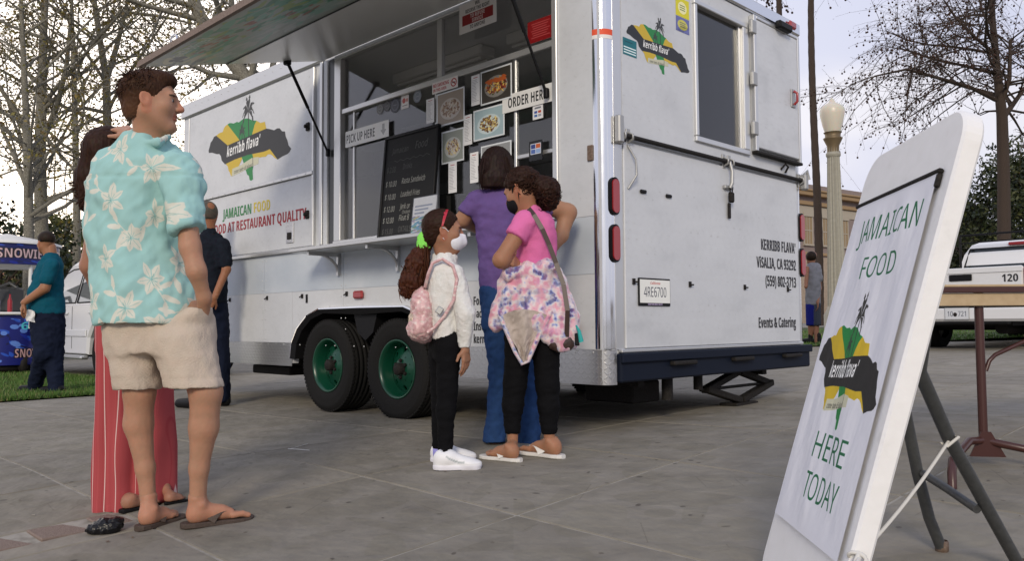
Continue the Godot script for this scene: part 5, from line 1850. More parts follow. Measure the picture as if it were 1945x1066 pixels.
	for e: Array in [[2.137, 2.291, 0.042, Color(0.34, 0.34, 0.33), "round grey sticker with cross lines"], [2.05, 2.297, 0.042, Color(0.18, 0.18, 0.18), "round dark sticker with a triangle mark"], [1.951, 2.283, 0.056, Color(0.16, 0.17, 0.24), "largest round navy sticker"], [1.69, 2.296, 0.045, Color(0.45, 0.48, 0.52), "round pale grey sticker nearest the no smoking sign"]]:
		var q := Print.new(128, 128, e[3])
		q.ell(Vector2(64, 64), Vector2(46, 46), e[3].lightened(0.25), 0, 24)
		q.ell(Vector2(64, 64), Vector2(38, 38), e[3], 0, 24)
		q.line(Vector2(40, 64), Vector2(88, 64), 6, e[3].lightened(0.35))
		var b := MB.new()
		var n := 28
		for i in n:
			var a0 := TAU * i / n
			var a1 := TAU * (i + 1) / n
			b.vert(Vector3.ZERO, Vector3.BACK, Vector2(0.5, 0.5))
			b.vert(Vector3(cos(a1), sin(a1), 0) * float(e[2]), Vector3.BACK, Vector2(0.5 + 0.5 * cos(a1), 0.5 - 0.5 * sin(a1)))
			b.vert(Vector3(cos(a0), sin(a0), 0) * float(e[2]), Vector3.BACK, Vector2(0.5 + 0.5 * cos(a0), 0.5 - 0.5 * sin(a0)))
		var o := obj("window_sticker", b, print_mat(q, "round%d" % int(float(e[0]) * 100.0), 0.4))
		o.transform = on_trailer(side_t(e[0], e[1], -0.0145))
		tag(o, String(e[4]) + " on the serving window glass", "sticker", "round stickers on the glass")
	p = Print.new(140, 160, Color(0.88, 0.86, 0.85))
	p.ell(Vector2(50, 60), Vector2(32, 32), Color(0.72, 0.25, 0.2))
	p.im.fill_rect(Rect2i(88, 40, 40, 40), Color(0.75, 0.5, 0.45))
	p.im.fill_rect(Rect2i(20, 116, 100, 10), Color(0.5, 0.5, 0.5))
	card("badge_sticker", "small white square sticker with a red disc beside the navy round sticker", "sticker", on_trailer(side_t(1.875, 2.235, -0.0145)), 0.085, 0.095, p, "badge_print")
	# chalkboard menu leaning on the shelf
	p = Print.new(900, 1140, Color(0.045, 0.047, 0.05))
	rng.seed = 12
	for k in 160:
		p.ell(Vector2(rng.randf() * 900, rng.randf() * 1140), Vector2(rng.randf_range(30, 120), rng.randf_range(8, 30)), Color(0.045, 0.047, 0.05).lerp(Color(0.10, 0.10, 0.10), rng.randf() * 0.5), rng.randf_range(-0.6, 0.2), 12)
	var ck := Color(0.66, 0.66, 0.63)
	var dim := Color(0.30, 0.30, 0.29)
	p.text("Jamaican", Vector2(110, 180), 66, dim, 0.8, false, 0.15, 0.02)
	p.text("Food", Vector2(540, 178), 84, Color(0.32, 0.32, 0.31), 0.85, false, 0.15, 0.0)
	for i in 11:
		p.line(Vector2(170 + i * 58, 262 + (i % 2) * 22), Vector2(228 + i * 58, 262 + ((i + 1) % 2) * 22), 5, dim)
	var rows: Array = [["$ 2.00", "Drinks", 390, dim], ["$ 10.00", "Rasta Sandwich", 552, ck], ["$ 10.00", "Loaded Fries", 700, ck], ["$ 12.00", "Jerk or", 838, ck], ["$ 12.00", "Float B", 965, ck], ["$ 15.00", "OXTAILS", 1090, Color(0.36, 0.36, 0.35)]]
	for e: Array in rows:
		p.text(e[0], Vector2(42, e[2]), 62, e[3], 0.72, false, 0.12, 0.03)
		p.text(e[1], Vector2(340, float(e[2]) - 8.0), 62, e[3] if e[3] != dim else Color(0.3, 0.3, 0.3), 0.70, false, 0.12, 0.02)
	p.text("Chicken", Vector2(390, 886), 38, ck, 0.8, false, 0.1)
	var cb := thing("chalkboard", "black framed chalkboard menu with handwritten prices, leaning on the serving shelf", "chalkboard", Vector3.ZERO)
	var lean := atan2(0.075, 0.775)
	cb.transform = on_trailer(side_t(2.01, 1.268, 0.105) * Transform3D(Basis(Vector3.RIGHT, -lean), Vector3.ZERO))
	var bb := MB.new()
	bb.span(Vector3(0.01, 0.01, -0.018), Vector3(0.60, 0.77, -0.006))
	obj("board", bb, M.black_plastic, cb)
	obj("chalk_writing", sheet_quad(Transform3D(Basis(), Vector3(0.022, 0.022, -0.0052)), 0.566, 0.736), print_mat(p, "chalk_print", 0.75), cb)
	for e: Array in [[0.0, 0.0, 0.61, 0.024], [0.0, 0.756, 0.61, 0.78], [0.0, 0.024, 0.024, 0.756], [0.586, 0.024, 0.61, 0.756]]:
		var fb := MB.new()
		fb.span(Vector3(e[0], e[1], -0.024), Vector3(e[2], e[3], 0.004), 0.004)
		obj("frame", fb, M.black_plastic, cb)
	p = Print.new(300, 360, Color(0.86, 0.87, 0.88))
	for i in 3:
		p.im.fill_rect(Rect2i(24, 76 + 34 * i, 230 - 50 * i, 16), Color(0.52, 0.56, 0.64))
	for k in 120:
		p.ell(Vector2(rng.randf() * 300, 190 + rng.randf() * 170), Vector2(rng.randf_range(14, 44), rng.randf_range(4, 12)), [Color(0.2, 0.5, 0.68), Color(0.3, 0.62, 0.72), Color(0.70, 0.66, 0.3), Color(0.35, 0.55, 0.4), Color(0.55, 0.45, 0.6)][rng.randi() % 5], -0.2, 10)
	var hd := thing("brochure_holder", "clear stand holding a white and sea-blue brochure in front of the chalkboard", "brochure", Vector3.ZERO)
	hd.transform = on_trailer(side_t(1.46, 1.267, 0.225) * Transform3D(Basis(Vector3.RIGHT, -0.12), Vector3.ZERO))
	var hb := MB.new()
	hb.span(Vector3(0.0, 0.002, -0.004), Vector3(0.235, 0.252, 0.0))
	obj("brochure", hb, M.paper, hd)
	obj("print", sheet_quad(Transform3D(Basis(), Vector3(0, 0.002, 0.0006)), 0.235, 0.25), print_mat(p, "brochure_print", 0.3), hd)
	var hs := MB.new()
	hs.span(Vector3(-0.004, 0.0, 0.0025), Vector3(0.243, 0.256, 0.0045))
	hs.span(Vector3(-0.004, 0.0, -0.075), Vector3(0.243, 0.0015, 0.0025))
	obj("stand", hs, M.pane, hd)

# ---------------------------------------------------------------- A-frame sign made from a folding table top
func frame_sign() -> void:
	var u := Vector3(0.068, 0, -0.998).normalized()
	var bl := at(1440, 1085, 2.37)
	var tl := at(1651, 307, 2.37)
	var v := (tl - bl).normalized()
	var ux := (-u - v * (-u).dot(v)).normalized()
	var nn := ux.cross(v).normalized()
	var W := 0.60
	var H := 1.22
	bl = bl - v * ((bl.y - gy(bl.x, bl.z)) / v.y)
	H = (tl - bl).length() + 0.005
	var o := thing("frame_sign", "white rounded A-frame sign board reading JAMAICAN FOOD HERE TODAY on grey legs", "sign", bl)
	o.basis = Basis(ux, v, nn)
	# rounded board with bevelled rim; local x to the near edge, y up the board, z to the front
	var ring := func(ins: float, z: float) -> Array:
		var q: Array = []
		var r := 0.085 - ins
		for c: Array in [[W - 0.085, 0.085, -90.0], [W - 0.085, H - 0.085, 0.0], [0.085, H - 0.085, 90.0], [0.085, 0.085, 180.0]]:
			for i in 9:
				var a := deg_to_rad(float(c[2]) + 90.0 * i / 8.0)
				q.append(Vector3(float(c[0]) + cos(a) * r, float(c[1]) + sin(a) * r, z))
		return q
	var bd := MB.new()
	var rings: Array = [ring.call(0.006, 0.0), ring.call(0.0, -0.006), ring.call(0.0, -0.040), ring.call(0.006, -0.046)]
	for k in 3:
		for i in 36:
			var j := (i + 1) % 36
			bd.quad(rings[k + 1][i], rings[k + 1][j], rings[k][j], rings[k][i])
	for i in range(1, 35):
		bd.tri(rings[0][0], rings[0][i], rings[0][i + 1])
		bd.tri(rings[3][0], rings[3][i + 1], rings[3][i])
	obj("board", bd, M.sign_plastic, o)
	# banner cloth with soft vertical folds
	var p := Print.new(1040, 1840, Color(0.87, 0.87, 0.89))
	var gr := Color(0.06, 0.38, 0.23)
	p.text("JAMAICAN", Vector2(150, 245), 135, gr, -800, false)
	p.text("FOOD", Vector2(365, 465), 120, gr, -440, false)
	p.text("HERE", Vector2(365, 1450), 138, gr, -450, false)
	p.text("TODAY", Vector2(370, 1665), 138, gr, -480, false)
	var lg := logo_print()
	lg.im.resize(1000, 760, Image.INTERPOLATE_BILINEAR)
	p.im.blend_rect(lg.im, Rect2i(0, 0, 1000, 760), Vector2i(36, 525))
	var b0 := Vector2(0.042, 0.20)
	var bw := 0.505
	var bh := 0.885
	var cl := MB.new()
	var fn := FastNoiseLite.new()
	fn.seed = 4
	fn.frequency = 1.0
	var f := func(s: float, t: float) -> Vector3:
		var fold := 0.0026 * sin(s * 19.0 + 2.0 * sin(t * 3.1)) * (0.35 + 0.65 * absf(t - 0.35)) + 0.004 * fn.get_noise_2d(s * 4.0, t * 2.2) + 0.0016 * sin((s * 1.3 + t) * 11.0)
		var edge := minf(1.0, minf(minf(s, 1.0 - s) * 9.0, minf(t, 1.0 - t) * 14.0))
		return Vector3(b0.x + s * bw + 0.02 * (1.0 - t) * (s - 0.2), b0.y + t * bh, 0.010 + fold * maxf(edge, 0.15))
	cl.sheet(f, 60, 80, 0.001)
	var cm := print_mat(p, "banner_print", 0.75)
	obj("banner", cl, cm, o)
	var hr := MB.new()
	hr.span(Vector3(0.03, 1.083, 0.0005), Vector3(0.555, 1.094, 0.014), 0.003)
	hr.span(Vector3(0.543, 1.05, 0.0005), Vector3(0.555, 1.083, 0.012), 0.003)
	obj("banner_rail", hr, M.dark_iron, o)
	# legs: bent grey tubes with a cross brace, feet on the pavement
	var lt := func(b: MB, pts: Array, r: float) -> void:
		var q: Array = []
		for e: Vector3 in pts:
			q.append(o.transform.affine_inverse() * e)
		b.tube(q, r, 12)
	var fa := gnd(1788, 1047)
	var fb := gnd(1938, 1085)
	var back := func(x: float, y: float) -> Vector3: return o.transform * Vector3(x, y, -0.06)
	var la := MB.new()
	lt.call(la, [back.call(0.10, 0.80), at(1716, 770, 2.44), at(1728, 830, 2.46), at(1742, 900, 2.48), at(1764, 985, 2.51), fa + Vector3.UP * 0.005], 0.0165)
	obj("leg", la, M.leg_grey, o)
	var lb := MB.new()
	lt.call(lb, [back.call(0.50, 0.80), at(1745, 705, 2.0), at(1800, 830, 2.1), at(1860, 940, 2.22), fb + Vector3.UP * 0.005], 0.0165)
	obj("leg", lb, M.leg_grey, o)
	var br := MB.new()
	lt.call(br, [at(1752, 900, 2.46), at(1800, 930, 2.36), at(1855, 968, 2.235)], 0.012)
	obj("leg_brace", br, M.leg_grey, o)
	for e: Array in [[fa, "leg_cap"], [fb, "leg_cap"]]:
		var cp := MB.new()
		var q: Vector3 = o.transform.affine_inverse() * (e[0] + Vector3.UP * 0.012)
		cp.lathe([[0.0, -0.02], [0.019, -0.018], [0.0195, 0.016], [0.017, 0.02]], 12, Transform3D(o.basis.inverse(), q))
		obj(e[1], cp, M.rusty_trim, o)
	var hg := MB.new()
	hg.box(Vector3(0.10, 0.80, -0.055), Vector3(0.06, 0.05, 0.02), 0.004)
	hg.box(Vector3(0.50, 0.80, -0.055), Vector3(0.06, 0.05, 0.02), 0.004)
	obj("leg_hinge", hg, M.galvanised, o)
	# rope tied through the rim, run to the near leg
	var r0: Vector3 = o.transform * Vector3(W - 0.004, 0.235, -0.02)
	var r1 := at(1801, 838, 2.092)
	var ro := thing("rope", "thin white braided rope tied between the sign board and its leg", "rope", r0)
	var rb := MB.new()
	rb.xf = Transform3D(Basis(), -r0)
	var pts: Array = []
	for i in 25:
		var t := i / 24.0
		pts.append(r0.lerp(r1, t) + Vector3.DOWN * 0.012 * sin(PI * t))
	rb.tube(pts, 0.0042, 7)
	obj("cord", rb, M.rope, ro)
	var kn := MB.new()
	kn.xf = rb.xf
	var loop: Array = []
	for i in 40:
		var a := TAU * i / 13.0
		loop.append(r0 + Vector3(0.008 * sin(a) + 0.006 * sin(i * 0.7), 0.012 * cos(a), 0.022 * sin(a * 0.5)) + Vector3(-0.012, -0.004, 0.01))
	kn.tube(loop, 0.0045, 6)
	kn.tube([r0 + Vector3(-0.01, 0, 0.02), r0 + Vector3(-0.03, -0.005, 0.05), r0 + Vector3(-0.035, -0.012, 0.09), r0 + Vector3(-0.03, -0.02, 0.115)], 0.0045, 6)
	obj("knot", kn, M.rope, ro)
	kn = MB.new()
	kn.xf = rb.xf
	kn.tube([r1 + Vector3(-0.012, -0.012, 0.012), r1 + Vector3(0.015, 0.012, 0.018), r1 + Vector3(0.02, 0.01, -0.02), r1 + Vector3(-0.01, -0.01, -0.02)], 0.0042, 6)
	obj("knot", kn, M.rope, ro)

func folding_table() -> void:
	var z := 3.45
	var pc := at(1872, 838, z)
	var o := thing("folding_table", "tan folding table with brown edge trim and maroon tube legs beside the sign", "table", Vector3(pc.x, gy(pc.x, pc.z), pc.z))
	var g := o.position.y
	var top := at(1872, 541, z).y - g
	var x0 := -0.22
	var x1 := 1.60
	var t := MB.new()
	t.span(Vector3(x0, top - 0.010, -0.62), Vector3(x1, top, 0.03), 0.002)
	obj("table_top", t, M.laminate, o)
	var e := MB.new()
	e.span(Vector3(x0 - 0.002, top - 0.034, 0.012), Vector3(x1, top - 0.0105, 0.033), 0.003)
	e.span(Vector3(x0 - 0.002, top - 0.034, -0.62), Vector3(x0 + 0.018, top - 0.0105, 0.011), 0.003)
	obj("edge_trim", e, M.maroon, o)
	var a := MB.new()
	a.span(Vector3(x0 + 0.02, top - 0.088, -0.005), Vector3(x1, top - 0.0345, 0.018), 0.002)
	a.span(Vector3(x0 + 0.02, top - 0.088, -0.60), Vector3(x0 + 0.04, top - 0.0345, -0.006), 0.002)
	obj("apron", a, M.laminate, o)
	var inv := Transform3D(Basis(), -o.position)
	var l := MB.new()
	l.tube([Vector3(0, 0.06, -0.02), Vector3(0, top - 0.03, -0.02)], 0.0175, 12)
	obj("leg", l, M.maroon, o)
	var ft := MB.new()
	ft.xf = inv
	var fl := gnd(1808, 930)
	ft.tube([fl + Vector3.UP * 0.003, fl + Vector3(0.005, 0.06, -0.01), fl + Vector3(0.03, 0.10, -0.05), at(1840, 838, 3.40), Vector3(pc.x, pc.y, pc.z - 0.02), at(1960, 856, 3.40), at(1990, 880, 3.36), at(2000, 935, 3.30)], 0.0165, 10)
	obj("foot_bar", ft, M.maroon, o)
	var gs := MB.new()
	gs.prism(PackedVector2Array([Vector2(-0.07, 0.05), Vector2(0.08, 0.045), Vector2(0.02, 0.15), Vector2(-0.02, 0.15)]), 0.006, Transform3D(Basis(), Vector3(0, 0, 0.002)))
	obj("gusset", gs, M.maroon, o)
	var br := MB.new()
	br.tube([Vector3(0.02, 0.40, -0.02), Vector3(0.035, 0.44, -0.02), Vector3(0.06, 0.465, -0.02), Vector3(0.6, top - 0.06, -0.05)], 0.009, 8)
	obj("brace", br, M.maroon, o)
	var l2 := MB.new()
	l2.tube([Vector3(1.35, 0.0, -0.3), Vector3(1.35, top - 0.03, -0.3)], 0.0175, 10)
	obj("leg", l2, M.maroon, o)

func litter() -> void:
	# crumpled black plastic bag
	var g := gnd(203, 1012)
	rng.seed = 77
	var fn := FastNoiseLite.new()
	fn.seed = 5
	fn.frequency = 1.0
	var b := MB.new()
	var fl0 := Field.new()
	fl0.ell(Vector3(0, 0.02, 0), Vector3(0.055, 0.032, 0.04), Basis(), 0.01)
	fl0.ell(Vector3(-0.035, 0.016, 0.012), Vector3(0.035, 0.02, 0.03), Basis(), 0.015)
	fl0.ell(Vector3(0.03, 0.03, -0.01), Vector3(0.028, 0.026, 0.03), Basis(), 0.01)
	fl0.cut(Vector3(0, 0.001, 0), Vector3.DOWN)
	fl0.into(b, 0.004, null, null, func(p: Vector3, _n: Vector3) -> float: return 0.012 * absf(fn.get_noise_3d(p.x * 26.0, p.y * 26.0, p.z * 26.0)) - 0.004 if p.y > 0.004 else 0.0)
	var o := obj("plastic_bag", b, M.bag_black)
	o.position = g
	tag(o, "crumpled shiny black plastic bag lying on the pavement by the couple's feet", "bag")
	var tw := MB.new()
	var c := gnd(548, 854)
	tw.tube([gnd(548, 854) - c + Vector3.UP * 0.004, gnd(565, 856) - c + Vector3.UP * 0.006, gnd(588, 857) - c + Vector3.UP * 0.004], 0.003, 5)
	tw.tube([gnd(552, 854) - c + Vector3.UP * 0.004, gnd(585, 845) - c + Vector3.UP * 0.005], 0.0022, 5)
	var ob := obj("twig", tw, M.rope)
	ob.position = c
	tag(ob, "small pale forked twig lying on the concrete", "twig")
	# fallen leaf specks and gum spots are scattered flakes on the slabs
	var fl := MB.new()
	for k in 130:
		var a := rng.randf_range(-2.2, 3.5)
		var bb := rng.randf_range(-3.4, 1.5)
		var p := ab(a, bb)
		var s := rng.randf_range(0.004, 0.011)
		fl.col = [Color(0.10, 0.05, 0.025), Color(0.16, 0.11, 0.05), Color(0.05, 0.035, 0.025), Color(0.30, 0.27, 0.2)][rng.randi() % 4]
		var r := rng.randf() * TAU
		var x := Vector3(cos(r), 0, sin(r)) * s
		var y := Vector3(-sin(r), 0, cos(r)) * s * 0.6
		fl.quad(p - x + Vector3.UP * 0.004, p + y + Vector3.UP * 0.006, p + x + Vector3.UP * 0.004, p - y + Vector3.UP * 0.005)
	var lo := obj("leaf_litter", fl, M.vcol)
	stuff(lo)
	tag(lo, "tiny dry leaf flakes scattered over the concrete slabs", "leaf litter")

# ---------------------------------------------------------------- vehicles
# skin over a stack of equal rings, closed at both ends
func rings_skin(b: MB, rings: Array, cap := true) -> void:
	var n: int = rings[0].size()
	for k in rings.size() - 1:
		for i in n:
			var j := (i + 1) % n
			b.quad(rings[k][i], rings[k][j], rings[k + 1][j], rings[k + 1][i])
	if cap:
		for i in range(1, n - 1):
			b.tri(rings[0][0], rings[0][i + 1], rings[0][i])
			var m: int = rings.size() - 1
			b.tri(rings[m][0], rings[m][i], rings[m][i + 1])
func road_wheel(o: Node, c: Vector3, r: float, out: float, rimm: Material) -> void:
	var w := Node3D.new()
	w.name = "wheel"
	o.add_child(w, true)
	w.transform = Transform3D(Basis(Vector3.RIGHT, deg_to_rad(90.0 * out)), c)
	var t := MB.new()
	t.lathe([[r * 0.62, -0.22], [r * 0.9, -0.225], [r, -0.2], [r, -0.02], [r * 0.93, 0.005], [r * 0.78, 0.012], [r * 0.64, 0.0]], 36)
	obj("tyre", t, M.rubber, w)
	var k := MB.new()
	k.lathe([[r * 0.645, -0.15], [r * 0.645, -0.002], [r * 0.60, -0.006], [r * 0.57, -0.05], [r * 0.25, -0.035], [r * 0.2, -0.015], [0.0, -0.012]], 36)
	for i in 6:
		var a := TAU * i / 6
		k.box(Vector3(cos(a) * r * 0.4, -0.022, sin(a) * r * 0.4), Vector3(r * 0.42, 0.03, r * 0.16), 0.008, Basis(Vector3.UP, -a))
	obj("rim", k, rimm, w)
func suv() -> void:
	var wp := gnd(186, 722)
	var o := thing("parked_suv", "white four-door SUV with chrome wheels parked beyond the grass strip", "car", wp)
	o.basis = Basis(Vector3(-0.70711, 0, -0.70711), Vector3.UP, Vector3(0.70711, 0, -0.70711))
	# x forward from the rear axle, z from the near side to the far side
	var prof := func(ins: float) -> Array:
		var q: Array = []
		for e: Array in [[-0.95, 0.45], [-0.98, 0.75], [-0.93, 1.06], [3.05, 1.08], [3.75, 1.0], [3.88, 0.85], [3.9, 0.48], [3.45, 0.36], [3.35, 0.60], [3.15, 0.78], [2.95, 0.80], [2.72, 0.78], [2.55, 0.6], [2.48, 0.34], [0.45, 0.34], [0.40, 0.58], [0.24, 0.76], [0.0, 0.82], [-0.24, 0.76], [-0.40, 0.58], [-0.45, 0.40]]:
			var c := Vector2(1.4, 0.75)
			var p := Vector2(e[0], e[1])
			p += (c - p).normalized() * ins
			q.append(p)
		return q
	var b := MB.new()
	var zs: Array = [[0.0, 0.05], [0.03, 0.0], [1.87, 0.0], [1.90, 0.05]]
	for k in zs.size() - 1:
		var a: Array = prof.call(zs[k][1])
		var c: Array = prof.call(zs[k + 1][1])
		for i in a.size():
			var j := (i + 1) % a.size()
			b.quad(Vector3(a[j].x, a[j].y, zs[k][0]), Vector3(a[i].x, a[i].y, zs[k][0]), Vector3(c[i].x, c[i].y, zs[k + 1][0]), Vector3(c[j].x, c[j].y, zs[k + 1][0]))
	for e: Array in [[0.0, 0.05], [1.90, 0.05]]:
		var pv := PackedVector2Array(prof.call(e[1]))
		b.prism(pv, 0.0, Transform3D(Basis(), Vector3(0, 0, e[0])))
	obj("body", b, M.car_white, o)
	var gh := MB.new()
	rings_skin(gh, [[Vector3(-0.93, 1.05, 0.05), Vector3(2.75, 1.07, 0.05), Vector3(2.75, 1.07, 1.85), Vector3(-0.93, 1.05, 1.85)].map(func(p: Vector3) -> Vector3: return p), [Vector3(-0.72, 1.66, 0.20), Vector3(1.75, 1.70, 0.20), Vector3(1.75, 1.70, 1.70), Vector3(-0.72, 1.66, 1.70)], [Vector3(-0.62, 1.77, 0.28), Vector3(1.55, 1.80, 0.28), Vector3(1.55, 1.80, 1.62), Vector3(-0.62, 1.77, 1.62)]])
	obj("cabin", gh, M.car_white, o)
	# side glass set just proud of the slanted cabin wall
	var gl := func(pts: Array) -> MB:
		var m := MB.new()
		var q: Array = []
		for e: Array in pts:
			var t := (float(e[1]) - 1.05) / 0.61
			q.append(Vector3(e[0], e[1], 0.05 + 0.15 * t - 0.006))
		for i in range(1, q.size() - 1):
			m.tri(q[0], q[i + 1], q[i])
		return m
	for e: Array in [[[1.15, 1.10], [2.50, 1.12], [1.92, 1.58], [1.65, 1.63], [1.15, 1.63]], [[0.05, 1.10], [1.07, 1.10], [1.07, 1.63], [0.05, 1.63]], [[-0.80, 1.12], [-0.05, 1.10], [-0.05, 1.62], [-0.66, 1.60]]]:
		var w := obj("side_window", gl.call(e), M.car_glass, o)
		var fr := MB.new()
		for i in e.size():
			var a: Array = e[i]
			var c: Array = e[(i + 1) % e.size()]
			fr.tube([Vector3(a[0], a[1], 0.042 + 0.246 * (float(a[1]) - 1.05)), Vector3(c[0], c[1], 0.042 + 0.246 * (float(c[1]) - 1.05))], 0.012, 5)
		obj("seal", fr, M.black_plastic, w)
	for x: float in [1.11, 0.0]:
		var sm := MB.new()
		sm.span(Vector3(x - 0.004, 0.42, -0.0045), Vector3(x + 0.004, 1.05, 0.0))
		obj("door_seam", sm, M.dark_frame, o)
	for x: float in [1.28, 0.20]:
		var hd := MB.new()
		hd.span(Vector3(x, 0.93, -0.028), Vector3(x + 0.17, 0.965, -0.004), 0.008)
		obj("door_handle", hd, M.car_white, o)
	var ml := MB.new()
	ml.span(Vector3(0.47, 0.60, -0.018), Vector3(2.5, 0.70, -0.002), 0.008)
	obj("side_moulding", ml, M.car_white, o)
	var rb := MB.new()
	rb.span(Vector3(0.5, 0.27, -0.07), Vector3(2.45, 0.33, 0.05), 0.02)
	obj("running_board", rb, M.aluminium, o)
	var un := MB.new()
	un.span(Vector3(-0.8, 0.30, 0.15), Vector3(3.6, 0.5, 1.75))
	obj("underbody", un, M.dark_iron, o)
	var mi := MB.new()
	mi.box(Vector3(2.35, 1.16, -0.10), Vector3(0.14, 0.16, 0.18), 0.03)
	obj("mirror", mi, M.car_white, o)
	for x: float in [0.0, 2.95]:
		road_wheel(o, Vector3(x, 0.365, 0.04), 0.365, -1.0, M.chrome)
		road_wheel(o, Vector3(x, 0.365, 1.86), 0.365, 1.0, M.chrome)
func pickup() -> void:
	var c := Vector3(6.23, 0, -11.5)
	c.y = gy(c.x, c.z)
	var o := thing("pickup_truck", "white pickup truck with number 120 on its tailgate, parked behind the table", "truck", c)
	var th := deg_to_rad(50.0)
	o.basis = Basis(Vector3(cos(th), 0, sin(th)), Vector3.UP, Vector3(-sin(th), 0, cos(th)))
	# x to the right across the tailgate, z out of the rear, forward is -z
	var b := MB.new()
	for sg: float in [-1.0, 1.0]:
		b.span(Vector3(sg * 0.95, 0.62, -2.05), Vector3(sg * 0.80, 1.14, -0.03), 0.03)
		for e: Array in [[-0.03, -0.55], [-1.55, -2.05]]:
			b.span(Vector3(sg * 0.955, 0.48, e[1]), Vector3(sg * 0.78, 0.63, e[0]), 0.02)
	b.span(Vector3(-0.80, 0.62, -2.05), Vector3(0.80, 0.70, -0.05))
	obj("bed", b, M.car_white, o)
	var tg := MB.new()
	tg.span(Vector3(-0.775, 0.60, -0.06), Vector3(0.775, 1.14, 0.0), 0.02)
	tg.span(Vector3(-0.775, 1.06, 0.001), Vector3(0.775, 1.135, 0.012), 0.005)
	var tgo := obj("tailgate", tg, M.car_white, o)
	var hn := MB.new()
	hn.span(Vector3(-0.15, 0.96, 0.003), Vector3(0.15, 1.05, 0.02), 0.01)
	obj("handle", hn, M.black_plastic, tgo)
	var nb := MB.new()
	letters(nb, "120", Transform3D(Basis(), Vector3(0.72, 0.93, 0.004)), 0.10, 0.9, true, 2)
	obj("lettering", nb, M.ink_black, tgo)
	for sg: float in [-1.0, 1.0]:
		var tl := MB.new()
		tl.span(Vector3(sg * 0.785, 0.72, -0.10), Vector3(sg * 0.95, 1.12, 0.012), 0.02)
		obj("tail_lamp", tl, M.red_lens, o)
	var bp := MB.new()
	bp.span(Vector3(-0.97, 0.40, -0.05), Vector3(0.97, 0.60, 0.16), 0.035)
	obj("bumper", bp, M.car_white, o)
	var bt := MB.new()
	bt.span(Vector3(-0.9, 0.585, -0.02), Vector3(0.9, 0.612, 0.15), 0.006)
	bt.span(Vector3(-0.62, 0.36, 0.0), Vector3(0.62, 0.405, 0.12), 0.01)
	obj("bumper_step", bt, M.black_plastic, o)
	var pr := Print.new(400, 200, Color(0.80, 0.81, 0.82))
	pr.text("10", Vector2(40, 150), 92, Color(0.2, 0.22, 0.3), 0.75, false)
	pr.text("721", Vector2(220, 150), 92, Color(0.2, 0.22, 0.3), 0.75, false)
	pr.ell(Vector2(170, 118), Vector2(34, 38), Color(0.12, 0.09, 0.07))
	var pl := MB.new()
	pl.span(Vector3(-0.16, 0.425, 0.161), Vector3(0.16, 0.59, 0.168))
	var po := obj("number_plate", pl, M.galvanised, o)
	obj("plate_print", sheet_quad(Transform3D(Basis(), Vector3(-0.152, 0.433, 0.169)), 0.305, 0.15), print_mat(pr, "truck_plate", 0.4), po)
	# cab
	var cb := MB.new()
	cb.span(Vector3(-0.93, 0.50, -4.0), Vector3(0.93, 1.12, -2.10), 0.04)
	cb.span(Vector3(-0.93, 0.50, -5.3), Vector3(0.93, 1.05, -4.0), 0.05)
	rings_skin(cb, [[Vector3(-0.90, 1.11, -2.12), Vector3(0.90, 1.11, -2.12), Vector3(0.90, 1.11, -4.1), Vector3(-0.90, 1.11, -4.1)], [Vector3(-0.80, 1.48, -2.20), Vector3(0.80, 1.48, -2.20), Vector3(0.80, 1.48, -3.65), Vector3(-0.80, 1.48, -3.65)], [Vector3(-0.72, 1.64, -2.30), Vector3(0.72, 1.64, -2.30), Vector3(0.72, 1.64, -3.4), Vector3(-0.72, 1.64, -3.4)], [Vector3(-0.60, 1.70, -2.42), Vector3(0.60, 1.70, -2.42), Vector3(0.60, 1.70, -3.3), Vector3(-0.60, 1.70, -3.3)]])
	obj("cab", cb, M.car_white, o)
	var rg := MB.new()
	rg.quad(Vector3(-0.80, 1.16, -2.121), Vector3(0.80, 1.16, -2.121), Vector3(0.71, 1.56, -2.235), Vector3(-0.71, 1.56, -2.235))
	obj("rear_window", rg, M.dark_glass, o)
	var sl := MB.new()
	for e: Array in [[Vector3(-0.81, 1.15, -2.115), Vector3(0.81, 1.15, -2.115)], [Vector3(0.81, 1.15, -2.115), Vector3(0.72, 1.57, -2.235)], [Vector3(0.72, 1.57, -2.235), Vector3(-0.72, 1.57, -2.235)], [Vector3(-0.72, 1.57, -2.235), Vector3(-0.81, 1.15, -2.115)]]:
		sl.tube([e[0], e[1]], 0.012, 5)
	obj("window_seal", sl, M.black_plastic, o)
	var bl := MB.new()
	bl.box(Vector3(0, 1.625, -2.27), Vector3(0.32, 0.05, 0.06), 0.01)
	obj("brake_lamp", bl, M.red_lens, o)
	# ladder rack standing in the bed
	var rk := MB.new()
	for sg: float in [-1.0, 1.0]:
		rk.tube([Vector3(sg * 0.78, 1.1, -2.0), Vector3(sg * 0.78, 1.78, -2.0)], 0.018, 6)
	rk.tube([Vector3(-0.78, 1.78, -2.0), Vector3(0.78, 1.78, -2.0)], 0.018, 6)
	rk.tube([Vector3(-0.78, 1.66, -2.0), Vector3(0.78, 1.66, -2.0)], 0.012, 6)
	obj("rack", rk, M.black_plastic, o)
	var un := MB.new()
	un.span(Vector3(-0.6, 0.34, -5.0), Vector3(0.6, 0.52, -0.1))
	un.tube([Vector3(0.35, 0.30, -0.4), Vector3(0.35, 0.30, -1.2)], 0.08, 10)
	un.tube([Vector3(-0.8, 0.33, -1.05), Vector3(0.8, 0.33, -1.05)], 0.06, 8)
	obj("underbody", un, M.dark_iron, o)
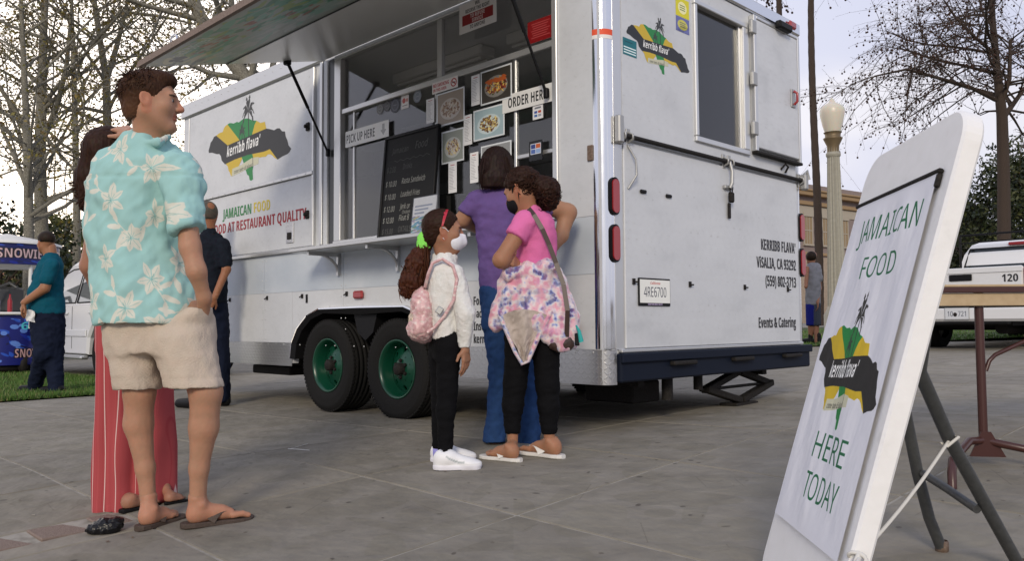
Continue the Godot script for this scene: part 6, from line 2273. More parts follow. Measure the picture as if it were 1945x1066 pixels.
	for sg: float in [-1.0, 1.0]:
		for z: float in [-1.05, -4.55]:
			var w := Node3D.new()
			w.name = "wheel"
			o.add_child(w, true)
			w.transform = Transform3D(Basis(Vector3.FORWARD, deg_to_rad(90.0 * sg)), Vector3(sg * 0.92, 0.37, z))
			var t := MB.new()
			t.lathe([[0.22, -0.24], [0.33, -0.245], [0.37, -0.22], [0.37, -0.03], [0.345, 0.0], [0.28, 0.008], [0.23, 0.0]], 32)
			obj("tyre", t, M.rubber, w)
			var k := MB.new()
			k.lathe([[0.232, -0.15], [0.232, -0.004], [0.21, -0.02], [0.1, -0.03], [0.06, 0.0], [0.0, 0.0]], 24)
			obj("rim", k, M.galvanised, w)

# ---------------------------------------------------------------- shaved-ice stand
func drink_stand() -> void:
	var z := 14.0
	var c := at(12, 600, z)
	c.y = gy(c.x, -z)
	var o := thing("drink_stand", "round-roofed shaved ice stand with blue SNOWIE fascia and printed panels", "stall", c)
	var top := at(22, 462, z).y - c.y
	var R := 0.78
	var rf := MB.new()
	rf.lathe([[R + 0.03, top - 0.06], [R + 0.035, top - 0.02], [R - 0.1, top + 0.02], [0.0, top + 0.16]], 48)
	obj("roof", rf, M.white_paint, o)
	var p := Print.new(1600, 200, Color(0.03, 0.06, 0.34))
	rng.seed = 15
	for k in 160:
		p.ell(Vector2(rng.randf() * 1600, rng.randf() * 200), Vector2(rng.randf_range(4, 24), rng.randf_range(3, 12)), [Color(0.05, 0.12, 0.5), Color(0.1, 0.25, 0.65), Color(0.02, 0.04, 0.25)][rng.randi() % 3], 0.3, 8)
	for k in 6:
		for e: Array in [[6.0, Color(0.04, 0.03, 0.06)], [0.0, Color(0.78, 0.66, 0.66)]]:
			var grow: float = e[0]
			for d: Vector2 in ([Vector2(-1, -1), Vector2(1, -1), Vector2(-1, 1), Vector2(1, 1)] if grow > 0.0 else [Vector2.ZERO]):
				p.text("SNOWIE", Vector2(133 + 266.67 * k, 138) + d * grow, 86, e[1], -222, true, 0, 0, false, 1)
	var fs := MB.new()
	var n := 48
	for i in n:
		var a0 := TAU * i / n
		var a1 := TAU * (i + 1) / n
		var d0 := Vector3(cos(a0), 0, -sin(a0))
		var d1 := Vector3(cos(a1), 0, -sin(a1))
		var u := Vector3.UP
		fs.smooth_quad([d0 * R + u * (top - 0.40), d1 * R + u * (top - 0.40), d1 * R + u * (top - 0.06), d0 * R + u * (top - 0.06)], [d0, d1, d1, d0], [Vector2(float(i) / n * 1.0 + 0.038, 1), Vector2(float(i + 1) / n + 0.038, 1), Vector2(float(i + 1) / n + 0.038, 0), Vector2(float(i) / n + 0.038, 0)])
	var fm := print_mat(p, "snowie_print", 0.4)
	fm.texture_repeat = true
	obj("fascia", fs, fm, o)
	var li := MB.new()
	li.lathe([[R - 0.02, top - 0.41], [R - 0.02, top - 0.40], [0.0, top - 0.38]], 40)
	obj("soffit", li, M.white_paint, o)
	for k in 6:
		var a := TAU * (k + 0.5) / 6
		var ps := MB.new()
		ps.tube([Vector3(cos(a) * 0.7, 0.75, sin(a) * 0.7), Vector3(cos(a) * 0.7, top - 0.39, sin(a) * 0.7)], 0.03, 8)
		obj("post", ps, M.white_paint, o)
	var p2 := Print.new(1600, 400, Color(0.03, 0.08, 0.42))
	for k in 300:
		p2.ell(Vector2(rng.randf() * 1600, rng.randf() * 400), Vector2(rng.randf_range(6, 40), rng.randf_range(4, 22)), [Color(0.05, 0.14, 0.55), Color(0.12, 0.3, 0.7), Color(0.02, 0.04, 0.28), Color(0.35, 0.5, 0.8)][rng.randi() % 4], rng.randf(), 9)
	for k in 4:
		for d: Vector2 in [Vector2(-5, -5), Vector2(5, -5), Vector2(-5, 5), Vector2(5, 5)]:
			p2.text("SNOWIE", Vector2(30 + 400 * k, 340) + d, 66, Color(0.04, 0.03, 0.06), 0.5)
		p2.text("SNOWIE", Vector2(30 + 400 * k, 340), 66, Color(0.78, 0.62, 0.62), 0.5)
		p2.ell(Vector2(200 + 400 * k, 110), Vector2(60, 34), Color(0.82, 0.76, 0.15))
		p2.poly([[150 + 400 * k, 120], [250 + 400 * k, 120], [232 + 400 * k, 215], [168 + 400 * k, 215]], Color(0.75, 0.8, 0.85))
		p2.text("6", Vector2(60 + 400 * k, 120), 60, Color(0.3, 0.75, 0.8))
	var bs := MB.new()
	for i in n:
		var a0 := TAU * i / n
		var a1 := TAU * (i + 1) / n
		var d0 := Vector3(cos(a0), 0, -sin(a0))
		var d1 := Vector3(cos(a1), 0, -sin(a1))
		var u := Vector3.UP
		bs.smooth_quad([d0 * 0.72 + u * 0.16, d1 * 0.72 + u * 0.16, d1 * 0.72 + u * 0.98, d0 * 0.72 + u * 0.98], [d0, d1, d1, d0], [Vector2(float(i) / n + 0.15, 1), Vector2(float(i + 1) / n + 0.15, 1), Vector2(float(i + 1) / n + 0.15, 0), Vector2(float(i) / n + 0.15, 0)])
	var bm := print_mat(p2, "stand_print", 0.45)
	bm.texture_repeat = true
	obj("base_panel", bs, bm, o)
	var ct := MB.new()
	ct.lathe([[0.0, 0.97], [0.78, 0.975], [0.79, 1.0], [0.78, 1.02], [0.0, 1.02]], 40)
	obj("counter", ct, M.white_paint, o)
	var ax := MB.new()
	ax.lathe([[0.0, 0.05], [0.62, 0.06], [0.66, 0.15], [0.0, 0.16]], 32)
	for sg: float in [-1.0, 1.0]:
		ax.lathe([[0.0, -0.06], [0.16, -0.06], [0.17, 0.0], [0.16, 0.06], [0.0, 0.06]], 20, Transform3D(Basis(Vector3.FORWARD, deg_to_rad(90)), Vector3(0.55 * sg, 0.17, 0.3)))
	obj("undercarriage", ax, M.dark_iron, o)
	var mc := MB.new()
	mc.span(Vector3(-0.25, 1.02, -0.2), Vector3(0.2, 1.45, 0.2), 0.04)
	mc.tube([Vector3(0.0, 1.2, 0.35), Vector3(0.1, 1.42, 0.4), Vector3(0.3, 1.5, 0.4), Vector3(0.42, 1.42, 0.4)], 0.03, 8)
	obj("ice_machine", mc, M.dark_frame, o)
	for k in 5:
		var bt := MB.new()
		bt.lathe([[0.035, 1.02], [0.035, 1.2], [0.014, 1.26], [0.014, 1.31], [0.0, 1.31]], 10, Transform3D(Basis(), Vector3(-0.4 + 0.2 * k, 0, 0.55)))
		obj("syrup_bottle", bt, [M.red_lens, M.ink_green, M.ink_gold, M.ink_lilac, M.ink_red][k], o)
	# white bin and wash stand in front
	var q := at(8, 700, 13.0)
	q = gnd(9, 704)
	var bn := thing("white_bin", "white plastic bin with a small hand-wash unit on top in front of the drink stand", "bin", q)
	var bb := MB.new()
	rings_skin(bb, [[Vector3(-0.17, 0, 0.17), Vector3(0.17, 0, 0.17), Vector3(0.17, 0, -0.17), Vector3(-0.17, 0, -0.17)], [Vector3(-0.22, 0.62, 0.22), Vector3(0.22, 0.62, 0.22), Vector3(0.22, 0.62, -0.22), Vector3(-0.22, 0.62, -0.22)]])
	obj("bin", bb, M.white_paint, bn)
	var ws := MB.new()
	ws.span(Vector3(-0.30, 0.62, -0.22), Vector3(0.34, 0.70, 0.26), 0.02)
	ws.span(Vector3(-0.24, 0.70, -0.18), Vector3(0.12, 1.04, 0.12), 0.03)
	obj("wash_unit", ws, M.white_paint, bn)
	var tp := MB.new()
	tp.tube([Vector3(0.0, 0.95, 0.12), Vector3(0.0, 0.96, 0.2), Vector3(0.0, 0.92, 0.22)], 0.012, 6)
	obj("tap", tp, M.black_plastic, bn)

# ---------------------------------------------------------------- smooth solids: tapered capsules, ellipsoids and lofts joined on a grid, meshed as surface nets
class Field:
	var prims: Array = []
	func cap(a: Vector3, b: Vector3, ra: float, rb: float, k := 0.02, op := 0) -> void:
		var r := Vector3.ONE * maxf(ra, rb)
		prims.append({"t": 0, "op": op, "k": k, "lo": a.min(b) - r, "hi": a.max(b) + r, "a": a, "b": b, "ra": ra, "rb": rb})
	func ell(c: Vector3, r: Vector3, q: Basis, k := 0.02, op := 0) -> void:
		var e := Vector3.ONE * maxf(r.x, maxf(r.y, r.z))
		prims.append({"t": 1, "op": op, "k": k, "lo": c - e, "hi": c + e, "c": c, "r": r, "q": q})
	# rows [y, cx, cz, rx, rz] with y rising
	func loft(rows: Array, k := 0.02, op := 0, yaw := 0.0) -> void:
		var s: Array = rows.duplicate()
		s.sort_custom(func(a: Array, b: Array) -> bool: return a[0] < b[0])
		var lo := Vector3(1e9, s[0][0], 1e9)
		var hi := Vector3(-1e9, s[s.size() - 1][0], -1e9)
		for e: Array in s:
			var m: float = maxf(e[3], e[4])
			lo.x = minf(lo.x, float(e[1]) - m)
			hi.x = maxf(hi.x, float(e[1]) + m)
			lo.z = minf(lo.z, float(e[2]) - m)
			hi.z = maxf(hi.z, float(e[2]) + m)
		prims.append({"t": 2, "op": op, "k": k, "lo": lo, "hi": hi, "rows": s, "yaw": yaw})
	# keeps what lies against the normal
	func cut(p: Vector3, n: Vector3) -> void:
		prims.append({"t": 3, "op": 2, "k": 0.0, "p": p, "n": n.normalized()})
	func run(cell: float, disp: Variant = null) -> Array:
		var lo := Vector3.ONE * 1e9
		var hi := Vector3.ONE * -1e9
		for p: Dictionary in prims:
			if p.op == 0:
				lo = lo.min(p.lo)
				hi = hi.max(p.hi)
		lo -= Vector3.ONE * cell * 3.0
		hi += Vector3.ONE * cell * 3.0
		var nx := int((hi.x - lo.x) / cell) + 1
		var ny := int((hi.y - lo.y) / cell) + 1
		var nz := int((hi.z - lo.z) / cell) + 1
		var d := PackedFloat32Array()
		d.resize(nx * ny * nz)
		d.fill(0.2)
		for p: Dictionary in prims:
			var k: float = p.k
			var kk := maxf(k, 1e-5)
			var op: int = p.op
			var t: int = p.t
			var x0 := 0
			var y0 := 0
			var z0 := 0
			var x1 := nx - 1
			var y1 := ny - 1
			var z1 := nz - 1
			if t != 3:
				var m := k + cell * 2.5
				x0 = clampi(int((p.lo.x - m - lo.x) / cell), 0, nx - 1)
				y0 = clampi(int((p.lo.y - m - lo.y) / cell), 0, ny - 1)
				z0 = clampi(int((p.lo.z - m - lo.z) / cell), 0, nz - 1)
				x1 = clampi(int((p.hi.x + m - lo.x) / cell) + 1, 0, nx - 1)
				y1 = clampi(int((p.hi.y + m - lo.y) / cell) + 1, 0, ny - 1)
				z1 = clampi(int((p.hi.z + m - lo.z) / cell) + 1, 0, nz - 1)
			var a := Vector3.ZERO
			var ab := Vector3.ZERO
			var inv := 0.0
			var ra := 0.0
			var dr := 0.0
			var qb := Basis()
			var ir := Vector3.ONE
			var rows: Array = []
			var cy := 0.0
			var sy := 0.0
			if t == 0:
				a = p.a
				ab = p.b - p.a
				inv = 1.0 / maxf(ab.length_squared(), 1e-9)
				ra = p.ra
				dr = p.rb - p.ra
			elif t == 1:
				a = p.c
				qb = (p.q as Basis).transposed()
				ir = Vector3.ONE / (p.r as Vector3)
			elif t == 2:
				rows = p.rows
				cy = cos(p.yaw)
				sy = sin(p.yaw)
			else:
				a = p.p
				ab = p.n
			# per-height section of a loft
			var sec := PackedFloat32Array()
			if t == 2:
				for y in range(y0, y1 + 1):
					var wy := lo.y + y * cell
					var i := 0
					while i < rows.size() - 2 and wy > rows[i + 1][0]:
						i += 1
					var e0: Array = rows[i]
					var e1: Array = rows[i + 1]
					var f := clampf((wy - float(e0[0])) / maxf(float(e1[0]) - float(e0[0]), 1e-6), 0.0, 1.0)
					f = f * f * (3.0 - 2.0 * f) * 0.5 + f * 0.5
					for m in range(1, 5):
						sec.append(lerpf(e0[m], e1[m], f))
					sec.append(maxf(float(rows[0][0]) - wy, wy - float(rows[rows.size() - 1][0])))
			var far := k + cell * 2.5 + 4.2 * cell
			for by in range(y0, y1 + 1, 4):
				var ym := mini(by + 3, y1)
				for bz in range(z0, z1 + 1, 4):
					var zm := mini(bz + 3, z1)
					for bx in range(x0, x1 + 1, 4):
						var xm := mini(bx + 3, x1)
						# skip blocks the shape cannot reach
						var cx := lo.x + (bx + 1.5) * cell
						var cyy := lo.y + (by + 1.5) * cell
						var cz := lo.z + (bz + 1.5) * cell
						var g := 0.0
						if t == 0:
							var q := Vector3(cx - a.x, cyy - a.y, cz - a.z)
							var h := clampf(q.dot(ab) * inv, 0.0, 1.0)
							g = (q - ab * h).length() - ra - dr * h
						elif t == 2:
							var m := (mini(by + 1, y1) - y0) * 5
							var qx := cx - sec[m]
							var qz := cz - sec[m + 1]
							var lx := (qx * cy - qz * sy) / sec[m + 2]
							var lz := (qx * sy + qz * cy) / sec[m + 3]
							g = (sqrt(lx * lx + lz * lz) - 1.0) * minf(sec[m + 2], sec[m + 3])
						elif t == 3:
							g = -(ab.x * (cx - a.x) + ab.y * (cyy - a.y) + ab.z * (cz - a.z))
						if g > far:
							continue
						for y in range(by, ym + 1):
							var wy := lo.y + y * cell
							var m := (y - y0) * 5
							for z in range(bz, zm + 1):
								var wz := lo.z + z * cell
								var idx := (z * ny + y) * nx + bx
								for x in range(bx, xm + 1):
									var e := 0.0
									if t == 0:
										var q := Vector3(lo.x + x * cell - a.x, wy - a.y, wz - a.z)
										var h := clampf(q.dot(ab) * inv, 0.0, 1.0)
										e = (q - ab * h).length() - ra - dr * h
									elif t == 2:
										var qx := lo.x + x * cell - sec[m]
										var qz := wz - sec[m + 1]
										var lx := (qx * cy - qz * sy) / sec[m + 2]
										var lz := (qx * sy + qz * cy) / sec[m + 3]
										e = maxf((sqrt(lx * lx + lz * lz) - 1.0) * minf(sec[m + 2], sec[m + 3]), sec[m + 4])
									elif t == 1:
										var q := qb * Vector3(lo.x + x * cell - a.x, wy - a.y, wz - a.z)
										var w := q * ir
										var k0 := w.length()
										e = k0 * (k0 - 1.0) / maxf((w * ir).length(), 1e-6)
									else:
										e = ab.x * (lo.x + x * cell - a.x) + ab.y * (wy - a.y) + ab.z * (wz - a.z)
									var o := d[idx]
									if op == 0:
										var h2 := maxf(kk - absf(o - e), 0.0) / kk
										d[idx] = minf(o, e) - h2 * h2 * kk * 0.25
									elif op == 1:
										var h2 := maxf(kk - absf(o + e), 0.0) / kk
										d[idx] = maxf(o, -e) + h2 * h2 * kk * 0.25
									elif e > o:
										d[idx] = e
									idx += 1
		# surface nets
		var at_cell := {}
		var vs := PackedVector3Array()
		var quads := PackedInt32Array()
		var sxy := nx * ny
		var near := cell * 2.2
		for z in nz - 1:
			for y in ny - 1:
				var i0 := (z * ny + y) * nx
				for x in nx - 1:
					var i := i0 + x
					var v0 := d[i]
					if v0 > near or v0 < -near:
						continue
					var v1 := d[i + 1]
					var v2 := d[i + nx]
					var v3 := d[i + nx + 1]
					var v4 := d[i + sxy]
					var v5 := d[i + sxy + 1]
					var v6 := d[i + sxy + nx]
					var v7 := d[i + sxy + nx + 1]
					var lowest := minf(minf(minf(v0, v1), minf(v2, v3)), minf(minf(v4, v5), minf(v6, v7)))
					if lowest >= 0.0:
						continue
					if maxf(maxf(maxf(v0, v1), maxf(v2, v3)), maxf(maxf(v4, v5), maxf(v6, v7))) < 0.0:
						continue
					var s := Vector3.ZERO
					var n := 0
					if (v0 < 0.0) != (v1 < 0.0):
						s += Vector3(v0 / (v0 - v1), 0, 0)
						n += 1
					if (v2 < 0.0) != (v3 < 0.0):
						s += Vector3(v2 / (v2 - v3), 1, 0)
						n += 1
					if (v4 < 0.0) != (v5 < 0.0):
						s += Vector3(v4 / (v4 - v5), 0, 1)
						n += 1
					if (v6 < 0.0) != (v7 < 0.0):
						s += Vector3(v6 / (v6 - v7), 1, 1)
						n += 1
					if (v0 < 0.0) != (v2 < 0.0):
						s += Vector3(0, v0 / (v0 - v2), 0)
						n += 1
					if (v1 < 0.0) != (v3 < 0.0):
						s += Vector3(1, v1 / (v1 - v3), 0)
						n += 1
					if (v4 < 0.0) != (v6 < 0.0):
						s += Vector3(0, v4 / (v4 - v6), 1)
						n += 1
					if (v5 < 0.0) != (v7 < 0.0):
						s += Vector3(1, v5 / (v5 - v7), 1)
						n += 1
					if (v0 < 0.0) != (v4 < 0.0):
						s += Vector3(0, 0, v0 / (v0 - v4))
						n += 1
					if (v1 < 0.0) != (v5 < 0.0):
						s += Vector3(1, 0, v1 / (v1 - v5))
						n += 1
					if (v2 < 0.0) != (v6 < 0.0):
						s += Vector3(0, 1, v2 / (v2 - v6))
						n += 1
					if (v3 < 0.0) != (v7 < 0.0):
						s += Vector3(1, 1, v3 / (v3 - v7))
						n += 1
					at_cell[i] = vs.size()
					vs.append(lo + (Vector3(x, y, z) + s / n) * cell)
		for i: int in at_cell:
			var inside := d[i] < 0.0
			if (d[i + 1] < 0.0) != inside and at_cell.has(i - nx) and at_cell.has(i - sxy) and at_cell.has(i - nx - sxy):
				var q: Array = [at_cell[i], at_cell[i - nx], at_cell[i - nx - sxy], at_cell[i - sxy]]
				if not inside:
					q.reverse()
				quads.append_array([q[0], q[1], q[2], q[3]])
			if (d[i + nx] < 0.0) != inside and at_cell.has(i - 1) and at_cell.has(i - sxy) and at_cell.has(i - 1 - sxy):
				var q: Array = [at_cell[i], at_cell[i - sxy], at_cell[i - 1 - sxy], at_cell[i - 1]]
				if not inside:
					q.reverse()
				quads.append_array([q[0], q[1], q[2], q[3]])
			if (d[i + sxy] < 0.0) != inside and at_cell.has(i - 1) and at_cell.has(i - nx) and at_cell.has(i - 1 - nx):
				var q: Array = [at_cell[i], at_cell[i - 1], at_cell[i - 1 - nx], at_cell[i - nx]]
				if not inside:
					q.reverse()
				quads.append_array([q[0], q[1], q[2], q[3]])
		var ns := normals(vs, quads)
		if disp != null:
			for i in vs.size():
				vs[i] += ns[i] * float(disp.call(vs[i], ns[i]))
			ns = normals(vs, quads)
		return [vs, ns, quads]
	func normals(vs: PackedVector3Array, quads: PackedInt32Array) -> PackedVector3Array:
		var ns := PackedVector3Array()
		ns.resize(vs.size())
		for j in range(0, quads.size(), 4):
			var nn := (vs[quads[j + 2]] - vs[quads[j]]).cross(vs[quads[j + 3]] - vs[quads[j + 1]])
			for m in 4:
				ns[quads[j + m]] += nn
		for i in ns.size():
			ns[i] = ns[i].normalized()
		return ns
	# into a mesh collector; colf(p) -> Color and uvf(p) -> Vector2 are optional
	func into(b: MB, cell: float, colf: Variant = null, uvf: Variant = null, disp: Variant = null) -> void:
		var r := run(cell, disp)
		var vs: PackedVector3Array = r[0]
		var ns: PackedVector3Array = r[1]
		var qs: PackedInt32Array = r[2]
		var cs := PackedColorArray()
		var us := PackedVector2Array()
		for p in vs:
			cs.append(colf.call(p) if colf != null else b.col)
			us.append(uvf.call(p) if uvf != null else Vector2.ZERO)
		var out := 1.0
		# front faces run clockwise; find which way the quads turn
		for j in range(0, qs.size(), 4):
			for m: int in [0, 2, 1, 0, 3, 2]:
				var q := qs[j + m]
				b.v.append(b.xf * vs[q])
				b.n.append(ns[q] * out)
				b.u.append(us[q])
				b.c.append(cs[q])

# ---------------------------------------------------------------- people
var jobs: Array = []
var fold_noise := FastNoiseLite.new()
func person(label: String, where: Vector3) -> Node3D:
	return thing("person", label, "person", where)
func job(o: Node3D, called: String, m: Material, fn: Callable) -> void:
	jobs.append({"o": o, "off": -o.position, "name": called, "mat": m, "fn": fn, "mb": null})
func run_jobs() -> void:
	var work := func(i: int) -> void:
		var b := MB.new()
		b.xf = Transform3D(Basis(), jobs[i].off)
		jobs[i].fn.call(b)
		jobs[i].mb = b
	var id := WorkerThreadPool.add_group_task(work, jobs.size())
	WorkerThreadPool.wait_for_group_task_completion(id)
	for j: Dictionary in jobs:
		obj(j.name, j.mb, j.mat, j.o)
# one row of a loft from the outline: photo row y, left and right edge, distance, half depth
func row(y: float, xl: float, xr: float, z: float, rz: float) -> Array:
	var c := at((xl + xr) * 0.5, y, z)
	return [c.y, c.x, c.z, (xr - xl) * 0.5 * z / FOC, rz]
# bone between two photo points with radii in photo pixels
func bone(f: Field, x0: float, y0: float, z0: float, r0: float, x1: float, y1: float, z1: float, r1: float, k := 0.02, op := 0) -> void:
	f.cap(at(x0, y0, z0), at(x1, y1, z1), r0 * z0 / FOC, r1 * z1 / FOC, k, op)
func folds(amp: float, fx: float, fy: float) -> Callable:
	return func(p: Vector3, _n: Vector3) -> float:
		return amp * (fold_noise.get_noise_3d(p.x * fx, p.y * fy, p.z * fx) + 0.5 * fold_noise.get_noise_3d(p.x * fx * 2.3 + 9.0, p.y * fy * 2.6, p.z * fx * 2.3))
func mottle(c: Color, amount := 0.08) -> Callable:
	return func(p: Vector3) -> Color:
		var n := fold_noise.get_noise_3d(p.x * 22.0, p.y * 22.0, p.z * 22.0)
		var t := 1.0 + amount * n + amount * 0.7 * fold_noise.get_noise_3d(p.x * 70.0, p.y * 70.0, p.z * 70.0)
		return Color(c.r * t, c.g * (t - amount * 0.6 * n), c.b * (t - amount * 0.6 * n))
func face_basis(fwd: Vector3, up: Vector3) -> Basis:
	var z := fwd.normalized()
	var x := up.cross(z).normalized()
	return Basis(x, z.cross(x).normalized(), z)
# head: chin at -0.5, crown at +0.5 of height h, face along the basis' z
func head(b: MB, c: Vector3, q: Basis, h: float, neck: Vector3, neck_r: float, skin: Color, brow: Color, cell := 0.004, male := true) -> void:
	var f := Field.new()
	var P := func(x: float, y: float, z: float) -> Vector3: return c + q * (Vector3(x, y, z) * h)
	f.ell(P.call(0, 0.13, -0.07), Vector3(0.325, 0.355, 0.40) * h, q, 0.01)
	f.ell(P.call(0, -0.13, 0.10), Vector3(0.265, 0.34, 0.255) * h, q, 0.03 * h / 0.22)
	for s: float in [-1.0, 1.0]:
		f.cap(P.call(0.225 * s, -0.19, -0.04), P.call(0.07 * s, -0.405, 0.235), 0.085 * h, 0.075 * h, 0.03)
		f.ell(P.call(0.165 * s, -0.10, 0.235), Vector3(0.10, 0.09, 0.08) * h, q, 0.03)
	f.ell(P.call(0, -0.405, 0.275), Vector3(0.095, 0.075, 0.075) * h, q, 0.02)
	f.cap(P.call(-0.15, 0.085, 0.305), P.call(0.15, 0.085, 0.305), 0.055 * h, 0.055 * h, 0.02)
	# eye sockets, eyeballs, lids
	for s: float in [-1.0, 1.0]:
		f.ell(P.call(0.135 * s, 0.005, 0.385), Vector3(0.085, 0.05, 0.06) * h, q, 0.012, 1)
		f.ell(P.call(0.13 * s, 0.0, 0.30), Vector3(0.062, 0.055, 0.058) * h, q, 0.004)
	# nose: bridge, tip, wings
	f.cap(P.call(0, 0.06, 0.345), P.call(0, -0.095, 0.435), 0.036 * h, 0.046 * h, 0.014)
	f.ell(P.call(0, -0.115, 0.43), Vector3(0.05, 0.042, 0.05) * h, q, 0.01)
	for s: float in [-1.0, 1.0]:
		f.ell(P.call(0.052 * s, -0.13, 0.385), Vector3(0.035, 0.032, 0.042) * h, q, 0.008)
	# lips
	f.ell(P.call(0, -0.222, 0.345), Vector3(0.095, 0.026, 0.042) * h, q, 0.006)
	f.ell(P.call(0, -0.272, 0.338), Vector3(0.085, 0.03, 0.042) * h, q, 0.006)
	f.cap(P.call(-0.09, -0.247, 0.375), P.call(0.09, -0.247, 0.375), 0.008 * h, 0.008 * h, 0.008, 1)
	# ears: shell with a hollow
	for s: float in [-1.0, 1.0]:
		var eq := q * Basis(Vector3.UP, -0.35 * s) * Basis(Vector3.RIGHT, -0.18)
		f.ell(P.call(0.325 * s, -0.02, -0.045), Vector3(0.032, 0.13, 0.082) * h, eq, 0.008)
		f.ell(P.call(0.362 * s, 0.0, -0.035), Vector3(0.028, 0.075, 0.042) * h, eq, 0.008, 1)
	f.cap(P.call(0, -0.16, -0.10), neck, neck_r, neck_r * 1.08, 0.03)
	var inv := q.transposed()
	var tone := mottle(skin, 0.05)
	var lip := Color(skin.r * 0.85, skin.g * 0.58, skin.b * 0.58)
	f.into(b, cell, func(p: Vector3) -> Color:
		var l := inv * (p - c) / h
		var ax := absf(l.x)
		if l.z > 0.30 and ax < 0.105 and l.y > -0.30 and l.y < -0.20:
			return lip
		if l.z > 0.22 and absf(l.y - 0.002) < 0.028 and absf(ax - 0.135) < 0.055 and l.z < 0.365:
			return Color(0.02, 0.015, 0.012) if absf(ax - 0.14) < 0.03 else Color(0.30, 0.25, 0.22)
		if l.z > 0.24 and absf(l.y - 0.095 + ax * 0.1) < 0.016 and ax > 0.04 and ax < 0.22:
			return brow
		var warm := tone.call(p) as Color
		if (ax > 0.30 and l.z > -0.15) or (l.z > 0.40):
			warm = Color(warm.r * 1.08, warm.g * 0.88, warm.b * 0.86)
		return warm)
# hand: wrist, direction of the fingers, palm normal; thumb on the side given by sign
func hand(b: MB, w: Vector3, dir: Vector3, palm: Vector3, side: float, size: float, curl: float, skin: Color, cell := 0.0032) -> void:
	var f := Field.new()
	var d := dir.normalized()
	var n := (palm - d * palm.dot(d)).normalized()
	var s := d.cross(n).normalized() * side
	var u := size / 0.18
	for i in 4:
		var off := (i - 1.5) * 0.0195 * u
		var kn := w + d * (0.085 - 0.004 * absf(i - 1.2)) * u + s * -off
		f.cap(w + s * -off * 0.62 + d * 0.012 * u, kn, 0.0135 * u, 0.0115 * u, 0.012)
		var ln: float = [0.040, 0.046, 0.043, 0.034][i] * u
		var a := curl * (0.55 + 0.12 * i)
		var p := kn
		var g := d
		for j in 3:
			g = (g * cos(a) + n * sin(a)).normalized()
			var nn := (n - g * n.dot(g)).normalized()
			var e: Vector3 = p + g * ln * [1.0, 0.68, 0.52][j]
			f.cap(p, e, (0.0098 - 0.001 * j) * u, (0.0092 - 0.0012 * j) * u, 0.003)
			p = e
			n = nn if j < 2 else n
			a = curl * 0.75
		n = (palm - d * palm.dot(d)).normalized()
	var t0 := w + d * 0.022 * u + s * 0.022 * u
	var td := (d * 0.62 + s * 0.62 + n * 0.35).normalized()
	f.cap(t0, t0 + td * 0.042 * u, 0.014 * u, 0.0112 * u, 0.01)
	f.cap(t0 + td * 0.042 * u, t0 + td * 0.042 * u + (td * 0.7 + d * 0.6).normalized() * 0.034 * u, 0.0108 * u, 0.0085 * u, 0.003)
	f.cap(w - d * 0.03 * u, w + d * 0.02 * u, 0.0215 * u, 0.022 * u, 0.01)
	var tone := mottle(skin, 0.05)
	f.into(b, cell, tone)
# bare foot from heel to toes standing at height y0, ankle above the heel
func foot(b: MB, heel: Vector3, toe: Vector3, ankle: Vector3, ankle_r: float, y0: float, inner: float, skin: Color, cell := 0.0045) -> void:
	var f := Field.new()
	var d := toe - heel
	d.y = 0
	var L := d.length()
	d = d.normalized()
	var s := d.cross(Vector3.UP).normalized() * inner
	var H := Vector3(heel.x, y0, heel.z)
	var u := L / 0.25
	f.ell(H + d * 0.03 * u + Vector3.UP * 0.028 * u, Vector3(0.031, 0.034, 0.036) * u, Basis(s, Vector3.UP, d), 0.02)
	f.cap(H + d * 0.03 * u + Vector3.UP * 0.035 * u, H + d * 0.165 * u + s * 0.012 * u + Vector3.UP * 0.024 * u, 0.029 * u, 0.023 * u, 0.02)
	f.cap(H + d * 0.05 * u + Vector3.UP * 0.03 * u - s * 0.008 * u, H + d * 0.16 * u - s * 0.022 * u + Vector3.UP * 0.018 * u, 0.026 * u, 0.018 * u, 0.02)
	f.cap(H + d * 0.045 * u + Vector3.UP * 0.05 * u, H + d * 0.13 * u + s * 0.008 * u + Vector3.UP * 0.04 * u, 0.028 * u, 0.020 * u, 0.03)
	f.cap(ankle, H + d * 0.042 * u + Vector3.UP * 0.055 * u, ankle_r, 0.031 * u, 0.03)
	for sg: float in [-1.0, 1.0]:
		f.ell(H + d * 0.05 * u + Vector3.UP * 0.075 * u + s * 0.030 * u * sg, Vector3.ONE * 0.014 * u, Basis(), 0.015)
	for i in 5:
		var o := s * (0.030 - 0.0158 * i) * u
		var ln: float = [0.062, 0.060, 0.054, 0.046, 0.036][i] * u
		var r: float = [0.0125, 0.0088, 0.0085, 0.008, 0.0078][i] * u
		var p := H + d * (0.178 - 0.006 * i) * u + o + Vector3.UP * 0.017 * u
		f.cap(p, p + d * ln * 0.6 + Vector3.UP * 0.003 * u, r * 1.1, r, 0.008)
		f.cap(p + d * ln * 0.6 + Vector3.UP * 0.003 * u, p + d * ln - Vector3.UP * 0.006 * u, r, r * 0.95, 0.004)
	f.cut(H + Vector3.UP * 0.001, Vector3.DOWN)
	f.into(b, cell, mottle(skin, 0.07))
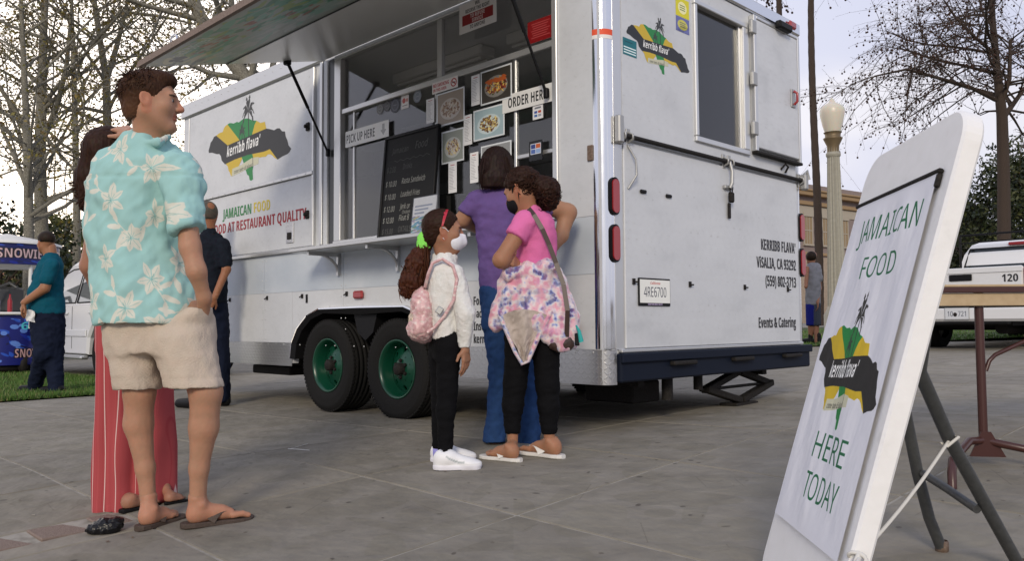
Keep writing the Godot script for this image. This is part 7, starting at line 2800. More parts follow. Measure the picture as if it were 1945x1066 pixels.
# flat sole following a foot outline
func sole(b: MB, heel: Vector3, toe: Vector3, y0: float, thick: float, inner: float, wide := 1.0) -> void:
	var d := toe - heel
	d.y = 0
	var L := d.length()
	d = d.normalized()
	var s := d.cross(Vector3.UP).normalized() * inner
	var prof: Array = [[-0.03, 0.012], [-0.015, 0.028], [0.02, 0.036], [0.08, 0.034], [0.13, 0.036], [0.18, 0.045], [0.22, 0.044], [0.25, 0.034], [0.268, 0.012]]
	var pl: Array = []
	for e: Array in prof:
		pl.append([float(e[0]) * L / 0.25, (float(e[1]) + 0.004) * L / 0.25 * wide])
	var top: Array = []
	var rings: Array = [[], [], [], []]
	var m := pl.size()
	for k in 4:
		var ins: float = [0.004, 0.0, 0.0, 0.003][k]
		var y: float = [0.0, 0.004, thick - 0.003, thick][k]
		for i in m:
			rings[k].append(Vector3(heel.x, y0 + y, heel.z) + d * float(pl[i][0]) + s * (float(pl[i][1]) - ins))
		for i in m:
			var j := m - 1 - i
			rings[k].append(Vector3(heel.x, y0 + y, heel.z) + d * float(pl[j][0]) - s * (float(pl[j][1]) * 0.9 - ins))
	var n: int = rings[0].size()
	for k in 3:
		for i in n:
			var j := (i + 1) % n
			if inner > 0:
				b.quad(rings[k][i], rings[k][j], rings[k + 1][j], rings[k + 1][i])
			else:
				b.quad(rings[k][j], rings[k][i], rings[k + 1][i], rings[k + 1][j])
	for k: int in [0, 3]:
		for i in m - 1:
			var a: Vector3 = rings[k][i]
			var c: Vector3 = rings[k][i + 1]
			var e: Vector3 = rings[k][n - 2 - i]
			var g: Vector3 = rings[k][n - 1 - i]
			if (k == 3) == (inner > 0):
				b.quad(a, c, e, g)
			else:
				b.quad(g, e, c, a)
func thong_strap(b: MB, heel: Vector3, toe: Vector3, y0: float, inner: float, w := 0.011, hgt := 0.062) -> void:
	var d := toe - heel
	d.y = 0
	var u := d.length() / 0.25
	d = d.normalized()
	var s := d.cross(Vector3.UP).normalized() * inner
	var base := Vector3(heel.x, y0, heel.z)
	var t := base + d * 0.185 * u + s * 0.016 * u + Vector3.UP * 0.028 * u
	for sg: float in [-1.0, 1.0]:
		var pts: Array = []
		var e := base + d * 0.085 * u + s * 0.039 * u * sg + Vector3.UP * 0.004
		var m := base + d * 0.13 * u + s * (0.006 + 0.024 * sg) * u + Vector3.UP * hgt * u * 0.88
		for i in 9:
			var q := i / 8.0
			pts.append(t.lerp(m, q).lerp(m.lerp(e, q), q))
		for i in 8:
			var dir: Vector3 = (pts[i + 1] - pts[i]).normalized()
			var wide := dir.cross(s * sg + Vector3.UP).normalized() * w * (0.55 + 0.08 * i) * u
			var up := wide.cross(dir).normalized() * 0.0025
			b.quad(pts[i] - wide + up, pts[i] + wide + up, pts[i + 1] + wide + up, pts[i + 1] - wide + up)
			b.quad(pts[i] + wide - up, pts[i] - wide - up, pts[i + 1] - wide - up, pts[i + 1] + wide - up)
			b.quad(pts[i] + wide + up, pts[i] + wide - up, pts[i + 1] + wide - up, pts[i + 1] + wide + up)
			b.quad(pts[i] - wide - up, pts[i] - wide + up, pts[i + 1] - wide + up, pts[i + 1] - wide - up)
	b.tube([t, t - Vector3.UP * 0.022 * u], 0.004, 6)
# loose hair: many thin curved strands between two paths
func strands(b: MB, from: Array, to: Array, n: int, thick: float, wave: float, spread: float, seed_: int, cols: Array) -> void:
	var r := RandomNumberGenerator.new()
	r.seed = seed_
	for k in n:
		var t := r.randf()
		var jit := Vector3(r.randfn(), r.randfn(), r.randfn()) * spread
		var ph := r.randf() * TAU
		var fr := r.randf_range(5.0, 9.0)
		var pts: Array = []
		var m := from.size()
		for i in m * 2 - 1:
			var s := i / 2.0
			var i0 := mini(int(s), m - 2)
			var a: Vector3 = (from[i0] as Vector3).lerp(from[i0 + 1], s - i0)
			var c: Vector3 = (to[i0] as Vector3).lerp(to[i0 + 1], s - i0)
			var g := float(i) / (m * 2 - 2)
			pts.append(a.lerp(c, t) + jit * (0.35 + 0.65 * g) + Vector3(sin(ph + g * fr), 0.4 * sin(ph * 2.0 + g * fr), cos(ph + g * fr)) * wave * g)
		b.col = cols[r.randi() % cols.size()]
		var rad: Array = []
		for i in pts.size():
			rad.append(thick * (1.0 - 0.6 * float(i) / pts.size()))
		b.tube(pts, rad, 3, false)

# tight curls over a puff of hair
func curls(b: MB, c: Vector3, r: Vector3, n: int, seed_: int, cols: Array) -> void:
	var g := RandomNumberGenerator.new()
	g.seed = seed_
	for k in n:
		var d := Vector3(g.randfn(), g.randfn(), g.randfn()).normalized()
		var t := d.cross(Vector3(g.randfn(), g.randfn(), g.randfn())).normalized()
		var p := c + d * r * g.randf_range(0.8, 1.05)
		var w := g.randf_range(0.005, 0.009)
		var pts: Array = []
		for i in 12:
			var a := i * 0.9
			pts.append(p + t * (i * 0.0045) + d * (cos(a) * w - 0.0003 * i * i) + d.cross(t) * sin(a) * w + Vector3.DOWN * 0.0002 * i * i)
		b.col = cols[g.randi() % cols.size()]
		b.tube(pts, 0.0022, 3, false)

# short hair: fine hairs lying along an ellipsoid cap
func fuzz(b: MB, c: Vector3, q: Basis, r: Vector3, n: int, ln: float, seed_: int, cols: Array) -> void:
	var g := RandomNumberGenerator.new()
	g.seed = seed_
	for k in n:
		var d := Vector3(g.randfn(), g.randfn(), g.randfn()).normalized()
		if d.y < -0.25 or (d.z > 0.35 and d.y < 0.62) or (absf(d.x) > 0.8 and d.y < 0.05):
			continue
		var p := c + q * (d * r)
		var t := q * (Vector3(d.x * 0.2, -0.55, -0.5 + d.y) - d * d.dot(Vector3(d.x * 0.2, -0.55, -0.5 + d.y)) + Vector3(g.randfn(), g.randfn(), g.randfn()) * 0.25).normalized()
		b.col = cols[g.randi() % cols.size()]
		b.tube([p - q * d * 0.002, p + t * ln * 0.5 + q * d * 0.003, p + t * ln + q * d * 0.0015], [0.0016, 0.0014, 0.0006], 3, false)

func people() -> void:
	fold_noise.seed = 17
	fold_noise.frequency = 1.0
	fold_noise.fractal_octaves = 2
	man_in_print_shirt()
	woman_behind()
	girl_with_backpack()
	woman_in_purple()
	girl_in_pink()
	men_behind()
	run_jobs()

func man_in_print_shirt() -> void:
	var z := 3.10
	var h1 := gnd(270, 1008)
	var t1 := gnd(346, 981)
	var h2 := gnd(358, 1003)
	var t2 := gnd(474, 983)
	var o := person("young man in aqua floral shirt and beige shorts, hand in pocket, wearing flip-flops", (h1 + h2) * 0.5)
	var skin := Color(0.40, 0.215, 0.135)
	var hc := at(290, 195, 3.08)
	var hq := face_basis(Vector3(1.0, 0.02, -0.22), Vector3(0.03, 1, 0))
	var hh := 0.234
	var y1 := gy(h1.x, h1.z) + 0.018
	var y2 := gy(h2.x, h2.z) + 0.018
	job(o, "body", M.skin, func(b: MB) -> void:
		var f := Field.new()
		bone(f, 272, 350, 3.12, 45, 290, 560, 3.12, 48)
		bone(f, 290, 240, 3.10, 23, 283, 300, 3.12, 30)
		bone(f, 225, 330, 3.14, 28, 345, 325, 3.06, 28)
		bone(f, 258, 600, 3.12, 42, 266, 745, 3.10, 28)
		bone(f, 266, 745, 3.10, 27.5, 264, 805, 3.11, 25.5)
		bone(f, 264, 805, 3.11, 25.5, 277, 890, 3.11, 16.5)
		bone(f, 277, 890, 3.11, 16.5, 283, 955, 3.11, 14)
		bone(f, 345, 600, 3.10, 44, 392, 745, 3.06, 29)
		bone(f, 392, 745, 3.06, 29, 388, 812, 3.07, 26)
		bone(f, 388, 812, 3.07, 26, 379, 890, 3.08, 17)
		bone(f, 379, 890, 3.08, 17, 376, 955, 3.09, 15)
		bone(f, 346, 330, 3.03, 23, 362, 470, 2.98, 19)
		bone(f, 362, 470, 2.98, 19, 374, 515, 2.97, 17.5)
		bone(f, 374, 515, 2.97, 17.5, 389, 566, 3.01, 12)
		bone(f, 389, 566, 3.01, 12.5, 386, 605, 3.06, 13)
		bone(f, 212, 335, 3.20, 22, 202, 470, 3.24, 19)
		bone(f, 202, 470, 3.24, 19, 270, 520, 3.42, 14)
		f.into(b, 0.0095, mottle(skin, 0.10))
		head(b, hc, hq, hh, at(286, 275, 3.11), 0.051, skin, Color(0.05, 0.028, 0.016))
		hand(b, at(384, 598, 3.07), Vector3(-0.25, -1, -0.25), Vector3(-0.6, 0, -0.5), -1.0, 0.15, 0.25, skin)
		hand(b, at(270, 520, 3.42), Vector3(0.8, 0.1, -0.4), Vector3(0, -1, 0), 1.0, 0.17, 0.5, skin, 0.005)
		foot(b, h1, t1, at(283, 945, 3.11), 0.031, y1, -1.0, Color(skin.r * 1.05, skin.g * 0.95, skin.b * 0.95))
		foot(b, h2, t2, at(376, 945, 3.09), 0.033, y2, 1.0, Color(skin.r * 1.05, skin.g * 0.95, skin.b * 0.95)))
	job(o, "hair", M.hair, func(b: MB) -> void:
		var f := Field.new()
		var P := func(x: float, y: float, zz: float) -> Vector3: return hc + hq * (Vector3(x, y, zz) * hh)
		f.ell(P.call(0, 0.155, -0.085), Vector3(0.355, 0.375, 0.425) * hh, hq, 0.01)
		f.ell(P.call(0, 0.36, 0.16), Vector3(0.25, 0.15, 0.22) * hh, hq, 0.02)
		f.ell(P.call(0, -0.13, -0.24), Vector3(0.26, 0.22, 0.2) * hh, hq, 0.03)
		f.ell(P.call(0, -0.14, 0.36), Vector3(0.42, 0.42, 0.36) * hh, hq, 0.01, 1)
		f.ell(P.call(0, -0.34, 0.10), Vector3(0.5, 0.30, 0.30) * hh, hq, 0.01, 1)
		for s: float in [-1.0, 1.0]:
			f.ell(P.call(0.36 * s, -0.03, -0.03), Vector3(0.12, 0.12, 0.085) * hh, hq, 0.008, 1)
		f.cut(P.call(0, -0.28, -0.2), -hq.y + hq.z * 0.1)
		var inv := hq.transposed()
		f.into(b, 0.004, func(p: Vector3) -> Color:
			var l := inv * (p - hc) / hh
			var g := 1.0 + 0.5 * fold_noise.get_noise_3d(p.x * 160.0, p.y * 60.0, p.z * 160.0)
			var fade := clampf((0.12 - l.y) * 1.6, 0.0, 0.6)
			return Color(0.040 * g, 0.018 * g, 0.009 * g).lerp(Color(skin.r * 0.6, skin.g * 0.55, skin.b * 0.5), fade * 0.55), null, func(p: Vector3, _n: Vector3) -> float: return 0.003 * fold_noise.get_noise_3d(p.x * 150.0, p.y * 45.0, p.z * 150.0))
		fuzz(b, P.call(0, 0.155, -0.085), hq, Vector3(0.357, 0.377, 0.427) * hh, 1500, 0.022, 5, [Color(0.04, 0.018, 0.009), Color(0.06, 0.028, 0.014), Color(0.028, 0.013, 0.008)]))
	# shirt with lilies: colours of the print on a cylinder round the body
	var ax := at(272, 430, 3.12)
	job(o, "shirt", M.aloha, func(b: MB) -> void:
		var f := Field.new()
		bone(f, 342, 330, 3.03, 34, 360, 450, 2.985, 34)
		f.cut(at(361, 437, 2.985), at(372, 470, 2.975) - at(350, 400, 3.0))
		f.loft([row(615, 188, 377, z + 0.01, 0.172), row(560, 182, 377, z + 0.015, 0.162), row(500, 176, 358, z + 0.02, 0.146), row(450, 171, 345, z + 0.02, 0.142), row(400, 167, 350, z + 0.02, 0.14), row(350, 170, 360, z + 0.02, 0.138), row(318, 182, 358, z + 0.02, 0.128), row(292, 197, 346, z + 0.02, 0.105), row(272, 222, 324, z + 0.01, 0.082), row(258, 238, 312, z, 0.068)], 0.035)
		bone(f, 340, 318, 3.04, 33, 352, 350, 3.02, 34, 0.03)
		bone(f, 210, 332, 3.18, 28, 197, 430, 3.22, 28, 0.03)
		# collar roll round the neck
		for e: Array in [[238, 262, 3.12, 262, 247, 3.17], [262, 247, 3.17, 300, 246, 3.16], [300, 246, 3.16, 322, 258, 3.10], [238, 262, 3.12, 256, 268, 3.05], [256, 268, 3.05, 300, 270, 3.02], [300, 270, 3.02, 322, 260, 3.08]]:
			bone(f, e[0], e[1], e[2], 8, e[3], e[4], e[5], 8, 0.012)
		# hollow hem
		f.loft([row(640, 203, 362, z + 0.01, 0.15), row(592, 203, 362, z + 0.01, 0.148)], 0.004, 1)
		var wr := folds(0.011, 8.0, 4.0)
		f.into(b, 0.0085, null, func(p: Vector3) -> Vector2:
			return Vector2(atan2(p.x - ax.x, p.z - ax.z) / TAU + 0.5, (ax.y + 0.42 - p.y) / 0.85), func(p: Vector3, n: Vector3) -> float:
			var seam := 0.004 * exp(-pow((p.y - ax.y - 0.17) / 0.006, 2.0))
			return float(wr.call(p, n)) - seam + 0.011 * fold_noise.get_noise_3d(p.x * 5.0 + p.y * 6.0, p.y * 2.0, p.z * 5.0) + 0.005 * fold_noise.get_noise_3d(p.x * 16.0 - p.y * 14.0, p.y * 7.0, p.z * 16.0)))
	job(o, "shorts", M.khaki, func(b: MB) -> void:
		var f := Field.new()
		f.loft([row(738, 222, 304, z, 0.088), row(700, 216, 301, z, 0.092), row(640, 205, 296, z + 0.01, 0.105), row(598, 212, 290, z + 0.01, 0.105)], 0.02, 0)
		f.loft([row(736, 314, 424, 3.06, 0.098), row(690, 303, 416, 3.07, 0.10), row(640, 290, 406, 3.08, 0.115), row(615, 296, 405, 3.085, 0.105), row(584, 356, 403, 3.04, 0.045)], 0.012, 0)
		f.loft([row(668, 214, 398, z + 0.01, 0.125), row(625, 204, 400, z + 0.01, 0.130), row(595, 212, 380, z + 0.01, 0.12)], 0.035, 0)
		f.loft([row(760, 232, 294, z, 0.070), row(722, 232, 294, z, 0.070)], 0.003, 1)
		f.loft([row(760, 326, 413, 3.06, 0.078), row(720, 325, 412, 3.06, 0.078)], 0.003, 1)
		var wr := folds(0.007, 8.0, 5.0)
		f.into(b, 0.0085, mottle(Color(0.52, 0.435, 0.35), 0.05), null, func(p: Vector3, n: Vector3) -> float:
			var hem := at(300, 716, z).y
			return float(wr.call(p, n)) - 0.003 * exp(-pow((p.y - hem) / 0.004, 2.0))))
	job(o, "flip_flop", M.sandal_brown, func(b: MB) -> void:
		sole(b, h1, t1, gy(h1.x, h1.z) + 0.001, 0.019, -1.0, 1.12)
		thong_strap(b, h1, t1, y1, -1.0, 0.016, 0.082))
	job(o, "flip_flop", M.sandal_brown, func(b: MB) -> void:
		sole(b, h2, t2, gy(h2.x, h2.z) + 0.001, 0.019, 1.0, 1.12)
		thong_strap(b, h2, t2, y2, 1.0, 0.016, 0.082))

func woman_behind() -> void:
	var z := 3.42
	var g1 := gnd(222, 968)
	var o := person("woman in red striped wide trousers with long dark hair, hand raised to her head", g1)
	var skin := Color(0.34, 0.17, 0.11)
	var gy0 := gy(g1.x, g1.z)
	var hc := at(214, 297, 3.44)
	var hq := face_basis(Vector3(0.75, 0.05, -0.6), Vector3.UP)
	var e2 := gnd(330, 962)
	var s2 := gnd(352, 958)
	job(o, "body", M.skin, func(b: MB) -> void:
		var f := Field.new()
		bone(f, 232, 400, z, 50, 245, 600, z, 58)
		bone(f, 214, 330, 3.44, 22, 225, 390, z, 28)
		bone(f, 225, 610, z, 36, 224, 940, z, 18)
		bone(f, 285, 610, 3.46, 36, 300, 940, 3.46, 18)
		# raised arm, elbow hidden by the man, hand on the crown
		bone(f, 260, 395, z, 24, 300, 300, 3.36, 19)
		bone(f, 300, 300, 3.36, 19, 250, 254, 3.36, 12)
		# other forearm peeping out beside the shirt
		bone(f, 195, 400, z, 22, 172, 505, 3.46, 17)
		bone(f, 172, 505, 3.46, 17, 190, 560, 3.56, 12)
		f.into(b, 0.011, mottle(skin, 0.06))
		head(b, hc, hq, 0.215, at(220, 370, z), 0.048, skin, Color(0.02, 0.012, 0.008), 0.006)
		hand(b, at(254, 256, 3.36), at(222, 240, 3.40) - at(254, 256, 3.36), Vector3(0.1, -1, -0.4), 1.0, 0.165, 0.75, Color(0.40, 0.215, 0.14))
		foot(b, gnd(236, 975), gnd(300, 958), at(232, 945, z), 0.026, gy0 + 0.015, 1.0, skin)
		foot(b, gnd(318, 960), gnd(356, 952), at(312, 925, 3.46), 0.026, gy(e2.x, e2.z) + 0.015, -1.0, skin))
	job(o, "trousers", M.striped_red, func(b: MB) -> void:
		var f := Field.new()
		f.loft([row(968, 184, 266, z, 0.10), row(900, 185, 262, z, 0.10), row(800, 187, 262, z, 0.10), row(700, 189, 262, z, 0.105), row(600, 190, 264, z, 0.115)], 0.02)
		f.loft([row(948, 252, 328, 3.48, 0.10), row(850, 254, 328, 3.48, 0.10), row(740, 256, 324, 3.48, 0.105), row(600, 250, 318, 3.47, 0.12)], 0.02)
		f.loft([row(660, 192, 312, z + 0.02, 0.12), row(560, 198, 306, z + 0.02, 0.12)], 0.03)
		f.loft([row(985, 196, 254, z, 0.078), row(950, 196, 254, z, 0.078)], 0.003, 1)
		f.loft([row(965, 263, 317, 3.48, 0.078), row(930, 263, 317, 3.48, 0.078)], 0.003, 1)
		var c := at(255, 800, z + 0.03)
		var pleat := func(p: Vector3, _n: Vector3) -> float: return 0.013 * sin(p.x * 48.0 + p.z * 34.0 + 2.4 * fold_noise.get_noise_3d(p.x * 3.0, p.y * 1.2, p.z * 3.0)) * clampf((at(255, 620, z).y - p.y) * 2.0, 0.1, 1.0)
		f.into(b, 0.009, null, func(p: Vector3) -> Vector2: return Vector2(p.x * 5.6 + (p.z - c.z) * 1.5, p.y), pleat))
	job(o, "top", M.cloth_dark, func(b: MB) -> void:
		var f := Field.new()
		f.loft([row(590, 196, 306, z, 0.12), row(480, 200, 300, z, 0.11), row(400, 194, 285, z, 0.10), row(375, 212, 255, z, 0.06)], 0.03)
		f.into(b, 0.012, mottle(Color(0.03, 0.03, 0.035), 0.1)))
	job(o, "hair", M.hair, func(b: MB) -> void:
		var f := Field.new()
		f.ell(hc + Vector3(-0.005, 0.03, 0.01), Vector3(0.088, 0.095, 0.105), hq, 0.01)
		f.ell(hc + hq * Vector3(0, -0.05, 0.14), Vector3(0.075, 0.10, 0.08), hq, 0.01, 1)
		bone(f, 200, 285, 3.42, 34, 178, 335, 3.42, 27, 0.03)
		bone(f, 178, 335, 3.42, 27, 170, 385, 3.42, 20, 0.03)
		bone(f, 185, 300, 3.42, 24, 160, 350, 3.42, 14, 0.03)
		var dark := func(p: Vector3) -> Color:
			var g := 1.0 + 0.5 * fold_noise.get_noise_3d(p.x * 120.0, p.y * 14.0, p.z * 120.0)
			return Color(0.030 * g, 0.014 * g, 0.009 * g)
		f.into(b, 0.006, dark, null, func(p: Vector3, _n: Vector3) -> float: return 0.005 * fold_noise.get_noise_3d(p.x * 60.0, p.y * 12.0, p.z * 60.0))
		strands(b, [at(206, 246, 3.40), at(176, 268, 3.40), at(152, 310, 3.40), at(150, 345, 3.40), at(134, 345, 3.40)], [at(214, 262, 3.38), at(190, 310, 3.38), at(176, 350, 3.38), at(172, 385, 3.38), at(160, 398, 3.38)], 150, 0.0028, 0.012, 0.006, 3, [Color(0.03, 0.014, 0.009), Color(0.045, 0.02, 0.012), Color(0.06, 0.028, 0.016)]))
	job(o, "sandal", M.black_plastic, func(b: MB) -> void:
		sole(b, gnd(318, 960), gnd(356, 952), gy(e2.x, e2.z) + 0.001, 0.014, -1.0, 1.1)
		thong_strap(b, gnd(318, 960), gnd(356, 952), gy(s2.x, s2.z) + 0.016, -1.0, 0.02, 0.07))
	job(o, "sandal", M.black_plastic, func(b: MB) -> void:
		sole(b, gnd(236, 975), gnd(300, 958), gy0 + 0.001, 0.014, 1.0, 1.1))

func girl_with_backpack() -> void:
	var z := 3.93
	var hn := gnd(829, 893)
	var tn := gnd(912, 890)
	var hf := gnd(824, 878)
	var tf := gnd(901, 874)
	var o := person("small girl in white fuzzy sweater, black leggings, white face mask and red headband", (hn + hf) * 0.5)
	var skin := Color(0.33, 0.165, 0.10)
	var hc := at(844, 440, z)
	var hq := face_basis(Vector3(1.0, -0.02, -0.12), Vector3.UP)
	var hh := 0.208
	job(o, "body", M.skin, func(b: MB) -> void:
		var f := Field.new()
		bone(f, 847, 530, z, 20, 848, 630, z, 17)
		bone(f, 848, 470, z, 14, 845, 510, z, 17)
		bone(f, 853, 650, z - 0.03, 16, 850, 740, z - 0.03, 11)
		bone(f, 850, 740, z - 0.03, 11, 847, 868, z - 0.03, 9)
		bone(f, 838, 650, z + 0.07, 16, 836, 740, z + 0.07, 10)
		bone(f, 836, 740, z + 0.07, 10, 834, 862, z + 0.07, 9)
		bone(f, 862, 525, z - 0.06, 15, 882, 600, z - 0.08, 12)
		bone(f, 882, 600, z - 0.08, 12, 884, 662, z - 0.06, 8)
		bone(f, 850, 525, z + 0.13, 12, 860, 590, z + 0.17, 9)
		f.into(b, 0.010, mottle(skin, 0.06))
		head(b, hc, hq, hh, at(848, 500, z), 0.040, skin, Color(0.025, 0.014, 0.01), 0.0045, false)
		hand(b, at(884, 660, z - 0.06), Vector3(0.06, -1, 0.03), Vector3(-0.75, 0, -0.5), -1.0, 0.135, 0.35, skin))
	job(o, "hair", M.hair, func(b: MB) -> void:
		var f := Field.new()
		var P := func(x: float, y: float, zz: float) -> Vector3: return hc + hq * (Vector3(x, y, zz) * hh)
		f.ell(P.call(0, 0.14, -0.09), Vector3(0.36, 0.385, 0.435) * hh, hq, 0.01)
		f.ell(P.call(0, -0.14, -0.27), Vector3(0.25, 0.2, 0.2) * hh, hq, 0.03)
		f.ell(P.call(0, -0.12, 0.37), Vector3(0.42, 0.40, 0.33) * hh, hq, 0.01, 1)
		f.ell(P.call(0, -0.36, 0.10), Vector3(0.5, 0.28, 0.27) * hh, hq, 0.01, 1)
		for s: float in [-1.0, 1.0]:
			f.ell(P.call(0.37 * s, -0.03, -0.02), Vector3(0.12, 0.12, 0.085) * hh, hq, 0.008, 1)
		bone(f, 812, 452, z, 12, 806, 470, z, 13, 0.02)
		f.into(b, 0.005, func(p: Vector3) -> Color:
			var g := 1.0 + 0.5 * fold_noise.get_noise_3d(p.x * 40.0, p.y * 140.0, p.z * 140.0)
			return Color(0.028 * g, 0.013 * g, 0.008 * g), null, func(p: Vector3, _n: Vector3) -> float: return 0.003 * fold_noise.get_noise_3d(p.x * 30.0, p.y * 110.0, p.z * 110.0))
		var g := Field.new()
		bone(g, 806, 468, z, 13, 794, 500, z, 21, 0.02)
		bone(g, 794, 500, z, 21, 784, 535, z, 23, 0.02)
		bone(g, 784, 535, z, 23, 774, 553, z, 14, 0.02)
		g.into(b, 0.006, func(p: Vector3) -> Color:
			var k := 1.0 + 0.7 * fold_noise.get_noise_3d(p.x * 90.0, p.y * 40.0, p.z * 90.0)
			return Color(0.055 * k, 0.018 * k, 0.010 * k), null, func(p: Vector3, _n: Vector3) -> float: return 0.012 * fold_noise.get_noise_3d(p.x * 45.0, p.y * 30.0, p.z * 45.0))
		curls(b, at(790, 512, z), Vector3(0.058, 0.075, 0.058), 170, 61, [Color(0.06, 0.02, 0.01), Color(0.10, 0.034, 0.015), Color(0.035, 0.014, 0.009)])
		curls(b, at(780, 540, z), Vector3(0.05, 0.05, 0.05), 110, 62, [Color(0.07, 0.024, 0.012), Color(0.12, 0.042, 0.018)])
		strands(b, [at(800, 462, z), at(780, 490, z), at(766, 520, z), at(758, 545, z), at(768, 560, z)], [at(812, 466, z - 0.03), at(812, 495, z - 0.05), at(808, 525, z - 0.05), at(800, 548, z - 0.03), at(786, 562, z - 0.02)], 120, 0.0026, 0.016, 0.012, 6, [Color(0.06, 0.02, 0.01), Color(0.09, 0.03, 0.014), Color(0.035, 0.014, 0.009), Color(0.12, 0.045, 0.02)]))
	job(o, "hair_tie", M.neon_green, func(b: MB) -> void:
		var f := Field.new()
		bone(f, 808, 453, z, 15, 806, 466, z, 15, 0.01)
		f.into(b, 0.006, null, null, func(p: Vector3, _n: Vector3) -> float: return 0.004 * fold_noise.get_noise_3d(p.x * 90.0, p.y * 90.0, p.z * 90.0)))
	job(o, "headband", M.headband_red, func(b: MB) -> void:
		# arch over the crown, from ear to ear
		for i in 24:
			var q: Array = []
			for j in 2:
				var a := PI * (i + j) / 24.0
				for w: float in [-0.045, 0.045]:
					for r: float in [1.0, 1.035]:
						var l := Vector3(cos(a) * 0.372 * r, sin(a) * 0.415 * r + 0.10 - 0.02, w * (0.45 + 0.55 * sin(a)) + 0.04 - 0.10 * (1.0 - sin(a)))
						q.append(hc + hq * (l * hh))
			b.quad(q[1], q[3], q[7], q[5])
			b.quad(q[0], q[1], q[5], q[4])
			b.quad(q[3], q[2], q[6], q[7]))
	job(o, "face_mask", M.mask_white, func(b: MB) -> void:
		var f := Field.new()
		var P := func(x: float, y: float, zz: float) -> Vector3: return hc + hq * (Vector3(x, y, zz) * hh)
		f.ell(P.call(0, -0.235, 0.20), Vector3(0.275, 0.245, 0.27) * hh, hq, 0.01)
		f.cap(P.call(0, -0.10, 0.43), P.call(0, -0.24, 0.45), 0.07 * hh, 0.08 * hh, 0.02)
		f.cut(P.call(0, -0.03, 0.3), hq.y + hq.z * 0.12)
		f.cut(P.call(0, -0.2, 0.06), -hq.z - hq.y * 0.25)
		f.into(b, 0.004)
		for s: float in [-1.0, 1.0]:
			b.tube([P.call(0.25 * s, -0.08, 0.15), P.call(0.345 * s, 0.04, 0.0), P.call(0.36 * s, 0.05, -0.06)], 0.002, 5)
			b.tube([P.call(0.24 * s, -0.32, 0.10), P.call(0.33 * s, -0.18, -0.04)], 0.002, 5))
	job(o, "sweater", M.fuzzy_white, func(b: MB) -> void:
		var f := Field.new()
		bone(f, 862, 522, z - 0.06, 20, 884, 596, z - 0.08, 18, 0.02)
		bone(f, 884, 596, z - 0.08, 18, 883, 648, z - 0.06, 13, 0.015)
		bone(f, 883, 648, z - 0.06, 12, 883, 660, z - 0.06, 11.5, 0.004)
		f.cut(at(883, 661, z - 0.06), Vector3.DOWN)
		f.loft([row(644, 821, 871, z, 0.088), row(612, 817, 874, z, 0.092), row(575, 813, 878, z, 0.095), row(540, 811, 880, z, 0.098), row(515, 813, 877, z, 0.095), row(500, 818, 868, z, 0.078), row(488, 824, 862, z, 0.055), row(481, 829, 861, z, 0.045)], 0.02)
		bone(f, 852, 520, z + 0.12, 18, 863, 622, z + 0.18, 15, 0.02)
		bone(f, 830, 487, z, 8, 862, 490, z, 8, 0.015)
		f.into(b, 0.0075, mottle(Color(0.70, 0.69, 0.66), 0.05), null, func(p: Vector3, _n: Vector3) -> float: return 0.0045 * fold_noise.get_noise_3d(p.x * 85.0, p.y * 85.0, p.z * 85.0) + 0.006 * fold_noise.get_noise_3d(p.x * 14.0, p.y * 9.0, p.z * 14.0)))
	job(o, "leggings", M.legging_black, func(b: MB) -> void:
		var f := Field.new()
		bone(f, 853, 650, z - 0.03, 25, 850, 738, z - 0.03, 19.5)
		bone(f, 850, 738, z - 0.03, 19.5, 847, 780, z - 0.03, 18)
		bone(f, 847, 780, z - 0.03, 18, 846, 856, z - 0.03, 14)
		bone(f, 838, 650, z + 0.07, 25, 837, 738, z + 0.07, 18)
		bone(f, 837, 738, z + 0.07, 18, 834, 850, z + 0.07, 13)
		f.loft([row(680, 822, 874, z + 0.02, 0.085), row(622, 823, 870, z + 0.01, 0.082)], 0.03)
		f.cut(at(846, 858, z - 0.03), Vector3.DOWN)
		f.into(b, 0.0085, null, null, folds(0.0045, 12.0, 24.0)))
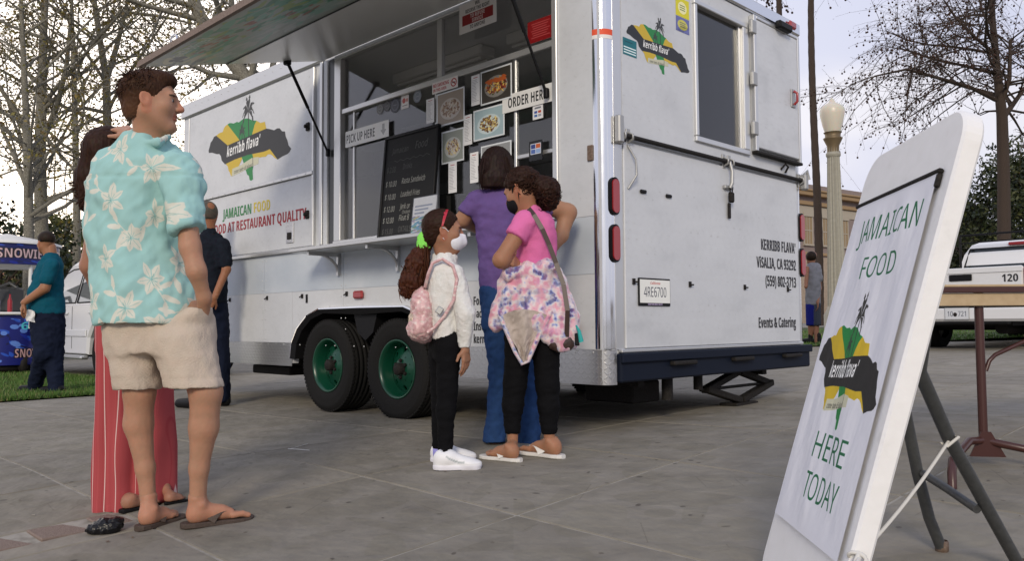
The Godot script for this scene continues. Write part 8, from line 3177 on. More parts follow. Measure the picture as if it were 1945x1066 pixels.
	for e: Array in [[hn, tn, z - 0.03, 847.0], [hf, tf, z + 0.07, 834.0]]:
		var H: Vector3 = e[0]
		var T: Vector3 = e[1]
		job(o, "sneaker", M.vcol_gloss, func(b: MB) -> void:
			var y0 := gy(H.x, H.z)
			var d := (T - H)
			d.y = 0
			var L := d.length()
			d = d.normalized()
			var s := d.cross(Vector3.UP)
			var f := Field.new()
			var B := Basis(s, Vector3.UP, d)
			var P := func(a: float, y: float, w: float) -> Vector3: return Vector3(H.x, y0, H.z) + d * a * L + Vector3.UP * y + s * w
			f.ell(P.call(0.16, 0.04, 0.0), Vector3(0.036, 0.045, 0.048), B, 0.02)
			f.cap(P.call(0.12, 0.062, 0.0), P.call(0.30, 0.056, 0.0), 0.031, 0.033, 0.02)
			f.cap(P.call(0.30, 0.055, 0.0), P.call(0.72, 0.030, 0.004), 0.034, 0.028, 0.02)
			f.ell(P.call(0.78, 0.026, 0.0), Vector3(0.038, 0.026, 0.055), B, 0.02)
			f.cap(P.call(0.10, 0.012, 0.0), P.call(0.85, 0.012, 0.0), 0.037, 0.035, 0.006)
			f.cap(P.call(0.20, 0.088, 0.0), P.call(0.22, 0.14, 0.0), 0.020, 0.020, 0.004, 1)
			f.cut(P.call(0.5, 0.001, 0.0), Vector3.DOWN)
			f.into(b, 0.0045, func(p: Vector3) -> Color:
				var q: Vector3 = p - P.call(0.0, 0.0, 0.0)
				var al := q.dot(d) / L
				var y := q.y
				if y < 0.004:
					return Color(0.03, 0.03, 0.035)
				if y < 0.026:
					return Color(0.72, 0.71, 0.76)
				var sw := absf(y - (0.038 + 0.05 * (0.62 - al) * (0.62 - al) * 4.0 * (1.0 if al < 0.62 else 0.3)))
				if al > 0.22 and al < 0.66 and sw < 0.0045:
					return Color(0.42, 0.46, 0.47)
				return Color(0.78, 0.78, 0.79), null, func(p: Vector3, _n: Vector3) -> float: return -0.0015 if absf((p.y - y0) - 0.027) < 0.003 else 0.0)
			for i in 4:
				b.col = Color(0.75, 0.75, 0.77)
				b.tube([P.call(0.34 + 0.07 * i, 0.080 - 0.008 * i, -0.02), P.call(0.35 + 0.07 * i, 0.089 - 0.009 * i, 0.0), P.call(0.34 + 0.07 * i, 0.080 - 0.008 * i, 0.02)], 0.003, 5))
		job(o, "sock", M.sock_lilac, func(b: MB) -> void:
			var f := Field.new()
			f.cap(at(e[3], 856, e[2]), at(float(e[3]) + 2.0, 876, e[2]), 0.030, 0.031, 0.01)
			f.into(b, 0.006))
	# backpack hanging low on her back
	var pk := thing("backpack", "small shiny pink printed backpack with a gold pocket worn by the small girl", "backpack", at(803, 640, z))
	job(pk, "bag", M.pink_print, func(b: MB) -> void:
		var f := Field.new()
		var q := Basis(Vector3.BACK, 0.12)
		f.ell(at(806, 595, z), Vector3(0.062, 0.135, 0.10), q, 0.02)
		f.ell(at(800, 625, z), Vector3(0.065, 0.062, 0.10), q, 0.03)
		f.loft([row(646, 822, 868, z, 0.088), row(575, 816, 876, z, 0.10), row(520, 816, 876, z, 0.10)], 0.01, 1)
		f.into(b, 0.006, null, null, folds(0.007, 22.0, 18.0)))
	job(pk, "pocket", M.gold_foil, func(b: MB) -> void:
		var f := Field.new()
		f.ell(at(788, 612, z), Vector3(0.028, 0.055, 0.07), Basis(Vector3.BACK, 0.1), 0.01)
		f.into(b, 0.006, null, null, folds(0.005, 30.0, 30.0)))
	for zz: float in [z - 0.10, z + 0.10]:
		job(pk, "strap", M.pink_print, func(b: MB) -> void:
			b.tube([at(808, 545, zz * 0.5 + z * 0.5), at(814, 520, zz), at(822, 500, zz), at(840, 492, zz), at(860, 505, zz), at(868, 530, zz - 0.01), at(862, 570, zz - 0.015), at(845, 600, zz), at(826, 622, zz), at(812, 632, zz)], 0.0085, 6))
	job(pk, "buckle", M.galvanised, func(b: MB) -> void:
		b.box(at(835, 590, z - 0.12), Vector3(0.03, 0.035, 0.012), 0.004, Basis(Vector3.BACK, -0.6)))

func woman_in_purple() -> void:
	var z := 4.52
	var fl := gnd(940, 844)
	var fr := gnd(1008, 839)
	var o := person("woman with long dark hair in purple T-shirt and flared jeans leaning at the shelf", (fl + fr) * 0.5)
	var skin := Color(0.36, 0.19, 0.115)
	var hc := at(944, 322, z)
	var hq := face_basis(Vector3(0.25, -0.05, -1.0), Vector3.UP)
	job(o, "body", M.skin, func(b: MB) -> void:
		var f := Field.new()
		bone(f, 958, 405, z, 27, 965, 540, z, 27)
		bone(f, 945, 340, z, 16, 950, 385, z, 22)
		bone(f, 943, 570, z, 18, 942, 820, z, 10)
		bone(f, 995, 570, z + 0.03, 18, 1004, 815, z + 0.03, 10)
		# left elbow on the shelf
		bone(f, 903, 385, z - 0.02, 17, 879, 418, z + 0.02, 15)
		bone(f, 879, 418, z + 0.02, 14.5, 915, 438, z + 0.18, 10)
		# right arm akimbo
		bone(f, 1030, 388, z, 18, 1078, 404, z + 0.05, 17)
		bone(f, 1078, 404, z + 0.05, 17, 1066, 448, z + 0.02, 13)
		bone(f, 1066, 448, z + 0.02, 13, 1040, 484, z - 0.04, 9.5)
		f.into(b, 0.010, mottle(skin, 0.06))
		head(b, hc, hq, 0.215, at(948, 375, z), 0.046, skin, Color(0.02, 0.012, 0.008), 0.007)
		hand(b, at(1040, 484, z - 0.04), Vector3(-0.6, -0.5, 0.1), Vector3(-0.4, 0, -0.8), 1.0, 0.165, 0.4, skin, 0.005)
		hand(b, at(915, 438, z + 0.18), Vector3(0.7, 0.1, -0.6), Vector3(0, -1, 0), 1.0, 0.165, 0.5, skin, 0.005))
	job(o, "hair", M.hair, func(b: MB) -> void:
		var f := Field.new()
		f.ell(hc + Vector3(0, 0.025, 0.0), Vector3(0.090, 0.103, 0.110), hq, 0.01)
		f.ell(hc + hq * Vector3(0, -0.04, 0.13), Vector3(0.07, 0.09, 0.07), hq, 0.01, 1)
		f.loft([row(357, 914, 962, z - 0.08, 0.035), row(338, 909, 972, z - 0.07, 0.055), row(315, 908, 975, z - 0.02, 0.085)], 0.02)
		var dk := func(p: Vector3) -> Color:
			var g := 1.0 + 0.5 * fold_noise.get_noise_3d(p.x * 130.0, p.y * 8.0, p.z * 130.0)
			return Color(0.020 * g, 0.011 * g, 0.009 * g)
		f.into(b, 0.006, dk, null, func(p: Vector3, _n: Vector3) -> float: return 0.004 * fold_noise.get_noise_3d(p.x * 90.0, p.y * 6.0, p.z * 90.0))
		strands(b, [at(915, 300, z - 0.09), at(909, 322, z - 0.11), at(909, 345, z - 0.10), at(914, 360, z - 0.09)], [at(965, 298, z - 0.09), at(974, 322, z - 0.10), at(968, 345, z - 0.10), at(956, 358, z - 0.09)], 120, 0.0022, 0.003, 0.004, 8, [Color(0.02, 0.011, 0.009), Color(0.035, 0.018, 0.013)]))
	job(o, "t_shirt", M.cloth_vcol, func(b: MB) -> void:
		var f := Field.new()
		bone(f, 905, 383, z - 0.02, 22, 886, 409, z + 0.01, 21, 0.02)
		f.cut(at(886, 409, z + 0.01), at(879, 418, z) - at(903, 385, z))
		var g := Field.new()
		bone(g, 1018, 384, z, 21, 1052, 396, z + 0.03, 20, 0.02)
		g.cut(at(1052, 396, z + 0.03), Vector3(1, -0.2, 0))
		g.into(b, 0.009, mottle(Color(0.135, 0.085, 0.24), 0.05))
		f.loft([row(562, 912, 1020, z, 0.118), row(520, 911, 1019, z, 0.112), row(470, 908, 1022, z, 0.108), row(420, 900, 1030, z, 0.11), row(392, 896, 1036, z, 0.105), row(374, 903, 1024, z, 0.085), row(362, 918, 990, z, 0.06), row(354, 926, 972, z, 0.05)], 0.03)
		f.into(b, 0.009, mottle(Color(0.135, 0.085, 0.24), 0.05), null, folds(0.010, 7.0, 9.0)))
	job(o, "jeans", M.denim, func(b: MB) -> void:
		var f := Field.new()
		f.loft([row(838, 918, 962, z, 0.085), row(800, 923, 960, z, 0.07), row(740, 928, 962, z, 0.065), row(690, 926, 965, z, 0.07), row(600, 916, 968, z, 0.09), row(550, 914, 970, z, 0.10)], 0.02)
		f.loft([row(842, 983, 1026, z + 0.03, 0.085), row(800, 986, 1024, z + 0.03, 0.07), row(740, 984, 1026, z + 0.03, 0.065), row(680, 976, 1024, z + 0.03, 0.07), row(600, 966, 1022, z + 0.02, 0.09), row(550, 962, 1020, z, 0.10)], 0.02)
		f.loft([row(620, 916, 1022, z, 0.115), row(545, 914, 1018, z, 0.115)], 0.03)
		f.into(b, 0.009, null, null, folds(0.011, 11.0, 9.0)))
	for e: Array in [[fl, gnd(930, 838)], [fr, gnd(1022, 832)]]:
		var h: Vector3 = e[0]
		job(o, "shoe", M.shoe_brown, func(b: MB) -> void:
			var f := Field.new()
			var y := Vector3.UP * 0.03
			f.cap(h + y + Vector3(0, 0, -0.02), h + y + Vector3(-0.03, -0.006, -0.17), 0.036, 0.03, 0.02)
			f.cap(h + y + Vector3(0, 0, 0.0), h + y + Vector3(0, 0.03, -0.03), 0.036, 0.034, 0.02)
			f.cut(h + Vector3.UP * 0.001, Vector3.DOWN)
			f.into(b, 0.007))

func girl_in_pink() -> void:
	var z := 4.05
	var hl := gnd(982, 878)
	var tl := gnd(918, 871)
	var hr := gnd(1062, 871)
	var tr := gnd(993, 862)
	var o := person("girl in pink T-shirt and black mask, arms crossed, tie-dye jacket tied round her waist", (hl + hr) * 0.5)
	var skin := Color(0.34, 0.165, 0.095)
	var hc := at(990, 362, z)
	var hq := face_basis(Vector3(-0.72, -0.38, -0.42), Vector3(-0.25, 1, -0.1))
	var hh := 0.212
	var yl := gy(hl.x, hl.z) + 0.016
	var yr := gy(hr.x, hr.z) + 0.016
	job(o, "body", M.skin, func(b: MB) -> void:
		var f := Field.new()
		bone(f, 1017, 435, z, 25, 1018, 540, z, 25)
		bone(f, 998, 380, z, 17, 1010, 420, z, 20)
		bone(f, 988, 640, z, 18, 977, 740, z, 12)
		bone(f, 977, 740, z, 12, 973, 852, z, 10)
		bone(f, 1036, 640, z - 0.02, 18, 1040, 740, z - 0.02, 13)
		bone(f, 1040, 740, z - 0.02, 13, 1044, 848, z - 0.02, 10.5)
		# near arm: upper arm forward, forearm crossed in front of her
		bone(f, 994, 428, z - 0.10, 17, 952, 494, z - 0.14, 15.5)
		bone(f, 952, 494, z - 0.14, 15.5, 985, 512, z + 0.02, 11)
		# far arm tucked under
		bone(f, 1030, 430, z + 0.12, 15, 985, 490, z + 0.16, 13)
		bone(f, 1000, 500, z + 0.10, 12, 972, 500, z - 0.07, 9)
		f.into(b, 0.0095, mottle(skin, 0.06))
		head(b, hc, hq, hh, at(1006, 412, z), 0.043, skin, Color(0.02, 0.012, 0.009), 0.005, false)
		hand(b, at(984, 507, z - 0.06), at(968, 487, z - 0.15) - at(984, 507, z - 0.06), Vector3(-0.3, -0.2, -0.6), -1.0, 0.145, 0.55, skin)
		foot(b, hl, tl, at(973, 842, z), 0.027, yl, 1.0, skin)
		foot(b, hr, tr, at(1044, 838, z - 0.02), 0.028, yr, -1.0, skin))
	job(o, "hair", M.hair, func(b: MB) -> void:
		var P := func(x: float, y: float, zz: float) -> Vector3: return hc + hq * (Vector3(x, y, zz) * hh)
		var f := Field.new()
		f.ell(P.call(0, 0.16, -0.09), Vector3(0.37, 0.37, 0.44) * hh, hq, 0.01)
		f.ell(P.call(0, -0.14, 0.37), Vector3(0.42, 0.42, 0.34) * hh, hq, 0.01, 1)
		f.ell(P.call(0, -0.38, 0.08), Vector3(0.5, 0.30, 0.28) * hh, hq, 0.01, 1)
		for s: float in [-1.0, 1.0]:
			f.ell(P.call(0.37 * s, -0.03, -0.02), Vector3(0.12, 0.12, 0.09) * hh, hq, 0.008, 1)
		bone(f, 1018, 352, z, 20, 1038, 362, z - 0.02, 24, 0.03)
		bone(f, 1038, 362, z - 0.02, 24, 1042, 384, z - 0.02, 18, 0.03)
		var dk := func(p: Vector3) -> Color:
			var g := 1.0 + 0.6 * fold_noise.get_noise_3d(p.x * 70.0, p.y * 70.0, p.z * 70.0)
			return Color(0.026 * g, 0.012 * g, 0.008 * g)
		f.into(b, 0.0055, dk, null, func(p: Vector3, _n: Vector3) -> float: return 0.008 * fold_noise.get_noise_3d(p.x * 55.0, p.y * 55.0, p.z * 55.0))
		curls(b, at(1038, 368, z - 0.02), Vector3(0.068, 0.075, 0.07), 260, 9, [Color(0.03, 0.014, 0.009), Color(0.055, 0.022, 0.012), Color(0.02, 0.01, 0.008)])
		curls(b, hc + Vector3(0.02, 0.03, 0.02), Vector3(0.075, 0.075, 0.08), 160, 10, [Color(0.03, 0.014, 0.009), Color(0.045, 0.02, 0.012)]))
	job(o, "face_mask", M.mask_black, func(b: MB) -> void:
		var f := Field.new()
		var P := func(x: float, y: float, zz: float) -> Vector3: return hc + hq * (Vector3(x, y, zz) * hh)
		f.ell(P.call(0, -0.235, 0.20), Vector3(0.285, 0.26, 0.275) * hh, hq, 0.01)
		f.cap(P.call(0, -0.10, 0.39), P.call(0, -0.24, 0.38), 0.06 * hh, 0.07 * hh, 0.02)
		f.cut(P.call(0, -0.02, 0.3), hq.y + hq.z * 0.12)
		f.cut(P.call(0, -0.2, 0.03), -hq.z - hq.y * 0.25)
		f.into(b, 0.005)
		for s: float in [-1.0, 1.0]:
			b.tube([P.call(0.26 * s, -0.07, 0.13), P.call(0.35 * s, 0.05, 0.0), P.call(0.37 * s, 0.06, -0.06)], 0.004, 5)
			b.tube([P.call(0.25 * s, -0.33, 0.06), P.call(0.34 * s, -0.16, -0.05)], 0.003, 5))
	job(o, "t_shirt", M.cloth_vcol, func(b: MB) -> void:
		var f := Field.new()
		bone(f, 997, 423, z - 0.09, 23, 978, 452, z - 0.12, 21.5, 0.02)
		f.cut(at(979, 451, z - 0.12), at(952, 494, z - 0.14) - at(994, 428, z - 0.1))
		f.loft([row(545, 962, 1052, z, 0.10), row(515, 970, 1055, z, 0.10), row(480, 982, 1057, z, 0.10), row(445, 980, 1057, z, 0.105), row(424, 978, 1055, z, 0.10), row(408, 984, 1046, z, 0.08), row(397, 995, 1030, z, 0.055), row(390, 998, 1022, z, 0.048)], 0.025)
		f.into(b, 0.0085, mottle(Color(0.66, 0.16, 0.36), 0.04), null, folds(0.006, 9.0, 10.0)))
	job(o, "leggings", M.legging_black, func(b: MB) -> void:
		var f := Field.new()
		bone(f, 988, 620, z, 29, 978, 730, z, 21.5)
		bone(f, 978, 730, z, 21.5, 974, 770, z, 19.5)
		bone(f, 974, 770, z, 19.5, 973, 826, z, 14)
		bone(f, 1034, 620, z - 0.02, 30, 1040, 730, z - 0.02, 22)
		bone(f, 1040, 730, z - 0.02, 22, 1042, 770, z - 0.02, 20)
		bone(f, 1042, 770, z - 0.02, 20, 1043, 823, z - 0.02, 14.5)
		f.loft([row(640, 964, 1062, z, 0.11), row(540, 968, 1052, z, 0.10)], 0.03)
		f.cut(at(1005, 824, z), Vector3.DOWN)
		f.into(b, 0.0085, null, null, folds(0.0045, 12.0, 24.0)))
	# jacket tied round the waist: outer shell open at the front left, lining showing
	job(o, "jacket", M.tie_dye, func(b: MB) -> void:
		var f := Field.new()
		f.loft([row(662, 1040, 1094, z - 0.03, 0.10), row(640, 1010, 1100, z - 0.02, 0.125), row(610, 950, 1098, z - 0.01, 0.14), row(580, 940, 1092, z, 0.135), row(545, 946, 1078, z, 0.125), row(515, 958, 1064, z, 0.115), row(497, 972, 1057, z, 0.108)], 0.02)
		bone(f, 962, 560, z - 0.09, 17, 947, 612, z - 0.08, 17, 0.02)
		bone(f, 1078, 585, z - 0.08, 17, 1083, 640, z - 0.08, 15, 0.03)
		bone(f, 965, 520, z - 0.10, 10, 1050, 508, z - 0.10, 10, 0.02)
		f.loft([row(700, 962, 1058, z, 0.112), row(560, 968, 1056, z, 0.108)], 0.004, 1)
		var n := folds(0.016, 9.0, 5.0)
		f.into(b, 0.0085, null, null, func(p: Vector3, nn: Vector3) -> float: return float(n.call(p, nn)) + 0.006 * sin(p.x * 70.0 + p.z * 55.0)))
	job(o, "jacket_lining", M.lining_beige, func(b: MB) -> void:
		# hanging flap: a soft wedge pointing down behind her thigh
		var f := func(s: float, t: float) -> Vector3:
			var top := at(lerpf(950, 1043, s), 600.0 - 12.0 * sin(PI * s), z - 0.135 - 0.03 * sin(PI * s))
			var low := at(lerpf(985, 1004, s), 692.0 - 60.0 * absf(s - 0.5) * 0.6, z - 0.125)
			return low.lerp(top, t) + Vector3(0.006 * sin(t * 9.0 + s * 3.0), 0, 0.010 * sin(s * 11.0 + t * 4.0) + 0.008 * fold_noise.get_noise_3d(s * 5.0, t * 5.0, 2.0))
		b.sheet(f, 24, 18, 0.006))
	job(o, "jacket_hem", M.tie_dye, func(b: MB) -> void:
		b.tube([at(948, 596, z - 0.13), at(962, 630, z - 0.135), at(978, 668, z - 0.13), at(992, 692, z - 0.125), at(1003, 686, z - 0.125), at(1020, 645, z - 0.135), at(1036, 612, z - 0.14), at(1046, 590, z - 0.13)], [0.012, 0.010, 0.009, 0.009, 0.010, 0.012, 0.014, 0.014], 8))
	job(o, "sandal", M.white_rubber, func(b: MB) -> void:
		sole(b, hl, tl, gy(hl.x, hl.z) + 0.001, 0.018, 1.0, 1.12)
		thong_strap(b, hl, tl, yl, 1.0, 0.017, 0.08))
	job(o, "sandal", M.white_rubber, func(b: MB) -> void:
		sole(b, hr, tr, gy(hr.x, hr.z) + 0.001, 0.018, -1.0, 1.12)
		thong_strap(b, hr, tr, yr, -1.0, 0.017, 0.08))
	var bg := thing("shoulder_bag", "brown crossbody bag hanging behind the girl in pink", "bag", at(1066, 660, z - 0.10))
	job(bg, "bag", M.leather_brown, func(b: MB) -> void:
		var f := Field.new()
		f.ell(at(1066, 652, z - 0.11), Vector3(0.062, 0.045, 0.035), Basis(), 0.01)
		f.into(b, 0.006, null, null, folds(0.004, 25.0, 25.0)))
	job(bg, "strap", M.leather_brown, func(b: MB) -> void:
		var pts: Array = [at(1004, 396, z - 0.09), at(1014, 408, z - 0.125), at(1030, 435, z - 0.135), at(1043, 465, z - 0.13), at(1056, 500, z - 0.13), at(1070, 540, z - 0.15), at(1078, 590, z - 0.17), at(1076, 640, z - 0.14)]
		for i in pts.size() - 1:
			var d: Vector3 = (pts[i + 1] - pts[i]).normalized()
			var w := d.cross(Vector3(0, 0, 1)).normalized() * 0.011
			var u := Vector3(0, 0, 0.002)
			b.quad(pts[i] - w + u, pts[i] + w + u, pts[i + 1] + w + u, pts[i + 1] - w + u)
			b.quad(pts[i] + w - u, pts[i] - w - u, pts[i + 1] - w - u, pts[i + 1] + w - u))
	job(bg, "tassel", M.teal_cloth, func(b: MB) -> void:
		b.tube([at(1094, 618, z - 0.14), at(1100, 630, z - 0.14), at(1104, 650, z - 0.14)], [0.004, 0.009, 0.012], 7))
	job(bg, "key_fob", M.black_plastic, func(b: MB) -> void:
		b.box(at(1096, 645, z - 0.13), Vector3(0.022, 0.06, 0.01), 0.004))

func men_behind() -> void:
	# man in black by the trailer's front half
	var z := 7.35
	var g := at(424, 768, z)
	g.y = gy(g.x, g.z)
	var o := person("grey-haired man in black T-shirt and dark jeans standing by the trailer, back turned", g)
	var s1 := Color(0.30, 0.13, 0.07)
	var g2 := at(364, 768, 7.2)
	g2.y = gy(g2.x, g2.z)
	job(o, "body", M.skin, func(b: MB) -> void:
		var f := Field.new()
		bone(f, 402, 480, z, 18, 408, 570, z, 18)
		bone(f, 396, 420, z, 9, 398, 450, z, 11)
		bone(f, 412, 580, z, 14, 424, 758, z, 6.5)
		bone(f, 396, 580, z - 0.1, 14, 372, 760, -g2.z, 6.5)
		bone(f, 425, 470, z - 0.1, 9, 431, 512, z - 0.12, 8)
		bone(f, 431, 512, z - 0.12, 8, 408, 566, z - 0.2, 6)
		f.into(b, 0.013, mottle(s1, 0.05))
		head(b, at(396, 407, z), face_basis(Vector3(-0.3, 0, -1), Vector3.UP), 0.235, at(398, 445, z), 0.055, s1, Color(0.08, 0.07, 0.06), 0.009)
		hand(b, at(408, 566, z - 0.2), Vector3(-0.5, -0.7, 0), Vector3(-0.3, 0, -0.8), 1.0, 0.18, 0.3, s1, 0.008))
	job(o, "hair", M.hair, func(b: MB) -> void:
		var f := Field.new()
		f.ell(at(396, 403, z - 0.015), Vector3(0.083, 0.10, 0.10), Basis(), 0.01)
		f.cut(at(396, 418, z), Vector3.DOWN)
		f.into(b, 0.009, mottle(Color(0.10, 0.085, 0.07), 0.4)))
	job(o, "t_shirt", M.cloth_vcol, func(b: MB) -> void:
		var f := Field.new()
		bone(f, 423, 464, z - 0.09, 13.5, 429, 498, z - 0.11, 13.5, 0.03)
		f.loft([row(578, 379, 431, z, 0.14), row(540, 377, 430, z, 0.14), row(500, 376, 432, z, 0.14), row(470, 376, 433, z, 0.14), row(450, 380, 424, z, 0.12), row(438, 386, 411, z, 0.08), row(430, 389, 406, z, 0.06)], 0.04)
		f.into(b, 0.012, mottle(Color(0.014, 0.016, 0.024), 0.1), null, folds(0.012, 8.0, 8.0)))
	job(o, "jeans", M.denim_dark, func(b: MB) -> void:
		var f := Field.new()
		f.loft([row(764, 413, 437, z, 0.09), row(690, 406, 437, z, 0.09), row(640, 398, 434, z, 0.11), row(575, 380, 432, z, 0.14)], 0.03)
		bone(f, 394, 590, z - 0.1, 17, 384, 670, z - 0.15, 13, 0.05)
		bone(f, 384, 670, z - 0.15, 13, 372, 760, -g2.z, 11, 0.03)
		f.into(b, 0.013, null, null, folds(0.01, 9.0, 9.0)))
	for e: Vector3 in [g, g2]:
		job(o, "shoe", M.black_plastic, func(b: MB) -> void:
			var f := Field.new()
			f.cap(e + Vector3(0.02, 0.045, 0.0), e + Vector3(-0.14, 0.035, -0.10), 0.05, 0.042, 0.03)
			f.cut(e + Vector3.UP * 0.002, Vector3.DOWN)
			f.into(b, 0.011))
	# man in teal on the grass by the drink stand
	var t1 := gnd(66, 747)
	var t2 := gnd(108, 749)
	z = -(t1.z + t2.z) * 0.5
	var p := person("man in teal T-shirt and dark jeans standing on the grass holding a napkin", (t1 + t2) * 0.5)
	var s2 := Color(0.33, 0.155, 0.085)
	var hc := at(88, 462, z)
	var hq := face_basis(Vector3(-0.8, 0.0, -0.6), Vector3.UP)
	job(p, "body", M.skin, func(b: MB) -> void:
		var f := Field.new()
		bone(f, 95, 520, z, 16, 92, 590, z, 20)
		bone(f, 97, 470, z, 10, 99, 500, z, 12)
		bone(f, 85, 600, z, 15, 84, 670, z - 0.1, 10)
		bone(f, 84, 670, z - 0.1, 10, 66, 738, -t1.z, 6.5)
		bone(f, 102, 600, z, 15, 104, 680, z, 10)
		bone(f, 104, 680, z, 10, 108, 740, -t2.z, 6.5)
		bone(f, 99, 510, z - 0.16, 10, 86, 548, z - 0.2, 9)
		bone(f, 86, 548, z - 0.2, 9, 47, 575, z - 0.22, 6)
		bone(f, 84, 515, z + 0.16, 10, 66, 550, z + 0.2, 8)
		bone(f, 66, 550, z + 0.2, 8, 48, 582, z - 0.05, 6)
		f.into(b, 0.013, mottle(s2, 0.05))
		head(b, hc, hq, 0.24, at(98, 492, z), 0.058, s2, Color(0.03, 0.02, 0.015), 0.008)
		hand(b, at(47, 576, z - 0.22), Vector3(-0.35, -0.8, -0.1), Vector3(0.6, -0.2, -0.6), 1.0, 0.18, 0.5, s2, 0.007)
		hand(b, at(48, 582, z - 0.05), Vector3(0.25, -0.9, 0.0), Vector3(0.5, -0.1, 0.5), -1.0, 0.18, 0.5, s2, 0.007))
	job(p, "hair", M.hair, func(b: MB) -> void:
		var f := Field.new()
		f.ell(hc + hq * Vector3(0, 0.05, -0.022), Vector3(0.086, 0.085, 0.103), hq, 0.01)
		f.ell(hc + hq * Vector3(0, -0.04, 0.10), Vector3(0.1, 0.1, 0.075), hq, 0.01, 1)
		f.into(b, 0.008, mottle(Color(0.025, 0.017, 0.012), 0.4)))
	for s: float in [-1.0, 1.0]:
		job(p, "glasses_arm", M.black_plastic, func(b: MB) -> void:
			b.tube([hc + hq * Vector3(0.07 * s, 0.075, 0.06), hc + hq * Vector3(0.083 * s, 0.05, -0.01), hc + hq * Vector3(0.08 * s, 0.01, -0.07)], 0.005, 5))
	job(p, "t_shirt", M.cloth_vcol, func(b: MB) -> void:
		var f := Field.new()
		bone(f, 100, 504, z - 0.15, 14, 91, 530, z - 0.185, 14, 0.04)
		bone(f, 86, 505, z + 0.13, 13, 74, 528, z + 0.17, 12, 0.04)
		f.loft([row(597, 58, 122, z, 0.17), row(578, 55, 122, z, 0.175), row(556, 56, 119, z, 0.17), row(530, 68, 119, z, 0.15), row(505, 77, 119, z, 0.14), row(492, 82, 115, z, 0.12), row(481, 90, 109, z, 0.08)], 0.05)
		f.into(b, 0.012, mottle(Color(0.008, 0.085, 0.125), 0.06), null, folds(0.007, 8.0, 8.0)))
	job(p, "jeans", M.denim_dark, func(b: MB) -> void:
		var f := Field.new()
		f.loft([row(650, 66, 116, z, 0.16), row(592, 60, 122, z, 0.165)], 0.03)
		bone(f, 86, 620, z, 21, 84, 672, z - 0.1, 17, 0.05)
		bone(f, 84, 672, z - 0.1, 17, 66, 738, -t1.z, 12, 0.03)
		bone(f, 102, 620, z, 20, 104, 680, z, 16, 0.05)
		bone(f, 104, 680, z, 16, 108, 742, -t2.z, 13, 0.03)
		f.into(b, 0.013, null, null, folds(0.012, 9.0, 9.0)))
	for e: Vector3 in [t1, t2]:
		job(p, "shoe", M.black_plastic, func(b: MB) -> void:
			var f := Field.new()
			f.cap(e + Vector3(0.04, 0.05, 0.0), e + Vector3(-0.17, 0.04, -0.06), 0.05, 0.045, 0.03)
			f.cut(e + Vector3.UP * 0.004, Vector3.DOWN)
			f.into(b, 0.011))
	var nap := MB.new()
	var np := at(52, 590, z - 0.18)
	nap.sheet(func(s: float, t: float) -> Vector3: return Vector3(s * 0.09 + 0.01 * sin(t * 6.0), -t * 0.12 + 0.01 * sin(s * 5.0), 0.015 * sin(s * 7.0 + t * 4.0)), 8, 8, 0.002)
	var no := obj("napkin", nap, M.paper)
	no.position = np
	tag(no, "white paper napkin held by the man in teal", "napkin")
	# man in grey on the far lawn, partly hidden by the trailer
	var gg := gnd(1546, 653)
	z = -gg.z
	var r := person("man in grey T-shirt and blue shorts on the far lawn beside the trailer", gg)
	var s3 := Color(0.26, 0.125, 0.075)
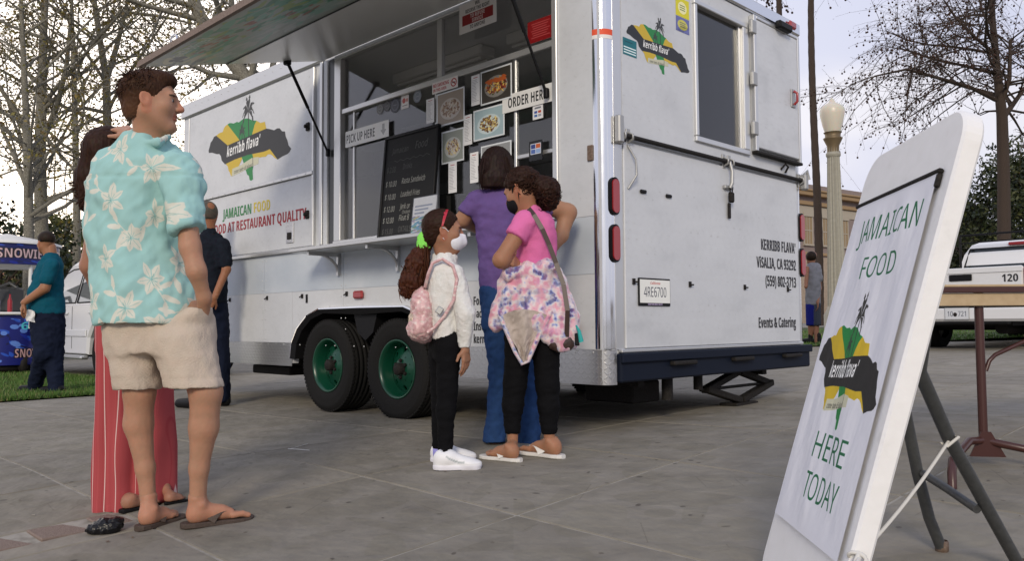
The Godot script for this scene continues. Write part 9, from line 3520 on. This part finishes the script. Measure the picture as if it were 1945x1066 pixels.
	job(r, "body", M.skin, func(b: MB) -> void:
		var f := Field.new()
		bone(f, 1543, 515, z, 8, 1543, 580, z, 8)
		bone(f, 1540, 492, z, 4.5, 1541, 506, z, 5)
		bone(f, 1539, 590, z, 7, 1539, 648, z, 3.8)
		bone(f, 1549, 590, z, 7, 1550, 650, z - 0.1, 3.8)
		bone(f, 1532, 510, z - 0.1, 4.5, 1530, 545, z - 0.2, 3.6)
		bone(f, 1554, 512, z, 4.5, 1556, 548, z, 3.8)
		bone(f, 1556, 548, z, 3.8, 1552, 575, z - 0.15, 3)
		f.into(b, 0.02, mottle(s3, 0.05))
		head(b, at(1540, 489, z), face_basis(Vector3(-0.7, 0, -0.7), Vector3.UP), 0.24, at(1541, 503, z), 0.055, s3, Color(0.02, 0.015, 0.01), 0.014)
		hand(b, at(1552, 575, z - 0.15), Vector3(0, -1, 0), Vector3(-1, 0, 0), 1.0, 0.18, 0.4, s3, 0.012))
	job(r, "hair", M.hair, func(b: MB) -> void:
		var f := Field.new()
		f.ell(at(1540, 487, z - 0.02), Vector3(0.10, 0.10, 0.11), Basis(), 0.01)
		f.into(b, 0.016, mottle(Color(0.02, 0.014, 0.01), 0.3)))
	job(r, "t_shirt", M.cloth_vcol, func(b: MB) -> void:
		var f := Field.new()
		bone(f, 1552, 506, z, 6, 1556, 530, z, 6, 0.05)
		f.loft([row(580, 1530, 1557, z, 0.15), row(540, 1529, 1557, z, 0.15), row(510, 1529, 1556, z, 0.14), row(500, 1534, 1551, z, 0.1)], 0.05)
		f.into(b, 0.02, mottle(Color(0.20, 0.205, 0.23), 0.08), null, folds(0.015, 7.0, 7.0)))
	job(r, "shorts", M.cloth_vcol, func(b: MB) -> void:
		var f := Field.new()
		f.loft([row(619, 1531, 1545, z, 0.11), row(576, 1530, 1548, z, 0.13)], 0.03)
		f.loft([row(619, 1544, 1558, z - 0.05, 0.11), row(576, 1540, 1557, z - 0.03, 0.13)], 0.03)
		var xm := at(1541, 600, z).x
		f.into(b, 0.02, func(q: Vector3) -> Color: return Color(0.012, 0.018, 0.16) if q.x < xm else Color(0.05, 0.055, 0.075)))
	for e: Vector3 in [gg + Vector3(-0.07, 0, 0), gg + Vector3(0.05, 0, 0.1)]:
		job(r, "shoe", M.black_plastic, func(b: MB) -> void:
			var f := Field.new()
			f.cap(e + Vector3(0.0, 0.06, 0), e + Vector3(-0.14, 0.045, -0.1), 0.05, 0.045, 0.03)
			f.cap(e + Vector3(0.0, 0.06, 0), e + Vector3(0, 0.17, 0), 0.048, 0.045, 0.02)
			f.into(b, 0.018))

func _ready() -> void:
	air()
	materials()
	ground()
	lawns()
	far_buildings()
	trees()
	lamp_post()
	trailer()
	window_signs()
	frame_sign()
	folding_table()
	suv()
	pickup()
	drink_stand()
	litter()
	people()
